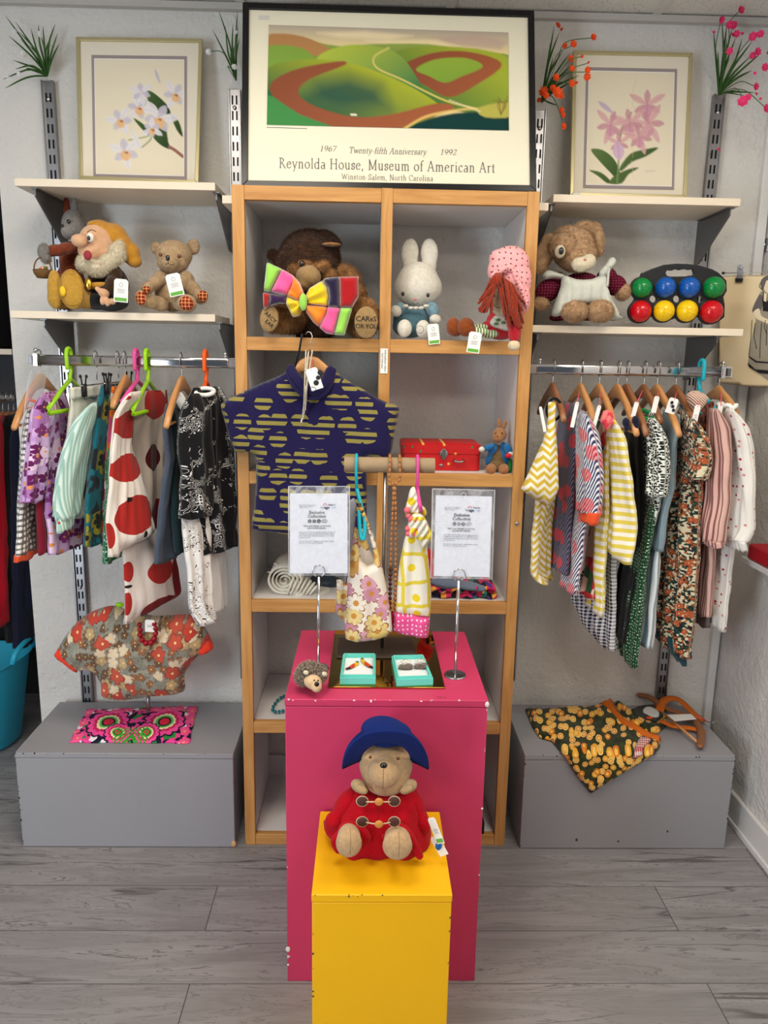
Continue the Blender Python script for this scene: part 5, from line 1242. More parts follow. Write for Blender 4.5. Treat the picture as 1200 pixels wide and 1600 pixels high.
blob('arm', [(178, 428, SY-.03, 13, 14, 12, .4), (174, 446, SY-.05, 11, 15, 11, .2), (164, 455, SY-.06, 10, 9, 10)], M_DKB, g)
blob('hand', [(162, 458, SY-.08, 9, 7, 8, .4), (153, 452, SY-.085, 5, 4, 5, .7), (160, 470, SY-.085, 4, 7, 4), (168, 472, SY-.085, 4.5, 7, 4), (176, 471, SY-.08, 6, 5, 4)], M_SKIN, g, vox=.002)
blob('head', [(152, 378, SY-.02, 28, 27, 27), (144, 392, SY-.04, 22, 18, 20), (160, 396, SY-.02, 22, 16, 22)], M_SKIN, g)
blob('nose', [(124, 376, SY-.08, 13, 10, 11, .1)], M_SKIN, g, vox=.0025)
blob('beard', [(135, 412, SY-.055, 15, 14, 15), (150, 418, SY-.05, 20, 13, 16), (168, 410, SY-.045, 18, 13, 15, -.5), (183, 396, SY-.04, 13, 16, 13), (187, 384, SY-.03, 9, 9, 10)], P_BEARD, g, fur=(6500, .007, .0005), seed=3)
blob('hat', [(164, 362, SY-.0, 24, 15, 26, .5), (178, 370, SY, 22, 20, 24, .6), (192, 384, SY, 16, 22, 20, -.4), (204, 396, SY, 15, 17, 15), (210, 408, SY, 12, 10, 12), (150, 352, SY-.01, 13, 7, 20, -.2)], M_OCHRE, g)
eye(g, 141, 371, SY-.085, 5.5, flat('white_felt', (236, 234, 228), .8), 'eye_white', 7); eye(g, 138.5, 372, SY-.097, 2.6, None, 'pupil', 3.6)
eye(g, 137, 399, SY-.097, 6.5, flat('dark_rose_felt', (150, 50, 60), .8), 'mouth', 7.5); line(g, [(136, 363, SY-.09), (143, 359, SY-.09), (150, 362, SY-.085)], .001)
ftag(189, 454, SY-.12, 22, 35, rot=-.08, label='white and green price tag hanging on the bearded doll')
# --- rabbit in rust coat with basket, behind
g = thing('plush_rabbit', at(110, 470, .26), 'grey plush rabbit in rust coat behind the bearded doll, holding basket', 'soft toy')
P_GREY = plushm('grey_plush', (150, 146, 142), (126, 120, 116)); M_RUST = plushm('rust_felt', (140, 66, 38), (118, 52, 30)); yR = .25
blob('head', [(116, 352, yR, 19, 24, 20), (108, 362, yR-.02, 12, 12, 14)], P_GREY, g); blob('body', [(112, 412, yR, 18, 34, 22), (110, 440, yR, 22, 26, 24)], M_RUST, g)
for x0 in (104, 116): blob('ear', [(x0, 326, yR, 6, 14, 5), (x0, 316, yR, 4.5, 9, 4)], P_GREY if x0 > 110 else M_RUST, g, vox=.0025)
blob('arm', [(118, 386, yR-.06, 10, 10, 10), (104, 388, yR-.085, 13, 9.5, 10), (88, 391, yR-.10, 12, 9.5, 9, .1), (78, 393, yR-.11, 8, 9, 8)], M_RUST, g)
blob('paw', [(69, 393, yR-.12, 9, 13, 9, .1), (72, 404, yR-.12, 8, 8, 8)], P_GREY, g, fur=(1500, .005, .0004))
eye(g, 107, 346, yR-.042, 3); eye(g, 98, 353, yR-.04, 2.5)
bk_ = thing('wicker_basket', at(68, 422, .10), 'tiny wicker basket of flowers hanging from the grey rabbit paw', 'basket')
c0 = at(67, 424, yR-.13); m = Mat('wicker', .8, .2); X, Y, Z, o3 = m.ob(); m.color(m.mix(m.noise(m.vec(X*3, Y*3, Z*12), 90, 2), lc(150, 112, 66), lc(84, 56, 30))); m.bump(m.noise(m.vec(X*3, Y*3, Z*12), 90, 2), .9, .003)
obj('bowl', MB().lathe([(.001, -.018), (.016, -.018), (.024, -.006), (.026, .004), (.023, .004), (.018, -.006), (.001, -.01)], c0, 20), m.m, bk_)
obj('handle', MB().tube([c0+Vector((.024*math.cos(a), 0, .003+.034*math.sin(a))) for a in np.linspace(0, PI, 14)], .002, 6), m.m, bk_)
for i in range(9): obj('flower_head', MB().ell(c0+Vector((R.uniform(-.016, .016), R.uniform(-.014, .014), .006+R.uniform(0, .006))), (.006, .006, .005), n=8, m=6), flat(['rose_petal', 'white_petal', 'olive_leaf'][i % 3], [(200, 120, 100), (226, 216, 200), (110, 110, 60)][i % 3], .8), bk_)

# --- tan teddy on left shelf
TY = .16
g = thing('teddy_bear', at(270, 487, TY), 'light tan teddy bear with tartan paws on lower left shelf', 'teddy bear')
blob('body', [(268, 458, TY+.02, 25, 28, 24), (268, 436, TY+.02, 21, 18, 20)], P_TAN, g, fur=(5000, .0035, .0004)); 
blob('head', [(272, 398, TY, 28, 22, 25), (270, 412, TY-.01, 24, 14, 22), (266, 411, TY-.04, 14, 11, 15)], P_TAN, g, fur=(5000, .0035, .0004))
for x, y, rx, ry in ((244, 387, 8, 9), (302, 386, 10, 12)): blob('ear', [(x, y, TY+.01, rx, ry, 5, .2)], P_TAN, g, vox=.0025, fur=(1200, .004, .0004))
blob('arm', [(254, 434, TY-.01, 13, 12, 12, .5), (242, 442, TY-.03, 14, 10, 11, -.5), (230, 451, TY-.045, 9, 9, 10)], P_TAN, g, fur=(2200, .0035, .0004))
blob('arm', [(292, 438, TY-.01, 12, 15, 12, -.3), (302, 452, TY-.03, 11, 14, 11, -.5), (313, 464, TY-.045, 11, 11, 11)], P_TAN, g, fur=(2200, .0035, .0004))
blob('leg', [(248, 474, TY-.02, 17, 11, 14, .3), (232, 470, TY-.045, 15, 11, 12, .4), (221, 466, TY-.065, 10, 13, 9, -.1)], P_TAN, g, fur=(2000, .0035, .0004))
blob('leg', [(284, 474, TY-.04, 14, 12, 18), (292, 474, TY-.08, 15.5, 14, 12)], P_TAN, g, fur=(1800, .003, .0004))
for x, y, rx, ry, dY, t in ((220.5, 466, 8, 10.5, .096, 0), (291, 474, 11, 11, .115, 0), (229, 453, 6, 6, .078, 0), (317, 463, 8, 9, .075, 0)): eye(g, x, y, TY-dY, rx, M_TARTAN, 'paw_pad', ry)
eye(g, 251, 398, TY-.055, 3, M_AMBER); eye(g, 280, 400.5, TY-.065, 3.2, M_AMBER); eye(g, 262, 403, TY-.098, 3.6, None, 'nose', 4.4); line(g, [(262, 406, TY-.098), (263, 411, TY-.098), (267, 414, TY-.09), (272, 412, TY-.085)], .0008)
line(g, [(263, 411, TY-.098), (259, 413, TY-.093)], .0008)
ftag(273, 445, TY-.09, 23, 34, rot=.22, label='white and green price tag on the tan teddy chest')

# --- big brown bear with bow
BY = .13
g = thing('teddy_bear', at(490, 520, BY), 'large dark brown teddy with multicoloured bow in top cubby hole', 'teddy bear')
blob('body', [(490, 490, BY+.04, 46, 40, 40), (490, 455, BY+.04, 36, 26, 34)], P_BROWN, g, vox=.005, fur=(9000, .012, .0007), seed=1, jit=.7)
blob('head', [(484, 402, BY+.02, 46, 40, 42), (486, 420, BY, 44, 34, 40), (452, 412, BY+.01, 22, 24, 24)], P_BROWN, g, vox=.005, fur=(18000, .012, .0007), seed=2, jit=.7)
blob('muzzle', [(482, 432, BY-.10, 20, 18, 20), (476, 444, BY-.10, 12, 10, 16)], P_SUEDE, g)
blob('ear', [(512, 371, BY+.0, 17, 9, 9, .45), (522, 378, BY-.01, 11, 7, 8, .5)], P_BROWN, g, fur=(3500, .008, .0006), seed=4)
eye(g, 518, 382, BY-.045, 15, P_LBROWN, 'inner_ear', 3)
blob('ear', [(427, 398, BY+.03, 8, 8, 8)], P_BROWN, g, fur=(900, .009, .0006))
eye(g, 472, 412, BY-.115, 4.4)
blob('cheek_fur', [(462, 424, BY-.085, 12, 9, 14, .6), (478, 414, BY-.095, 12, 6, 12, .1), (500, 418, BY-.09, 16, 8, 14, -.4), (514, 430, BY-.075, 12, 10, 14)], P_LBROWN, g, fur=(4000, .009, .0006), seed=8, jit=.7)
blob('arm', [(540, 428, BY-.01, 18, 14, 20, .3), (552, 444, BY-.03, 14, 22, 20, -.2), (560, 462, BY-.05, 12, 18, 18)], P_LBROWN, g, fur=(5000, .009, .0006), seed=5, jit=.7)
blob('leg', [(450, 500, BY-.05, 25, 19, 30), (434, 498, BY-.10, 26, 22, 16)], P_LBROWN, g, fur=(6000, .010, .0006), seed=6, jit=.7)
blob('leg', [(560, 500, BY-.05, 22, 24, 30), (569, 497, BY-.115, 25, 32, 12)], P_LBROWN, g, fur=(7000, .010, .0006), seed=7, jit=.7)
blob('foot_pad', [(421, 498, BY-.155, 15, 21, 5, .15)], P_SUEDE, g, vox=.002); blob('foot_pad', [(572, 504, BY-.165, 19, 25, 4)], P_SUEDE, g, vox=.002)
for s_, x, y, sz, rt_ in (('CAReS', 572, 502, 11, 0), ('FOR YOU', 571, 513, 9, -.05)):
    c = at(x, y, BY-.190); text('paw_writing', s_, c, (1, 0, .0), (0, 0, 1), sz*mpp(c), M_BLKTH, g, bold=.0003)
for s_, x, y, sz in (('ARCY', 421, 498, 8.5), ('EAR', 419, 508, 8.5)):
    c = at(x, y, BY-.186); text('paw_writing', s_, c, (.75, 0, -.66), (.66, 0, .75), sz*mpp(c), M_BLKTH, g, bold=.0003)
bw = thing('fabric_bow', at(475, 470, BY-.13), 'huge patchwork bow in neon and dark velvet on the brown bear', 'bow')
def zz(pts): return [(360+a/4.615, 290+b_/4.615) for a, b_ in pts]
vel = lambda n, c: (lambda m: (m.color(m.mix(m.noise(m.ob()[3], 40, 2), lc(*c), lc(*[max(0, q-26) for q in c]))), m.bump(m.noise(m.ob()[3], 500, 2), .4, .001), m.m)[2])(Mat(n, .8, .1, .7))
VG, VP, VO, VY, VN, VR, VU = vel('lime_velvet', (160, 222, 92)), vel('pink_velvet', (248, 96, 160)), vel('orange_velvet', (250, 140, 30)), vel('yellow_velvet', (246, 212, 20)), vel('navy_velvet', (30, 14, 62)), vel('red_velvet', (176, 6, 20)), vel('purple_velvet', (52, 12, 74))
kx, ky = 360+525/4.615, 290+840/4.615
fb = lambda x, y: .010*math.exp(-((x-kx)**2+(y-ky)**2)/1800)*math.sin(math.atan2(y-ky, x-kx)*9)
for nm, mt, pts in (('bow_patch', VG, [(262, 550), (375, 602), (292, 768), (240, 760)]), ('bow_patch', VP, [(373, 600), (455, 650), (470, 700), (405, 797), (290, 768)]), ('bow_patch', VO, [(455, 650), (500, 700), (530, 770), (520, 838), (405, 797), (430, 730)]),
                    ('bow_patch', VR, [(233, 766), (288, 780), (282, 872), (240, 897)]), ('bow_patch', VU, [(286, 778), (407, 795), (408, 852), (350, 852), (280, 872)]), ('bow_patch', VY, [(405, 795), (520, 835), (520, 900), (500, 940), (450, 950), (400, 850)]),
                    ('bow_patch', VY, [(540, 800), (570, 740), (660, 685), (702, 740), (712, 800), (702, 872), (550, 852)]), ('bow_patch', VN, [(660, 685), (690, 665), (787, 658), (792, 880), (700, 876), (712, 800), (700, 740)]), ('bow_patch', VR, [(785, 657), (925, 655), (925, 800), (880, 880), (790, 880)]),
                    ('bow_patch', VO, [(540, 855), (702, 876), (692, 925), (640, 1022), (595, 985), (545, 915)]), ('bow_patch', VP, [(700, 876), (797, 880), (747, 1076), (690, 1066), (638, 1022), (690, 925)]), ('bow_patch', VG, [(795, 880), (882, 878), (822, 1082), (745, 1076)])):
    puff(nm, zz(pts), BY-.165, mt, bw, thick=.02, D=9, step=2.5, fold=fb, back=.5)
c = at(kx, ky, BY-.185); obj('knot', MB().ell(c, (.010, .012, .022)), VG, bw)

# --- white rabbit plush in blue
WYY = .12
g = thing('plush_rabbit', at(650, 525, WYY), 'round white plush rabbit with upright ears and blue suit', 'soft toy')
M_BLUEV = plushm('blue_velour', (92, 130, 142), (74, 110, 124)); M_LBLUE = plushm('pale_blue_velour', (136, 170, 184), (120, 156, 172))
blob('head', [(653, 449, WYY, 38, 30, 30), (653, 440, WYY, 33, 30, 28)], P_WHITE, g, vox=.004, fur=(4000, .002, .0004))
for x, y, t in ((640.5, 397, .06), (671, 397, -.06)): blob('ear', [(x, y-2, WYY+.01, 14, 22, 8, t), (x+t*12, y+16, WYY+.01, 12, 20, 8, t)], P_WHITE, g)
blob('body', [(643, 500, WYY+.01, 29, 25, 26), (640, 510, WYY+.01, 27, 18, 27)], M_BLUEV, g)
blob('sleeve', [(624, 483, WYY-.02, 9, 11, 10, .5)], M_LBLUE, g, vox=.0025); blob('hand', [(619, 486, WYY-.04, 8.5, 9.5, 8, -.6)], P_WHITE, g, vox=.0025)
blob('sleeve', [(676, 484, WYY-.02, 10, 13, 11, -.4)], M_LBLUE, g, vox=.0025); blob('hand', [(680, 499, WYY-.04, 9.5, 8, 9)], P_WHITE, g, vox=.0025)
blob('foot', [(632, 513, WYY-.075, 12, 14, 12)], P_WHITE, g); blob('foot', [(661, 514, WYY-.075, 11.5, 14, 12)], P_WHITE, g)
for i in range(5): eye(g, 634+i*8, 480+(-2 if i in (0, 4) else 1), WYY-.05, 4.6, P_WHITE, 'scalloped_collar', 2.6)
eye(g, 629.5, 459, WYY-.060, 2.7, None, 'eye', 3.6); eye(g, 668.5, 461, WYY-.060, 2.7, None, 'eye', 3.6); eye(g, 648.5, 468, WYY-.072, 3, flat('rose_nose', (196, 120, 120), .8), 'nose', 2); line(g, [(643, 473, WYY-.072), (648.5, 475, WYY-.074), (654, 473, WYY-.072)], .0007)
line(g, [(656+6*math.cos(a), 515+6*math.sin(a), WYY-.105) for a in np.linspace(0, 6.3, 12)], .0007, flat('grey_thread', (120, 130, 140), .8))
ftag(677.5, 522, WYY-.125, 18, 31, rot=.13, label='white and green price tag on the white rabbit foot')

# --- rag doll with red yarn hair
DY = -.005; DL = .035
g = thing('rag_doll', at(770, 530, DY), 'rag doll with red yarn hair, pink spotted bonnet and striped legs', 'doll')
m = Mat('pink_spotted_cotton', .85, .15); X, Y, Z, o3 = m.ob(); sc3 = m.vec(X, Z); m.color(m.mix(m.vor(sc3, 66, .35)[0].lt(.14), lc(236, 168, 170), lc(110, 50, 60))); m.bump(m.noise(o3, 45, 3), .7, .008); M_PSPOT = m.m
M_YARN = plushm('red_yarn', (166, 58, 28), (128, 38, 18), 200); M_REDF = plushm('red_cotton_felt', (198, 38, 50), (178, 30, 42)); M_SH2 = plushm('rust_suede', (150, 76, 30), (128, 60, 22)); M_CREAM = plushm('cream_cotton', (226, 210, 176), (216, 196, 160))
blob('bonnet', [(797, 412, DY-.02, 31, 27, 22), (804, 436, DY-.02, 27, 34, 22, -.15), (812, 466, DY-.03, 17, 26, 16, -.1), (776, 420, DY-.02, 14, 20, 18, .2), (778, 404, DY-.02, 14, 14, 18)], M_PSPOT, g)
b = MB()
for a0 in np.linspace(0, 1, 26):   # gathered brim frill
    x = 770+52*a0; y = 432-14*math.sin(a0*PI)+60*max(0, a0-.55)*1.5
    c = at(x, y, DY-.052); b.ell(c, (.007, .012, .010+.004*math.sin(a0*40)), n=8, m=6)
obj('bonnet_frill', b, M_PSPOT, g)
blob('head', [(780, 464, DY-.025, 17, 24, 18), (784, 480, DY-.02, 16, 14, 16)], M_CREAM, g)
mb = MB()
def strand(x0, y0, x1, y1, Yo, r=.0034):
    bx = R.uniform(-5, 5); P_ = [tuple(at(x0, y0, Yo)), tuple(at((x0+x1)/2+bx, (y0+y1)/2, Yo-.012)), tuple(at(x1, y1, Yo-.004))]; mb.tube([Vector(q) for q in catmull(P_, 7)], r, 6, round_=True)
for i in range(20): strand(783-i*.5, 430+R.uniform(-2, 4), 748+i*1.05+R.uniform(-2, 2), 450+R.uniform(0, 40), DY-.062-R.uniform(0, .012))
for i in range(34): strand(780+i*.7, 430+i*.5, 788+i*.9+R.uniform(-2, 3), 478+R.uniform(-10, 34), DY-.068+R.uniform(-.008, .010))
for i in range(8): strand(775+i, 428, 764+i*3.2, 446+R.uniform(-4, 4), DY-.074)
obj('yarn_hair', mb, M_YARN, g)
eye(g, 772, 461, DY-.058, 1.5, None, 'eye', 4); line(g, [(772, 476, DY-.056), (777, 481, DY-.056), (783, 480, DY-.056)], .0008)
blob('body', [(782, 512, DL, 19, 18, 16), (776, 500, DL, 16, 14, 18)], M_REDF, g); blob('skirt', [(782, 520, DL-.02, 21, 11, 18), (764, 510, DL-.01, 14, 10, 16, -.4)], M_REDF, g)
puff('apron', [(768, 498), (782, 488), (792, 496), (796, 512), (794, 518), (780, 514), (766, 508)], DL-.055, P_WHITE, g, thick=.010, D=7, step=2.5, smooth=2)
for x, y in ((778, 500), (786, 504), (775, 506)): eye(g, x, y, DL-.0675, 3.4, flat('leaf_green_felt', (84, 130, 70), .8), 'leaf_motif', 2.2)
m = Mat('green_white_stripes', .85); X, Y, Z, o3 = m.ob(); m.color(m.mix((X/.0078).fr().gt(.5), lc(232, 228, 208), lc(92, 140, 72))); M_STRIPE = m.m
blob('leg', [(766, 522, DL-.045, 14, 6.5, 8, -.05), (752, 519, DL-.055, 14, 6.5, 8, -.05), (742, 517, DL-.06, 8, 6.5, 7)], M_STRIPE, g, vox=.002)
blob('leg', [(748, 512, DL-.03, 18, 5.5, 7, -.08)], M_STRIPE, g, vox=.002)
blob('shoe', [(708, 510, DL-.04, 11, 14.5, 12), (712, 518, DL-.04, 10, 8, 11)], M_SH2, g); blob('shoe', [(728, 511, DL-.06, 14, 15, 13), (736, 517, DL-.06, 9, 8, 10)], M_SH2, g)
blob('arm', [(800, 502, DY-.035, 9, 16, 10, -.05), (804, 520, DY-.045, 10, 17, 10)], M_REDF, g); blob('hand', [(803, 540, DY-.05, 10, 8.5, 8)], M_CREAM, g, vox=.0025)
ftag(741, 535, -.06, 20, 32, rot=-.12, label='white and green price tag by the rag doll shoes')

# --- plush rabbit in burgundy dress, right shelf
RY2 = .17
g = thing('plush_rabbit', at(915, 500, RY2), 'floppy eared brown plush rabbit in burgundy dress and white apron', 'soft toy')
m = Mat('burgundy_sprig', .85, .1); X, Y, Z, o3 = m.ob(); m.color(m.mix(m.vor(m.vec(X, Z), 130, .2)[0].lt(.17), lc(92, 18, 40), lc(160, 90, 110))); m.bump(m.noise(o3, 40, 3), .6, .006); M_BURG = m.m
M_LIN = plushm('white_linen', (214, 216, 204), (198, 202, 190), 30)
blob('body', [(912, 468, RY2+.02, 42, 30, 32), (908, 448, RY2+.02, 32, 22, 28)], M_BURG, g)
blob('head', [(896, 388, RY2, 33, 31, 32), (902, 400, RY2-.02, 30, 24, 28), (888, 372, RY2, 24, 18, 26)], P_RABBIT, g, vox=.004, fur=(11000, .006, .0006), seed=11, jit=.8)
blob('muzzle', [(908, 413, RY2-.085, 15, 11, 13), (920, 408, RY2-.08, 11, 11, 12)], P_BEARD, g, fur=(1500, .003, .0004))
eye(g, 875, 393, RY2-.068, 8.5, P_BEARD, 'eye_patch', 10); eye(g, 877, 392, RY2-.086, 4.2, None, 'eye', 5.6); eye(g, 914, 406, RY2-.128, 2.6, flat('rose_nose', (196, 120, 120), .8), 'nose', 1.8)
blob('cheek', [(880, 384, RY2-.03, 22, 20, 24)], P_RABBIT, g, fur=(3000, .008, .0007), seed=19, jit=.9)
blob('ear', [(862, 378, RY2, 15, 12, 9, .5), (852, 396, RY2-.01, 14, 20, 8, .2), (846, 414, RY2-.015, 10, 14, 7, .4)], P_RABBIT, g, fur=(4500, .006, .0006), seed=12, jit=.8)
blob('ear', [(912, 354, RY2, 16, 9, 8, -.2), (928, 358, RY2, 12, 11, 8, .6), (936, 376, RY2-.01, 8, 20, 7, -.1), (936, 390, RY2-.01, 7, 10, 7)], P_RABBIT, g, fur=(4000, .006, .0006), seed=13, jit=.8)
blob('sleeve', [(870, 440, RY2-.0, 16, 14, 16, -.5), (856, 454, RY2-.02, 20, 17, 17, -.5)], M_BURG, g); blob('paw', [(846, 474, RY2-.03, 12, 10, 12)], P_RABBIT, g, fur=(1200, .006, .0006))
blob('sleeve', [(948, 434, RY2-.0, 16, 16, 16, .5), (962, 446, RY2-.02, 17, 16, 16, .5)], M_BURG, g); blob('paw', [(973, 456, RY2-.03, 12, 13, 12, .3)], P_RABBIT, g, fur=(1500, .006, .0006))
puff('apron', [(880, 430), (900, 436), (925, 436), (946, 428), (950, 450), (958, 470), (970, 494), (978, 498), (950, 500), (930, 478), (905, 478), (880, 492), (862, 494), (868, 470), (876, 448)], RY2-.075, M_LIN, g, thick=.03, D=16, step=3, smooth=2, fold=lambda x, y: .006*math.sin((x-912)*.42)*min(1, (y-425)/50))
puff('collar_ruffle', [(848, 430), (856, 422), (872, 426), (884, 430), (882, 437), (866, 435), (852, 436)], RY2-.05, M_LIN, g, thick=.012, D=5, step=2.5, smooth=2)
puff('collar_ruffle', [(936, 424), (946, 414), (952, 404), (960, 402), (963, 411), (956, 420), (948, 432), (938, 434)], RY2-.07, M_LIN, g, thick=.012, D=5, step=2.5, smooth=2)
puff('ribbon', [(950, 416), (954, 416), (951, 448), (946, 450)], RY2-.10, M_LIN, g, thick=.004, D=3, step=2)
blob('foot', [(898, 486, RY2-.10, 21, 16, 18)], P_RABBIT, g, fur=(4500, .006, .0006), seed=14, jit=.8); blob('foot', [(938, 486, RY2-.10, 21, 17, 18)], P_RABBIT, g, fur=(4500, .006, .0006), seed=15, jit=.8)
blob('skirt_hem', [(876, 494, RY2-.02, 18, 7, 24, -.2), (916, 494, RY2-.0, 40, 7, 26), (958, 494, RY2-.03, 12, 7, 16)], M_BURG, g)

# --- boules set
QY = .14
g = thing('boules_carrier', at(1060, 502, QY), 'black plastic carrying tray for boules on lower right shelf', 'boules tray')
def z7(pts): return [(820+a/3.158, 290+b_/3.158) for a, b_ in pts]
M_BLKP = flat('black_plastic', (28, 30, 34), .35)
tray = z7([(560, 470), (575, 432), (620, 412), (680, 392), (740, 386), (800, 388), (860, 396), (920, 414), (950, 430), (990, 470), (992, 520), (975, 550), (982, 590), (980, 650), (940, 680), (900, 672), (860, 640), (800, 672), (740, 655), (686, 674), (640, 640), (570, 672), (520, 650), (516, 600), (540, 560), (528, 520)])
holes = [z7([(690, 432), (700, 416), (722, 420), (742, 412), (762, 418), (784, 412), (806, 416), (826, 414), (832, 436), (820, 448), (700, 450)])]
s7 = mpp(at(1060, 460, QY))
def trayplate():
    xs = [p[0] for p in tray]; ys = [p[1] for p in tray]; step = 1.5; gx = np.arange(min(xs)-2, max(xs)+2, step); gy = np.arange(min(ys)-2, max(ys)+2, step)
    XX, YY = np.meshgrid(gx, gy); V = np.stack([XX.ravel(), YY.ravel()], 1); ci = [(820+a/3.158, 290+b_/3.158) for a, b_ in ((630, 560), (746, 560), (862, 562))]
    def ok(P): 
        r = inside(P, tray)
        for h in holes: r &= ~inside(P, h)
        for c in ci: r &= np.hypot(P[:, 0]-c[0], P[:, 1]-c[1]) > 5.6
        return r
    cc = np.stack([((XX[:-1, :-1]+XX[1:, 1:])/2).ravel(), ((YY[:-1, :-1]+YY[1:, 1:])/2).ravel()], 1); keep = ok(cc); nx = len(gx); cnt = {}
    cells = [(k//(nx-1), k % (nx-1)) for k in np.nonzero(keep)[0]]
    for (i, j) in cells:
        for k in (i*nx+j, i*nx+j+1, (i+1)*nx+j+1, (i+1)*nx+j): cnt[k] = cnt.get(k, 0)+1
    mb = MB(); idx = {}
    d1, n1 = seg_near(V, tray); d2, n2 = seg_near(V, holes[0])
    for k, c in cnt.items():
        p = V[k].copy()
        if c < 4:
            best = (d1[k], n1[k]); 
            if d2[k] < best[0]: best = (d2[k], n2[k])
            for c_ in ci:
                r = math.hypot(p[0]-c_[0], p[1]-c_[1]); dd = abs(r-5.6)
                if dd < best[0]: best = (dd, np.array([c_[0]+(p[0]-c_[0])*5.6/r, c_[1]+(p[1]-c_[1])*5.6/r]))
            p = best[1]
        idx[k] = len(mb.v); mb.v.append(at(p[0], p[1], QY))
    for (i, j) in cells: mb.face([idx[k] for k in (i*nx+j, i*nx+j+1, (i+1)*nx+j+1, (i+1)*nx+j)])
    return mb
o = obj('tray_plate', trayplate(), M_BLKP, g); so = o.modifiers.new('s', 'SOLIDIFY'); so.thickness = .012; so.offset = 0; be = o.modifiers.new('b', 'BEVEL'); be.width = .002; be.limit_method = 'ANGLE'
cols = {'green': (6, 128, 58), 'blue': (14, 84, 170), 'red': (196, 8, 24), 'yellow': (238, 196, 10)}
posn = {'in upper row beside the rabbit': 0}
for x, y, r, cn, where in ((578, 505, 49, 'green', 'upper corner nearest the rabbit'), (695, 503, 50, 'blue', 'upper row, next to the rabbit side green ball'), (812, 503, 51, 'blue', 'upper row, above a yellow ball near wall upright'), (933, 503, 53, 'green', 'upper corner nearest the tea towel'),
                    (571, 620, 52, 'red', 'lower corner nearest the rabbit'), (686, 618, 51, 'yellow', 'lower row, next to the rabbit side red ball'), (800, 618, 52, 'yellow', 'lower row, next to the tea towel side red ball'), (920, 622, 55, 'red', 'lower corner nearest the tea towel')):
    px, py = 820+x/3.158, 290+y/3.158; c = at(px, py, QY-.012); s = mpp(c); r_ = r/3.158*s
    m = Mat(cn+'_ball_plastic', .2, .5); X, Y, Z, o3 = m.ob(); m.color(lc(*cols[cn]))
    t = thing('boule', c, '%s plastic boule in black tray, %s' % (cn, where), 'boule')
    obj('ball', MB().ell(c, (r_, r_, r_), n=32, m=20), m.m, t)
    gr = MB(); 
    for dz in (-.25, .1): gr.tube([c+Vector((r_*1.0*math.sqrt(1-dz*dz)*math.cos(a), r_*math.sqrt(1-dz*dz)*math.sin(a), r_*dz+.004*math.sin(a*2))) for a in np.linspace(PI*1.02, PI*1.98, 20)], .0008, 5)
    for dx in (-.3, .3): gr.tube([c+Vector((r_*dx, -r_*math.sqrt(1-dx*dx)*math.cos(a), r_*math.sqrt(1-dx*dx)*math.sin(a))) for a in np.linspace(-1.1, 1.1, 20)], .0008, 5)
    obj('grooves', gr, m.m, t)
    cup = MB(); cup.lathe([(r_*1.04, -.004), (r_*1.12, -.004), (r_*1.12, .010), (r_*1.04, .010)], (0, 0, 0), 28, Matrix.Translation(c+Vector((0, .012, 0))) @ Matrix.Rotation(PI/2, 4, 'X')); obj('cup_ring', cup, M_BLKP, g)

# --- small rabbit in blue jacket + red suitcase
SY3 = .06
def z3p(a, b_): return 590+a/4.444, 560+b_/4.444
g = thing('plush_rabbit', at(779, 740, SY3), 'small tan plush rabbit in bright blue jacket beside red suitcase', 'soft toy')
P_T2 = plushm('tawny_plush', (176, 126, 84), (152, 102, 66)); P_T3 = plushm('drab_tummy_plush', (140, 112, 74), (124, 96, 60)); M_BJ = plushm('blue_felt', (40, 120, 180), (30, 100, 160), 60)
blob('body', [(778, 714, SY3+.02, 15, 19, 14), (777, 728, SY3+.015, 19, 12, 15)], P_T3, g, vox=.0025); blob('head', [(780.5, 679, SY3, 11.5, 11, 12), (778, 684, SY3-.01, 9, 8, 11)], P_T2, g, vox=.0022)
blob('ear', [(780, 662, SY3+.01, 3.6, 9, 3, -.1)], P_T2, g, vox=.0016); blob('ear', [(788, 665, SY3+.01, 3.4, 9, 3, .35)], P_T2, g, vox=.0016)
blob('jacket', [(770, 702, SY3+.0, 7, 10, 9, .5), (764, 716, SY3+.01, 5, 12, 9, .3), (788, 706, SY3+.005, 7, 16, 10, -.15), (790, 718, SY3+.01, 6, 9, 9)], M_BJ, g, vox=.0022)
blob('sleeve', [(763, 699, SY3-.02, 10, 5, 6, -.5)], M_BJ, g, vox=.002); blob('sleeve', [(794, 702, SY3-.02, 6, 10, 6, -.4)], M_BJ, g, vox=.002)
blob('hand', [(752.5, 702, SY3-.03, 5, 4.5, 4.5)], P_WHITE, g, vox=.0016); blob('hand', [(798, 710, SY3-.03, 5, 4.5, 4.5)], P_WHITE, g, vox=.0016)
blob('foot', [(767, 733, SY3-.03, 8.5, 9, 9, .3)], P_T2, g, vox=.002); blob('foot', [(787, 733, SY3-.03, 9, 8.5, 9, -.3)], P_T2, g, vox=.002)
eye(g, 784.5, 677, SY3-.026, 1.4); eye(g, 774, 677, SY3-.027, 1.2); eye(g, 777.5, 682, SY3-.038, 1.3, None, 'nose', 1)
t = thing('toy_radish', at(795, 716, SY3-.04), 'red felt radish with green leaves held by small rabbit', 'toy radish'); eye(t, 794, 712, SY3-.045, 5, flat('radish_red', (190, 20, 40), .6), 'root', 4); puff('leaf', [(796, 716), (801, 722), (800, 736), (794, 738), (793, 726)], SY3-.03, flat('radish_green', (20, 110, 50), .8), t, thick=.006, D=4, step=2, smooth=2)

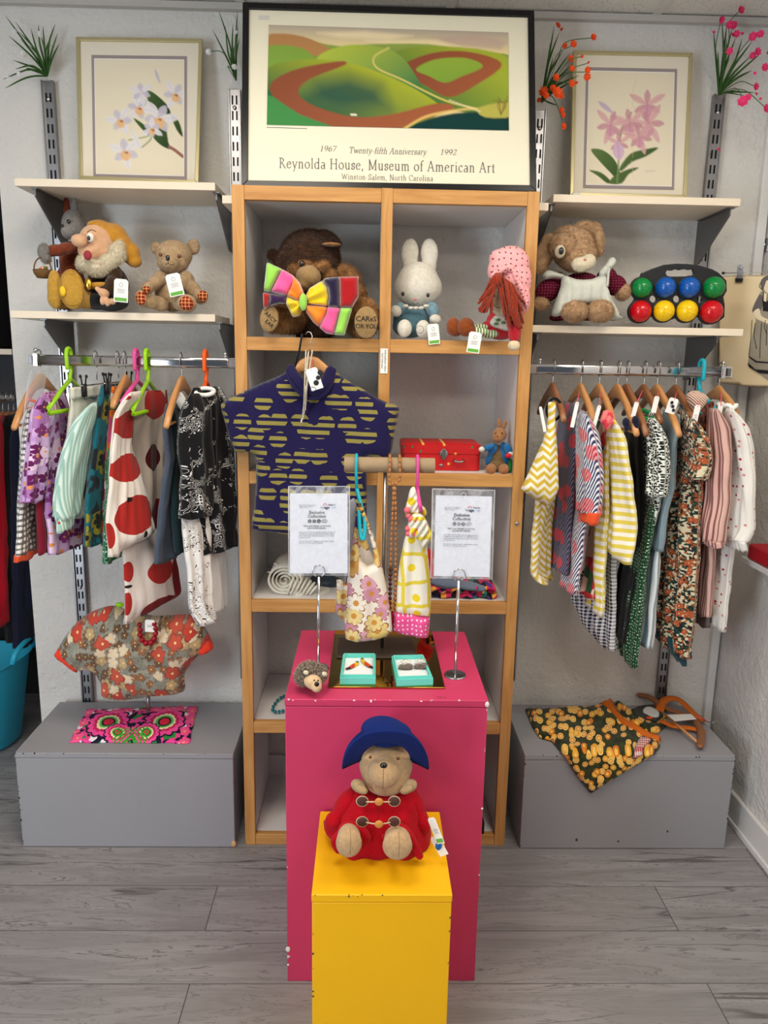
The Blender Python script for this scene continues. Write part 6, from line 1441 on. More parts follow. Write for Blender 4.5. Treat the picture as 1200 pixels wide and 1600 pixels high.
m = Mat('red_suitcase_card', .45, .4); X, Y, Z, o3 = m.ob(); k, c1, c2, p = m.vor(m.vec(X, Z), 30, .9)
m.color(m.mix(k.lt(.11)*c1.gt(.35), lc(190, 22, 26), m.mix(c2.gt(.5), lc(226, 180, 80), lc(80, 110, 70)))); m.bump(m.noise(o3, 200, 1), .2, .001); M_CASE = m.m
x0, x1 = at(628, 741, .06).x, at(749.5, 741, .06).x; zb_ = 1.1625; zt_ = at(690, 689, .18).z
cs = thing('toy_suitcase', ((x0+x1)/2, .12, zb_), 'small red suitcase with tiny motifs and metal clasps', 'suitcase')
zm = at(690, 709, .06).z; z_top = at(690, 694, .06).z
def rrect(x0, x1, y0, y1, r=.014, n=5):
    o_ = []
    for cx, cy, a0 in ((x1-r, y1-r, 0), (x0+r, y1-r, PI/2), (x0+r, y0+r, PI), (x1-r, y0+r, 1.5*PI)):
        for k in range(n): a = a0+PI/2*k/(n-1); o_.append((cx+r*math.cos(a), cy+r*math.sin(a)))
    return o_
rr4 = rrect(x0, x1, .06, .215); 
obj('case_base', MB().rings([[Vector((x, y, z)) for x, y in rr4] for z in (zb_, zm-.001)]), M_CASE, cs, auto=.6)
lid = rrect(x0-.002, x1+.002, .058, .217); li2 = rrect(x0+.002, x1-.002, .062, .213)
obj('case_lid', MB().rings([[Vector((x, y, zm)) for x, y in lid], [Vector((x, y, z_top-.003)) for x, y in lid], [Vector((x, y, z_top)) for x, y in li2]]), M_CASE, cs, auto=.6)
c = at(693.5, 709, .056); obj('latch', MB().lathe([(.0005, -.002), (.012, -.002), (.012, .001), (.006, .003), (.0005, .003)], (0, 0, 0), 18, Matrix.Translation(c) @ Matrix.Rotation(PI/2, 4, 'X')).box(c.x-.005, c.x+.005, .051, .057, c.z-.016, c.z+.014), steel, cs, bev=.001)
hc = at(717, 720, .054); obj('handle', MB().tube(catmull([(hc.x-.013, .058, hc.z+.002), (hc.x-.012, .048, hc.z), (hc.x, .046, hc.z-.002), (hc.x+.012, .048, hc.z), (hc.x+.013, .058, hc.z+.002)], 14), .0032, 8), steel, cs)
hc = at(689, 727, .057); obj('key_plate', MB().ell(hc, (.006, .002, .004)), steel, cs)

# --- hedgehog on the pink plinth
g = thing('toy_hedgehog', atz(487, 1078, .7315), 'small plush hedgehog with cream face on corner of pink plinth', 'soft toy')
m = Mat('hedgehog_fur', .95, .1, .3); o3 = m.ob()[3]; m.color(m.mix(m.noise(o3, 190, 3, .7).step(.42, .58), lc(96, 76, 66), lc(196, 180, 160))); P_HEDG = m.m
HY = atz(487, 1072, .7315+.02).y
blob('body', [(484, 1052, HY+.02, 20, 16, 20), (474, 1056, HY+.02, 12, 13, 16), (497, 1053, HY+.02, 13, 13, 15)], P_HEDG, g, vox=.0025, fur=(9000, .008, .0005), seed=21, jit=.8, grav=.0)
blob('face', [(489, 1065, HY-.005, 15, 12, 13, .4), (494, 1073, HY-.015, 9, 8, 11, .6)], plushm('cream_velour', (232, 200, 158), (220, 184, 140)), g, vox=.002)
for x, y in ((478, 1051), (507, 1053)): blob('ear', [(x, y, HY-.010, 4.6, 3.8, 4, .4)], P_BEARD, g, vox=.0016)
eye(g, 495, 1069, HY-.036, 4, None, 'nose', 4.2); eye(g, 491, 1063, HY-.027, 1.4); eye(g, 497, 1063.5, HY-.025, 1.4)

# --- teddy in red coat and blue hat on the yellow plinth
g = thing('teddy_bear', (.0, -.66, .463), 'beige teddy in red coat and navy felt hat sitting on yellow plinth', 'teddy bear')
Y5 = -.64
M_COAT = Mat('red_wool_coat', .95, .05, .06); o3 = M_COAT.ob()[3]; M_COAT.color(M_COAT.mix(M_COAT.noise(o3, 260, 2), lc(158, 10, 24), lc(190, 20, 36))); M_COAT.bump(M_COAT.noise(o3, 420, 2), .7, .002); M_COAT = M_COAT.m
M_FELT = Mat('navy_wool_felt', .95, .05, .03); o3 = M_FELT.ob()[3]; M_FELT.color(M_FELT.mix(M_FELT.noise(o3, 260, 2), lc(18, 34, 92), lc(28, 46, 112))); M_FELT.bump(M_FELT.noise(o3, 420, 2), .6, .002); M_FELT = M_FELT.m
blob('head', [(603, 1196, Y5+.01, 42, 34, 38), (603, 1212, Y5+.0, 38, 28, 36), (600, 1206, Y5-.03, 26, 24, 26)], P_TEDDY, g, vox=.003)
# coat: cloak-like body with folds
puff('coat', [(566, 1222), (548, 1230), (535, 1244), (522, 1262), (510, 1278), (505, 1286), (514, 1296), (520, 1303), (517, 1316), (520, 1326), (528, 1334), (545, 1338), (575, 1336), (600, 1334), (625, 1336), (645, 1336), (662, 1338), (664, 1318), (674, 1306), (672, 1292), (668, 1272), (660, 1258), (655, 1242), (645, 1228), (625, 1222), (596, 1228)], Y5+.02, M_COAT, g, thick=.085, D=42, step=3, smooth=2, fold=lambda x, y: .004*math.sin(x*.16+y*.03)*(y > 1250), back=.45, flatness=.55)
for pts, yy in (([(527, 1300), (530, 1290), (548, 1284), (568, 1290), (580, 1306), (573, 1320), (566, 1316), (556, 1296), (540, 1292), (532, 1304), (530, 1334), (518, 1322), (518, 1308)], Y5-.075), ([(592, 1304), (604, 1306), (620, 1287), (638, 1292), (650, 1310), (662, 1338), (650, 1340), (642, 1316), (630, 1302), (620, 1300), (612, 1314), (600, 1314)], Y5-.075)):
    puff('coat_flap', pts, yy, M_COAT, g, thick=.010, D=5, step=2, smooth=2, back=1)
blob('sleeve', [(540, 1256, Y5-.0, 15, 26, 20, .6), (522, 1282, Y5-.02, 14, 15, 15, .7)], M_COAT, g); blob('sleeve', [(648, 1258, Y5-.0, 14, 26, 20, -.45), (661, 1286, Y5-.02, 12, 18, 15, -.3)], M_COAT, g)
for x in (560, 640):
    blob('hood_lining', [(x, 1228, Y5-.03, 13, 9, 12, .5 if x < 600 else -.5), (x+(5 if x < 600 else -5), 1234, Y5-.05, 11, 6, 8, .4 if x < 600 else -.4)], plushm('beige_lining', (186, 158, 118), (170, 142, 102)), g, vox=.0025)
M_LEA = flat('brown_leather_patch', (82, 50, 44), .5); M_TOG = flat('wood_button', (206, 140, 70), .4)
for y0, dy in ((1252, 0), (1284, 3)):
    for x in (566, 616):
        c = at(x, y0, Y5-.0925); obj('patch_edging', MB().ell(c, (.0125, .003, .012)), flat('cream_cord', (206, 184, 150), .7), g)
        c = at(x, y0, Y5-.094); obj('leather_patch', MB().ell(c, (.011, .0035, .0105)), M_LEA, g)
    line(g, [(572, y0+1, Y5-.098), (592, y0+1+dy, Y5-.105), (610, y0+1, Y5-.098)], .0013, flat('cream_cord', (206, 184, 150), .7), 'cord_loop')
    c = at(592, y0+1+dy, Y5-.109); obj('button', MB().lathe([(.0005, -.002), (.0075, -.002), (.0085, .0), (.007, .002), (.0005, .0015)], (0, 0, 0), 18, Matrix.Translation(c) @ Matrix.Rotation(PI/2, 4, 'X')), M_TOG, g)
line(g, [(591, 1243, Y5-.088), (591, 1262, Y5-.094), (590, 1288, Y5-.090)], .0009, flat('dark_red_seam', (120, 8, 20), .9), 'coat_seam')
for x, y, rx in ((545, 1315, 21), (621, 1319, 24)):
    blob('leg', [(x, y+2, Y5-.13, rx, 24, 14), (x, y-4, Y5-.10, rx-2, 20, 30), (x, y-10, Y5-.08, rx-3, 13, 30)], P_TEDDY, g, vox=.003)
    line(g, [(x+2, y-20, Y5-.158), (x+3, y, Y5-.166), (x+2, y+20, Y5-.156)], .0006, flat('tan_seam', (140, 110, 76), .8), 'foot_seam')
eye(g, 599.5, 1196, Y5-.100, 6, None, 'nose', 4.6); eye(g, 578.5, 1183, Y5-.064, 2.6, M_AMBER); eye(g, 622, 1185, Y5-.064, 3, M_AMBER)
line(g, [(599, 1202, Y5-.099), (599, 1214, Y5-.098), (598, 1232, Y5-.085)], .0007, flat('tan_seam', (140, 110, 76), .8), 'mouth_stitching')
ht = thing('felt_hat', at(603, 1150, Y5), 'navy felt hat with wide drooping brim on the red coated teddy', 'hat')
c = at(603, 1165, Y5+.01); s = mpp(c); mb = MB(); rings = []
for k in range(9):
    t = k/8; rg = []
    for j in range(64):
        a = 2*PI*j/64; cx, sy_ = math.cos(a), math.sin(a)
        rx = 39+t*29; ry = 34+t*(18 if sy_ < 0 else 10); u_ = abs(sy_)
        zi_ = -26+(50 if sy_ < 0 else 34)*u_; zo_ = -40+94*u_ if sy_ < 0 else -40+56*u_
        zz_ = zi_+(zo_-zi_)*(t**1.15)+1.2*math.sin(a*5)*t
        rg.append(c+Vector((rx*cx*s, ry*sy_*s, zz_*s)))
    rings.append(rg)
mb.rings(rings, cap=False); o = obj('brim', mb, M_FELT, ht); so = o.modifiers.new('s', 'SOLIDIFY'); so.thickness = .004; so.offset = 0
blob('crown', [(603, 1146, Y5+.015, 38, 16, 34), (600, 1142, Y5+.02, 37, 20, 33, .1), (620, 1146, Y5+.015, 25, 16, 28, .2)], M_FELT, ht, vox=.003)
for x, y, w, h_, r_, yw in ((685, 1302, 13, 44, .38, -.5), (683, 1326, 15, 36, .5, -.3)):
    pass
t = thing('price_tag', at(686, 1310, Y5-.07), 'pair of white card tags tied to the red coat sleeve', 'price tag')
cardtag(t, 681, 1298, Y5-.085, 13, 44, rot=.42, green=True, ink=True, name='card', yaw=-.4)
o = cardtag(t, 686, 1322, Y5-.075, 15, 34, rot=.55, green=False, ink=False, name='card', yaw=-.3)
eye(t, 685, 1322, Y5-.079, 5, flat('blue_tag_print', (20, 90, 160), .6), 'blue_print', 7); line(t, [(672, 1285, Y5-.05), (674, 1280, Y5-.07)], .0008, M_TAG, 'string')
# ---------------------------------------------------------------- painted pictures (drawn as coloured grids, printed sheets)
class Canvas:
    def __init__(s, w, h, bg):
        s.w, s.h = w, h; s.a = np.zeros((h, w, 3), np.float32); s.a[:] = lc(*bg)
        yy, xx = np.mgrid[0:h, 0:w]; s.P = np.stack([xx.ravel()+.5, yy.ravel()+.5], 1).astype(float)
    def _ap(s, m, c, al=1.0):
        m = (m*al).reshape(s.h, s.w, 1); s.a = s.a*(1-m)+np.array(lc(*c), np.float32)*m if not isinstance(c, np.ndarray) else s.a*(1-m)+c*m
    def poly(s, pts, c, al=1, soft=1.0, sm=0, shade=None):
        if sm: pts = smooth_poly(pts, sm)
        xs = [p[0] for p in pts]; ys = [p[1] for p in pts]
        bb = (s.P[:, 0] > min(xs)-soft-2) & (s.P[:, 0] < max(xs)+soft+2) & (s.P[:, 1] > min(ys)-soft-2) & (s.P[:, 1] < max(ys)+soft+2)
        idx = np.nonzero(bb)[0]
        if not len(idx): return
        Q = s.P[idx]; d, _ = seg_near(Q, pts); ins = inside(Q, pts); sd = np.where(ins, d, -d)
        m = np.zeros(len(s.P), np.float32); m[idx] = np.clip(sd/soft+.5, 0, 1)
        if shade:   # second print colour towards one side of the shape
            c2, (dx, dy) = shade; t = ((s.P[:, 0]-np.mean(xs))*dx+(s.P[:, 1]-np.mean(ys))*dy); t = np.clip(t*.5+.5, 0, 1).reshape(-1, 1)
            col = (np.array(lc(*c))*(1-t)+np.array(lc(*c2))*t).astype(np.float32).reshape(s.h, s.w, 3)
            mm_ = (m*al).reshape(s.h, s.w, 1); s.a = s.a*(1-mm_)+col*mm_
        else: s._ap(m, c, al)
    def line(s, pts, wd, c, al=1, sm=True):
        P = catmull(pts, len(pts)*6) if sm and len(pts) > 2 else [np.array(p, float) for p in pts]
        xs = [p[0] for p in P]; ys = [p[1] for p in P]
        bb = (s.P[:, 0] > min(xs)-wd-1) & (s.P[:, 0] < max(xs)+wd+1) & (s.P[:, 1] > min(ys)-wd-1) & (s.P[:, 1] < max(ys)+wd+1)
        idx = np.nonzero(bb)[0]; Q = s.P[idx]; best = np.full(len(Q), 1e9)
        for a, b in zip(P[:-1], P[1:]):
            ab = b-a; t = np.clip(((Q-a)@ab)/max(1e-9, ab@ab), 0, 1); best = np.minimum(best, np.linalg.norm(Q-a-t[:, None]*ab, axis=1))
        m = np.zeros(len(s.P), np.float32); m[idx] = np.clip(wd/2-best+.5, 0, 1); s._ap(m, c, al)
    def obj(s, name, c4, off, parent, mat):
        """c4 = TL, TR, BR, BL corners"""
        TL, TR, BR, BL = c4; us = np.linspace(0, 1, s.w+1); vs = np.linspace(0, 1, s.h+1)
        A = np.array([TL, TR, BR, BL], float); U, V = np.meshgrid(us, vs); U = U[..., None]; V = V[..., None]
        G = (A[0]*(1-U)+A[1]*U)*(1-V)+(A[3]*(1-U)+A[2]*U)*V + np.array(off)
        me = bpy.data.meshes.new(name); nv = (s.w+1)*(s.h+1); i, j = np.mgrid[0:s.h, 0:s.w]; k = (i*(s.w+1)+j).ravel()
        F = np.stack([k, k+s.w+1, k+s.w+2, k+1], 1)
        me.vertices.add(nv); me.vertices.foreach_set('co', G.reshape(-1)); me.loops.add(F.size); me.loops.foreach_set('vertex_index', F.ravel().astype(np.int32))
        me.polygons.add(len(F)); me.polygons.foreach_set('loop_start', np.arange(0, F.size, 4, dtype=np.int32)); me.polygons.foreach_set('loop_total', np.full(len(F), 4, np.int32)); me.update(); me.validate()
        pad = np.pad(s.a, ((0, 1), (0, 1), (0, 0)), 'edge'); pad2 = np.pad(s.a, ((1, 0), (1, 0), (0, 0)), 'edge'); c = (pad+pad2)/2; col = np.concatenate([c, np.ones((s.h+1, s.w+1, 1), np.float32)], 2)
        ca = me.color_attributes.new('col', 'FLOAT_COLOR', 'POINT'); ca.data.foreach_set('color', col.astype(np.float32).ravel()); me.materials.append(mat)
        o = bpy.data.objects.new(name, me); C.objects.link(o)
        if parent: o.parent = parent; o.matrix_parent_inverse = Matrix.Translation(-parent.location)
        return o
m = Mat('printed_picture', .8, .08); m.color(m.attr()); M_PRINT = m.m

GL = {}
def _g(ch, adv, *st): GL[ch] = (adv, st)
# serif letter skeletons on a 1.0 em grid: L line, A arc(cx,cy,rx,ry,a0,a1), S serif(x,y,halfwidth), D dot
L_, A_, S_, D_ = 'L', 'A', 'S', 'D'
_g('R', .66, (L_, .15, 0, .15, .7), (A_, .15, .53, .28, .17, -90, 90), (L_, .28, .36, .58, .0), (S_, .15, 0, .11), (S_, .10, .7, .08), (S_, .6, 0, .06))
_g('e', .46, (A_, .23, .225, .18, .225, 20, 330), (L_, .06, .27, .4, .27))
_g('y', .48, (L_, .07, .45, .24, .03), (L_, .42, .45, .17, -.2), (S_, .07, .45, .07), (S_, .42, .45, .06), (D_, .15, -.2))
_g('n', .55, (L_, .13, 0, .13, .45), (A_, .27, .29, .14, .16, 0, 150), (L_, .41, 0, .41, .3), (S_, .13, 0, .08), (S_, .41, 0, .08), (S_, .09, .45, .04))
_g('o', .52, (A_, .26, .225, .2, .225, 0, 360))
_g('l', .27, (L_, .13, 0, .13, .72), (S_, .13, 0, .08), (S_, .09, .72, .04))
_g('d', .54, (A_, .24, .225, .18, .225, 60, 300), (L_, .40, 0, .40, .72), (S_, .44, 0, .04), (S_, .36, .72, .04), (L_, .33, .42, .4, .36), (L_, .33, .03, .4, .09))
_g('a', .46, (L_, .35, .02, .35, .3), (A_, .21, .31, .14, .14, 0, 150), (A_, .2, .12, .14, .12, 40, 320), (L_, .2, .24, .35, .26), (S_, .39, .01, .04))
_g('H', .76, (L_, .15, 0, .15, .7), (L_, .61, 0, .61, .7), (L_, .15, .37, .61, .37), (S_, .15, 0, .1), (S_, .61, 0, .1), (S_, .15, .7, .1), (S_, .61, .7, .1))
_g('u', .54, (L_, .12, .13, .12, .45), (A_, .25, .16, .13, .16, 180, 340), (L_, .40, 0, .40, .45), (S_, .09, .45, .05), (S_, .44, 0, .04), (S_, .37, .45, .05))
_g('s', .38, (A_, .19, .33, .11, .12, 30, 260), (A_, .19, .12, .12, .12, -150, 80), (L_, .07, .02, .07, .13), (L_, .3, .32, .3, .43))
_g(',', .25, (L_, .12, .04, .08, -.1), (D_, .12, .03))
_g('.', .25, (D_, .12, .03))
_g('-', .32, (L_, .04, .22, .27, .22))
_g(' ', .26)
_g('M', .86, (L_, .15, 0, .15, .7), (L_, .15, .7, .43, .05), (L_, .43, .05, .71, .7), (L_, .71, 0, .71, .7), (S_, .15, 0, .1), (S_, .71, 0, .1), (S_, .12, .7, .07), (S_, .74, .7, .07))
_g('m', .82, (L_, .13, 0, .13, .45), (A_, .26, .29, .13, .16, 0, 150), (L_, .39, 0, .39, .3), (A_, .53, .29, .14, .16, 0, 150), (L_, .67, 0, .67, .3), (S_, .13, 0, .08), (S_, .39, 0, .08), (S_, .67, 0, .08), (S_, .09, .45, .04))
_g('f', .3, (L_, .14, 0, .14, .55), (A_, .26, .57, .12, .15, 50, 180), (L_, .04, .43, .28, .43), (S_, .14, 0, .08))
_g('A', .7, (L_, .1, 0, .34, .7), (L_, .36, .7, .6, 0), (L_, .19, .25, .51, .25), (S_, .1, 0, .08), (S_, .6, 0, .09))
_g('r', .38, (L_, .13, 0, .13, .45), (A_, .25, .31, .12, .14, 50, 150), (S_, .13, 0, .08), (S_, .09, .45, .04))
_g('i', .27, (L_, .13, 0, .13, .45), (D_, .13, .64), (S_, .13, 0, .08), (S_, .09, .45, .04))
_g('c', .44, (A_, .24, .225, .18, .225, 45, 315), (D_, .35, .36))
_g('t', .32, (L_, .14, .08, .14, .58), (A_, .23, .09, .09, .09, 180, 300), (L_, .04, .43, .27, .43))
_g('W', .98, (L_, .08, .7, .28, .03), (L_, .28, .03, .48, .62), (L_, .48, .62, .68, .03), (L_, .68, .03, .9, .7), (S_, .08, .7, .08), (S_, .9, .7, .07))
_g('S', .54, (A_, .27, .52, .17, .18, 30, 265), (A_, .27, .18, .18, .18, -150, 85), (L_, .08, .02, .08, .2), (L_, .44, .5, .44, .68))
_g('N', .76, (L_, .15, 0, .15, .7), (L_, .15, .7, .61, .0), (L_, .61, 0, .61, .7), (S_, .15, 0, .08), (S_, .11, .7, .07), (S_, .61, .7, .08))
_g('h', .55, (L_, .13, 0, .13, .72), (A_, .27, .29, .14, .16, 0, 150), (L_, .41, 0, .41, .3), (S_, .13, 0, .08), (S_, .41, 0, .08), (S_, .09, .72, .04))
_g('C', .68, (A_, .38, .35, .29, .35, 45, 315), (L_, .61, .5, .61, .68))
_g('T', .64, (L_, .32, 0, .32, .7), (L_, .06, .69, .58, .69), (L_, .06, .69, .06, .54), (L_, .58, .69, .58, .54), (S_, .32, 0, .1))
_g('w', .7, (L_, .06, .45, .2, .03), (L_, .2, .03, .34, .42), (L_, .34, .42, .48, .03), (L_, .48, .03, .64, .45), (S_, .06, .45, .06), (S_, .64, .45, .05))
_g('v', .48, (L_, .07, .45, .24, .02), (L_, .24, .02, .42, .45), (S_, .07, .45, .07), (S_, .42, .45, .06))
_g('1', .5, (L_, .25, 0, .25, .66), (L_, .13, .57, .25, .66), (S_, .25, 0, .1))
_g('9', .5, (A_, .24, .46, .17, .2, 0, 360), (A_, .12, .46, .29, .46, -80, 0))
_g('6', .5, (A_, .26, .2, .17, .2, 0, 360), (A_, .38, .2, .29, .46, 100, 180))
_g('7', .5, (L_, .08, .65, .43, .65), (L_, .43, .65, .19, 0), (L_, .08, .65, .08, .56))
_g('2', .5, (A_, .24, .5, .16, .16, 0, 160), (L_, .39, .45, .08, .02), (L_, .08, .02, .42, .02), (L_, .42, .02, .43, .12))
def serif(name, s, org, xd, yd, size, mat, parent, thick=.075, thin=.028, shear=0, track=0, xs=1):
    mb = MB(); W = sum(GL[c][0]+track for c in s); x0 = -W/2; n = Vector(xd).cross(Vector(yd)).normalized()
    def pt(x, y): return Vector(org)+Vector(xd)*((x*xs+y*shear)*size)+Vector(yd)*(y*size)
    def quad(a, b, c, d): mb.prism([pt(*a), pt(*b), pt(*c), pt(*d)], n*.0003)
    def pen(P):
        for (ax, ay), (bx, by) in zip(P[:-1], P[1:]):
            dx, dy = bx-ax, by-ay; l = math.hypot(dx, dy) or 1e-6; w = (thin+(thick-thin)*abs(dy/l))/2
            if dx*dy > 0 and abs(dx) > .3*abs(dy): w *= .6
            nx, ny = -dy/l*w, dx/l*w; ex, ey = dx/l*w*.3, dy/l*w*.3; quad((ax+nx-ex, ay+ny-ey), (ax-nx-ex, ay-ny-ey), (bx-nx+ex, by-ny+ey), (bx+nx+ex, by+ny+ey))
    for c in s:
        adv, st = GL[c]
        for q in st:
            if q[0] == 'L': pen([(x0+q[1], q[2]), (x0+q[3], q[4])])
            elif q[0] == 'A': pen([(x0+q[1]+q[3]*math.cos(math.radians(a)), q[2]+q[4]*math.sin(math.radians(a))) for a in np.linspace(q[5], q[6], 14)])
            elif q[0] == 'S': quad((x0+q[1]-q[3], q[2]-thin/2), (x0+q[1]+q[3], q[2]-thin/2), (x0+q[1]+q[3], q[2]+thin/2), (x0+q[1]-q[3], q[2]+thin/2))
            else: quad(*[(x0+q[1]+.045*math.cos(a), q[2]+.045*math.sin(a)) for a in (.8, 2.4, 3.9, 5.5)])
        x0 += adv+track
    return obj(name, mb, mat, parent, smooth=False)

def frame(name, c4, wid, depth, mat, label, cat, glass=True, bevelw=.0):
    """picture frame: c4 = TL TR BR BL of the outer front edge"""
    TL, TR, BR, BL = c4; n = (BR-BL).cross(TL-BL).normalized(); d_ = TR-CP; TR = CP+d_*((BL-CP).dot(n)/d_.dot(n)); c4[1] = TR; ce = (TL+TR+BR+BL)/4
    if n.y < 0: n = -n   # n points to the wall
    t = thing(name, (BL+BR)/2, label, cat); xd = (TR-TL).normalized(); yd = (TL-BL).normalized()
    inn = [TL+xd*wid-yd*wid, TR-xd*wid-yd*wid, BR-xd*wid+yd*wid, BL+xd*wid+yd*wid]; out = [TL, TR, BR, BL]
    mb = MB()
    for i in range(4):
        j = (i+1) % 4; mb.prism([out[i], out[j], inn[j], inn[i]], n*depth)
    obj('frame_moulding', mb, mat, t, smooth=False, bev=.0012)
    return t, inn, n, xd, yd

# --- large poster
Yt, Yb_ = .125, .022
c4 = [at(379, 3, Yt), at(835, 16, Yt), at(838.5, 299, Yb_), at(377, 291, Yb_)]
M_BLKF = flat('black_frame', (20, 20, 22), .3)
g, inn, n, xd, yd = frame('framed_poster', c4, .0165, .018, M_BLKF, 'large black framed museum anniversary poster standing on the bookcase', 'poster')
m = Mat('poster_paper', .85, .08); m.color(lc(228, 223, 200)); M_PPAPER = m.m
obj('poster_sheet', MB().prism([p+n*.006 for p in inn], n*.003), M_PPAPER, g, smooth=False)
def pl(x, y, Yt=Yt, Yb=Yb_, c4=c4, n=n, off=.0055):   # pixel ray to the poster plane
    d = ray(x, y); p0 = c4[3]+n*off; return CP+d*((p0-CP).dot(n)/d.dot(n))
cv = Canvas(300, 124, (196, 170, 120))
H_ = cv.h; W_ = cv.w
yy, xx = np.mgrid[0:H_, 0:W_]
t = np.clip(yy/26, 0, 1)[..., None]; cv.a = (np.array(lc(176, 164, 150))*(1-t)+np.array(lc(226, 206, 150))*t).astype(np.float32)
cv.poly([(60, 8), (120, 4), (180, 8), (150, 14), (90, 13)], (232, 214, 176), .8, 5); cv.poly([(200, 10), (260, 4), (299, 12), (290, 22), (230, 18)], (186, 160, 150), .7, 5); cv.poly([(120, 16), (210, 12), (240, 20), (160, 22)], (236, 220, 170), .7, 5)
G1, G2, G3, BRN = (160, 170, 54), (74, 122, 54), (26, 78, 58), (122, 66, 52)
cv.poly([(-5, 28), (40, 18), (90, 24), (130, 20), (200, 18), (260, 26), (305, 30), (305, 60), (-5, 60)], G2, 1, 1.5, 3, ((160, 172, 84), (0, -.03)))
cv.poly([(-5, 14), (30, 11), (62, 20), (76, 34), (-5, 40)], (172, 126, 80), 1, 2, 3); cv.poly([(-5, 28), (40, 27), (66, 44), (110, 56), (-5, 60)], (124, 156, 66), 1, 2, 3)
cv.poly([(150, 34), (210, 20), (305, 34), (305, 100), (200, 96), (150, 70)], (48, 104, 56), 1, 1.5, 4, ((160, 172, 56), (.012, -.02)))
cv.poly([(160, 52), (200, 30), (250, 26), (292, 40), (262, 66), (226, 84), (196, 70)], BRN, 1, 1.5, 4, ((166, 96, 60), (.01, 0)))
cv.poly([(184, 50), (208, 37), (246, 34), (268, 44), (240, 58), (220, 66), (200, 58)], (150, 176, 62), 1, 1.2, 4, ((112, 150, 60), (0, .03)))
cv.poly([(60, 40), (100, 22), (150, 26), (176, 46), (190, 84), (130, 90), (80, 70)], (56, 118, 74), 1, 1.2, 4, ((170, 186, 70), (-.01, -.02)))
cv.line([(150, 24), (132, 36), (136, 50), (168, 64), (220, 88), (262, 98)], 2.2, (214, 196, 110), .9)
cv.poly([(-6, 62), (30, 44), (84, 42), (140, 56), (196, 82), (214, 104), (150, 130), (-6, 130)], (26, 84, 62), 1, 1.2, 4, ((168, 176, 50), (.008, -.022)))
cv.poly([(60, 70), (100, 60), (140, 72), (150, 100), (90, 104), (50, 92)], (14, 70, 70), .8, 26)
cv.poly([(2, 78), (30, 56), (86, 43), (96, 47), (52, 66), (38, 84), (60, 100), (110, 112), (160, 106), (210, 92), (232, 98), (180, 118), (150, 130), (90, 130), (30, 108)], (118, 66, 50), 1, 1.6, 3, ((164, 96, 62), (.005, .0)))
cv.poly([(-4, 86), (40, 110), (84, 128), (-4, 130)], (66, 132, 72), 1, 1.5, 3); cv.poly([(176, 130), (200, 112), (250, 102), (305, 106), (305, 130)], (22, 58, 56), 1, 2, 3)
cv.line([(168, 126), (200, 108), (250, 98), (270, 100)], 3, (224, 190, 110), .85); cv.poly([(262, 96), (305, 88), (305, 106), (270, 108)], (176, 170, 80), 1, 2, 3)
for k in range(7): cv.line([(290, 104), (290+R.uniform(-7, 7), 92+R.uniform(-4, 2)), (290+R.uniform(-10, 10), 84+R.uniform(-4, 4))], .9, (110, 86, 50), .8)
for k in range(10): cv.line([(226+k*4, 88+k*1.4), (228+k*4, 88+k*1.4)], 1.5, (226, 214, 190), .8, False)
cv.line([(104, 109), (110, 109)], 2.2, (236, 230, 214), 1, False)
cv.obj('landscape_print', [pl(420, 39), pl(794, 51), pl(795, 204), pl(417, 195)], (0, -.0012, 0), g, M_PRINT)
xr_ = (pl(795, 204)-pl(417, 195)).normalized(); MP = flat('poster_ink', (104, 100, 104), .9, 0, .03)
s_ = mpp(pl(605, 260))
serif('title', 'Reynolda House, Museum of American Art', pl(605.5, 266, off=.0050), xr_, yd, 22.5*s_, MP, g, track=.05, xs=.755)
serif('place_line', 'Winston-Salem, North Carolina', pl(605.5, 281.5, off=.0050), xr_, yd, 12.5*s_, MP, g, track=.055, thick=.07, xs=.77)
serif('anniversary_line', 'Twenty-fifth Anniversary', pl(605.5, 240.5, off=.0050), xr_, yd, 13.6*s_, MP, g, track=.02, shear=.22, thick=.065, xs=.81)
serif('year', '1967', pl(512, 236.5, off=.0050), xr_, yd, 13*s_, MP, g, shear=.22, thick=.065); serif('year', '1992', pl(700, 242, off=.0050), xr_, yd, 13*s_, MP, g, shear=.22, thick=.065)
b = MB(); b.prism([pl(416.5, 198.5), pl(480, 200.5), pl(480, 201.3), pl(416.5, 199.3)], n*-.0003); obj('credit_line', b, MP, g, smooth=False)
b = MB(); b.prism([pl(404, 24), pl(421, 24.5), pl(421, 31), pl(404, 30.5)], n*-.0004); obj('corner_label', b, flat('label_grey', (206, 204, 196), .5), g, smooth=False)

# --- orchid prints
M_GOLD = flat('pale_gold_frame', (186, 176, 134), .35, .5); M_MAT = flat('cream_mount', (224, 216, 198), .8); M_LILACL = flat('grey_lilac_mount', (150, 138, 138), .8)
def orchid(c4, label, w, h, draw, pxq):
    g, inn, n, xd, yd = frame('framed_print', c4, .0105, .014, M_GOLD, label, 'picture')
    obj('mount_board', MB().prism([p+n*.005 for p in inn], n*.003), M_MAT, g, smooth=False)
    def q(x, y, off=.0045):
        d = ray(x, y); p0 = c4[3]+n*off; return CP+d*((p0-CP).dot(n)/d.dot(n))
    o4 = [q(*p) for p in pxq]; cc = sum(o4, Vector())/4
    obj('inner_mount', MB().prism([cc+(p-cc)*1.0 for p in o4], n*-.0006), M_LILACL, g, smooth=False)
    obj('white_bevel', MB().prism([cc+(p-cc)*.945-n*.0006 for p in o4], n*-.0004), M_TAG, g, smooth=False)
    cv = Canvas(w, h, (226, 216, 192)); draw(cv); i4 = [cc+(p-cc)*.93-n*.0016 for p in o4]; cv.obj('orchid_print', i4, (0, 0, 0), g, M_PRINT); return g
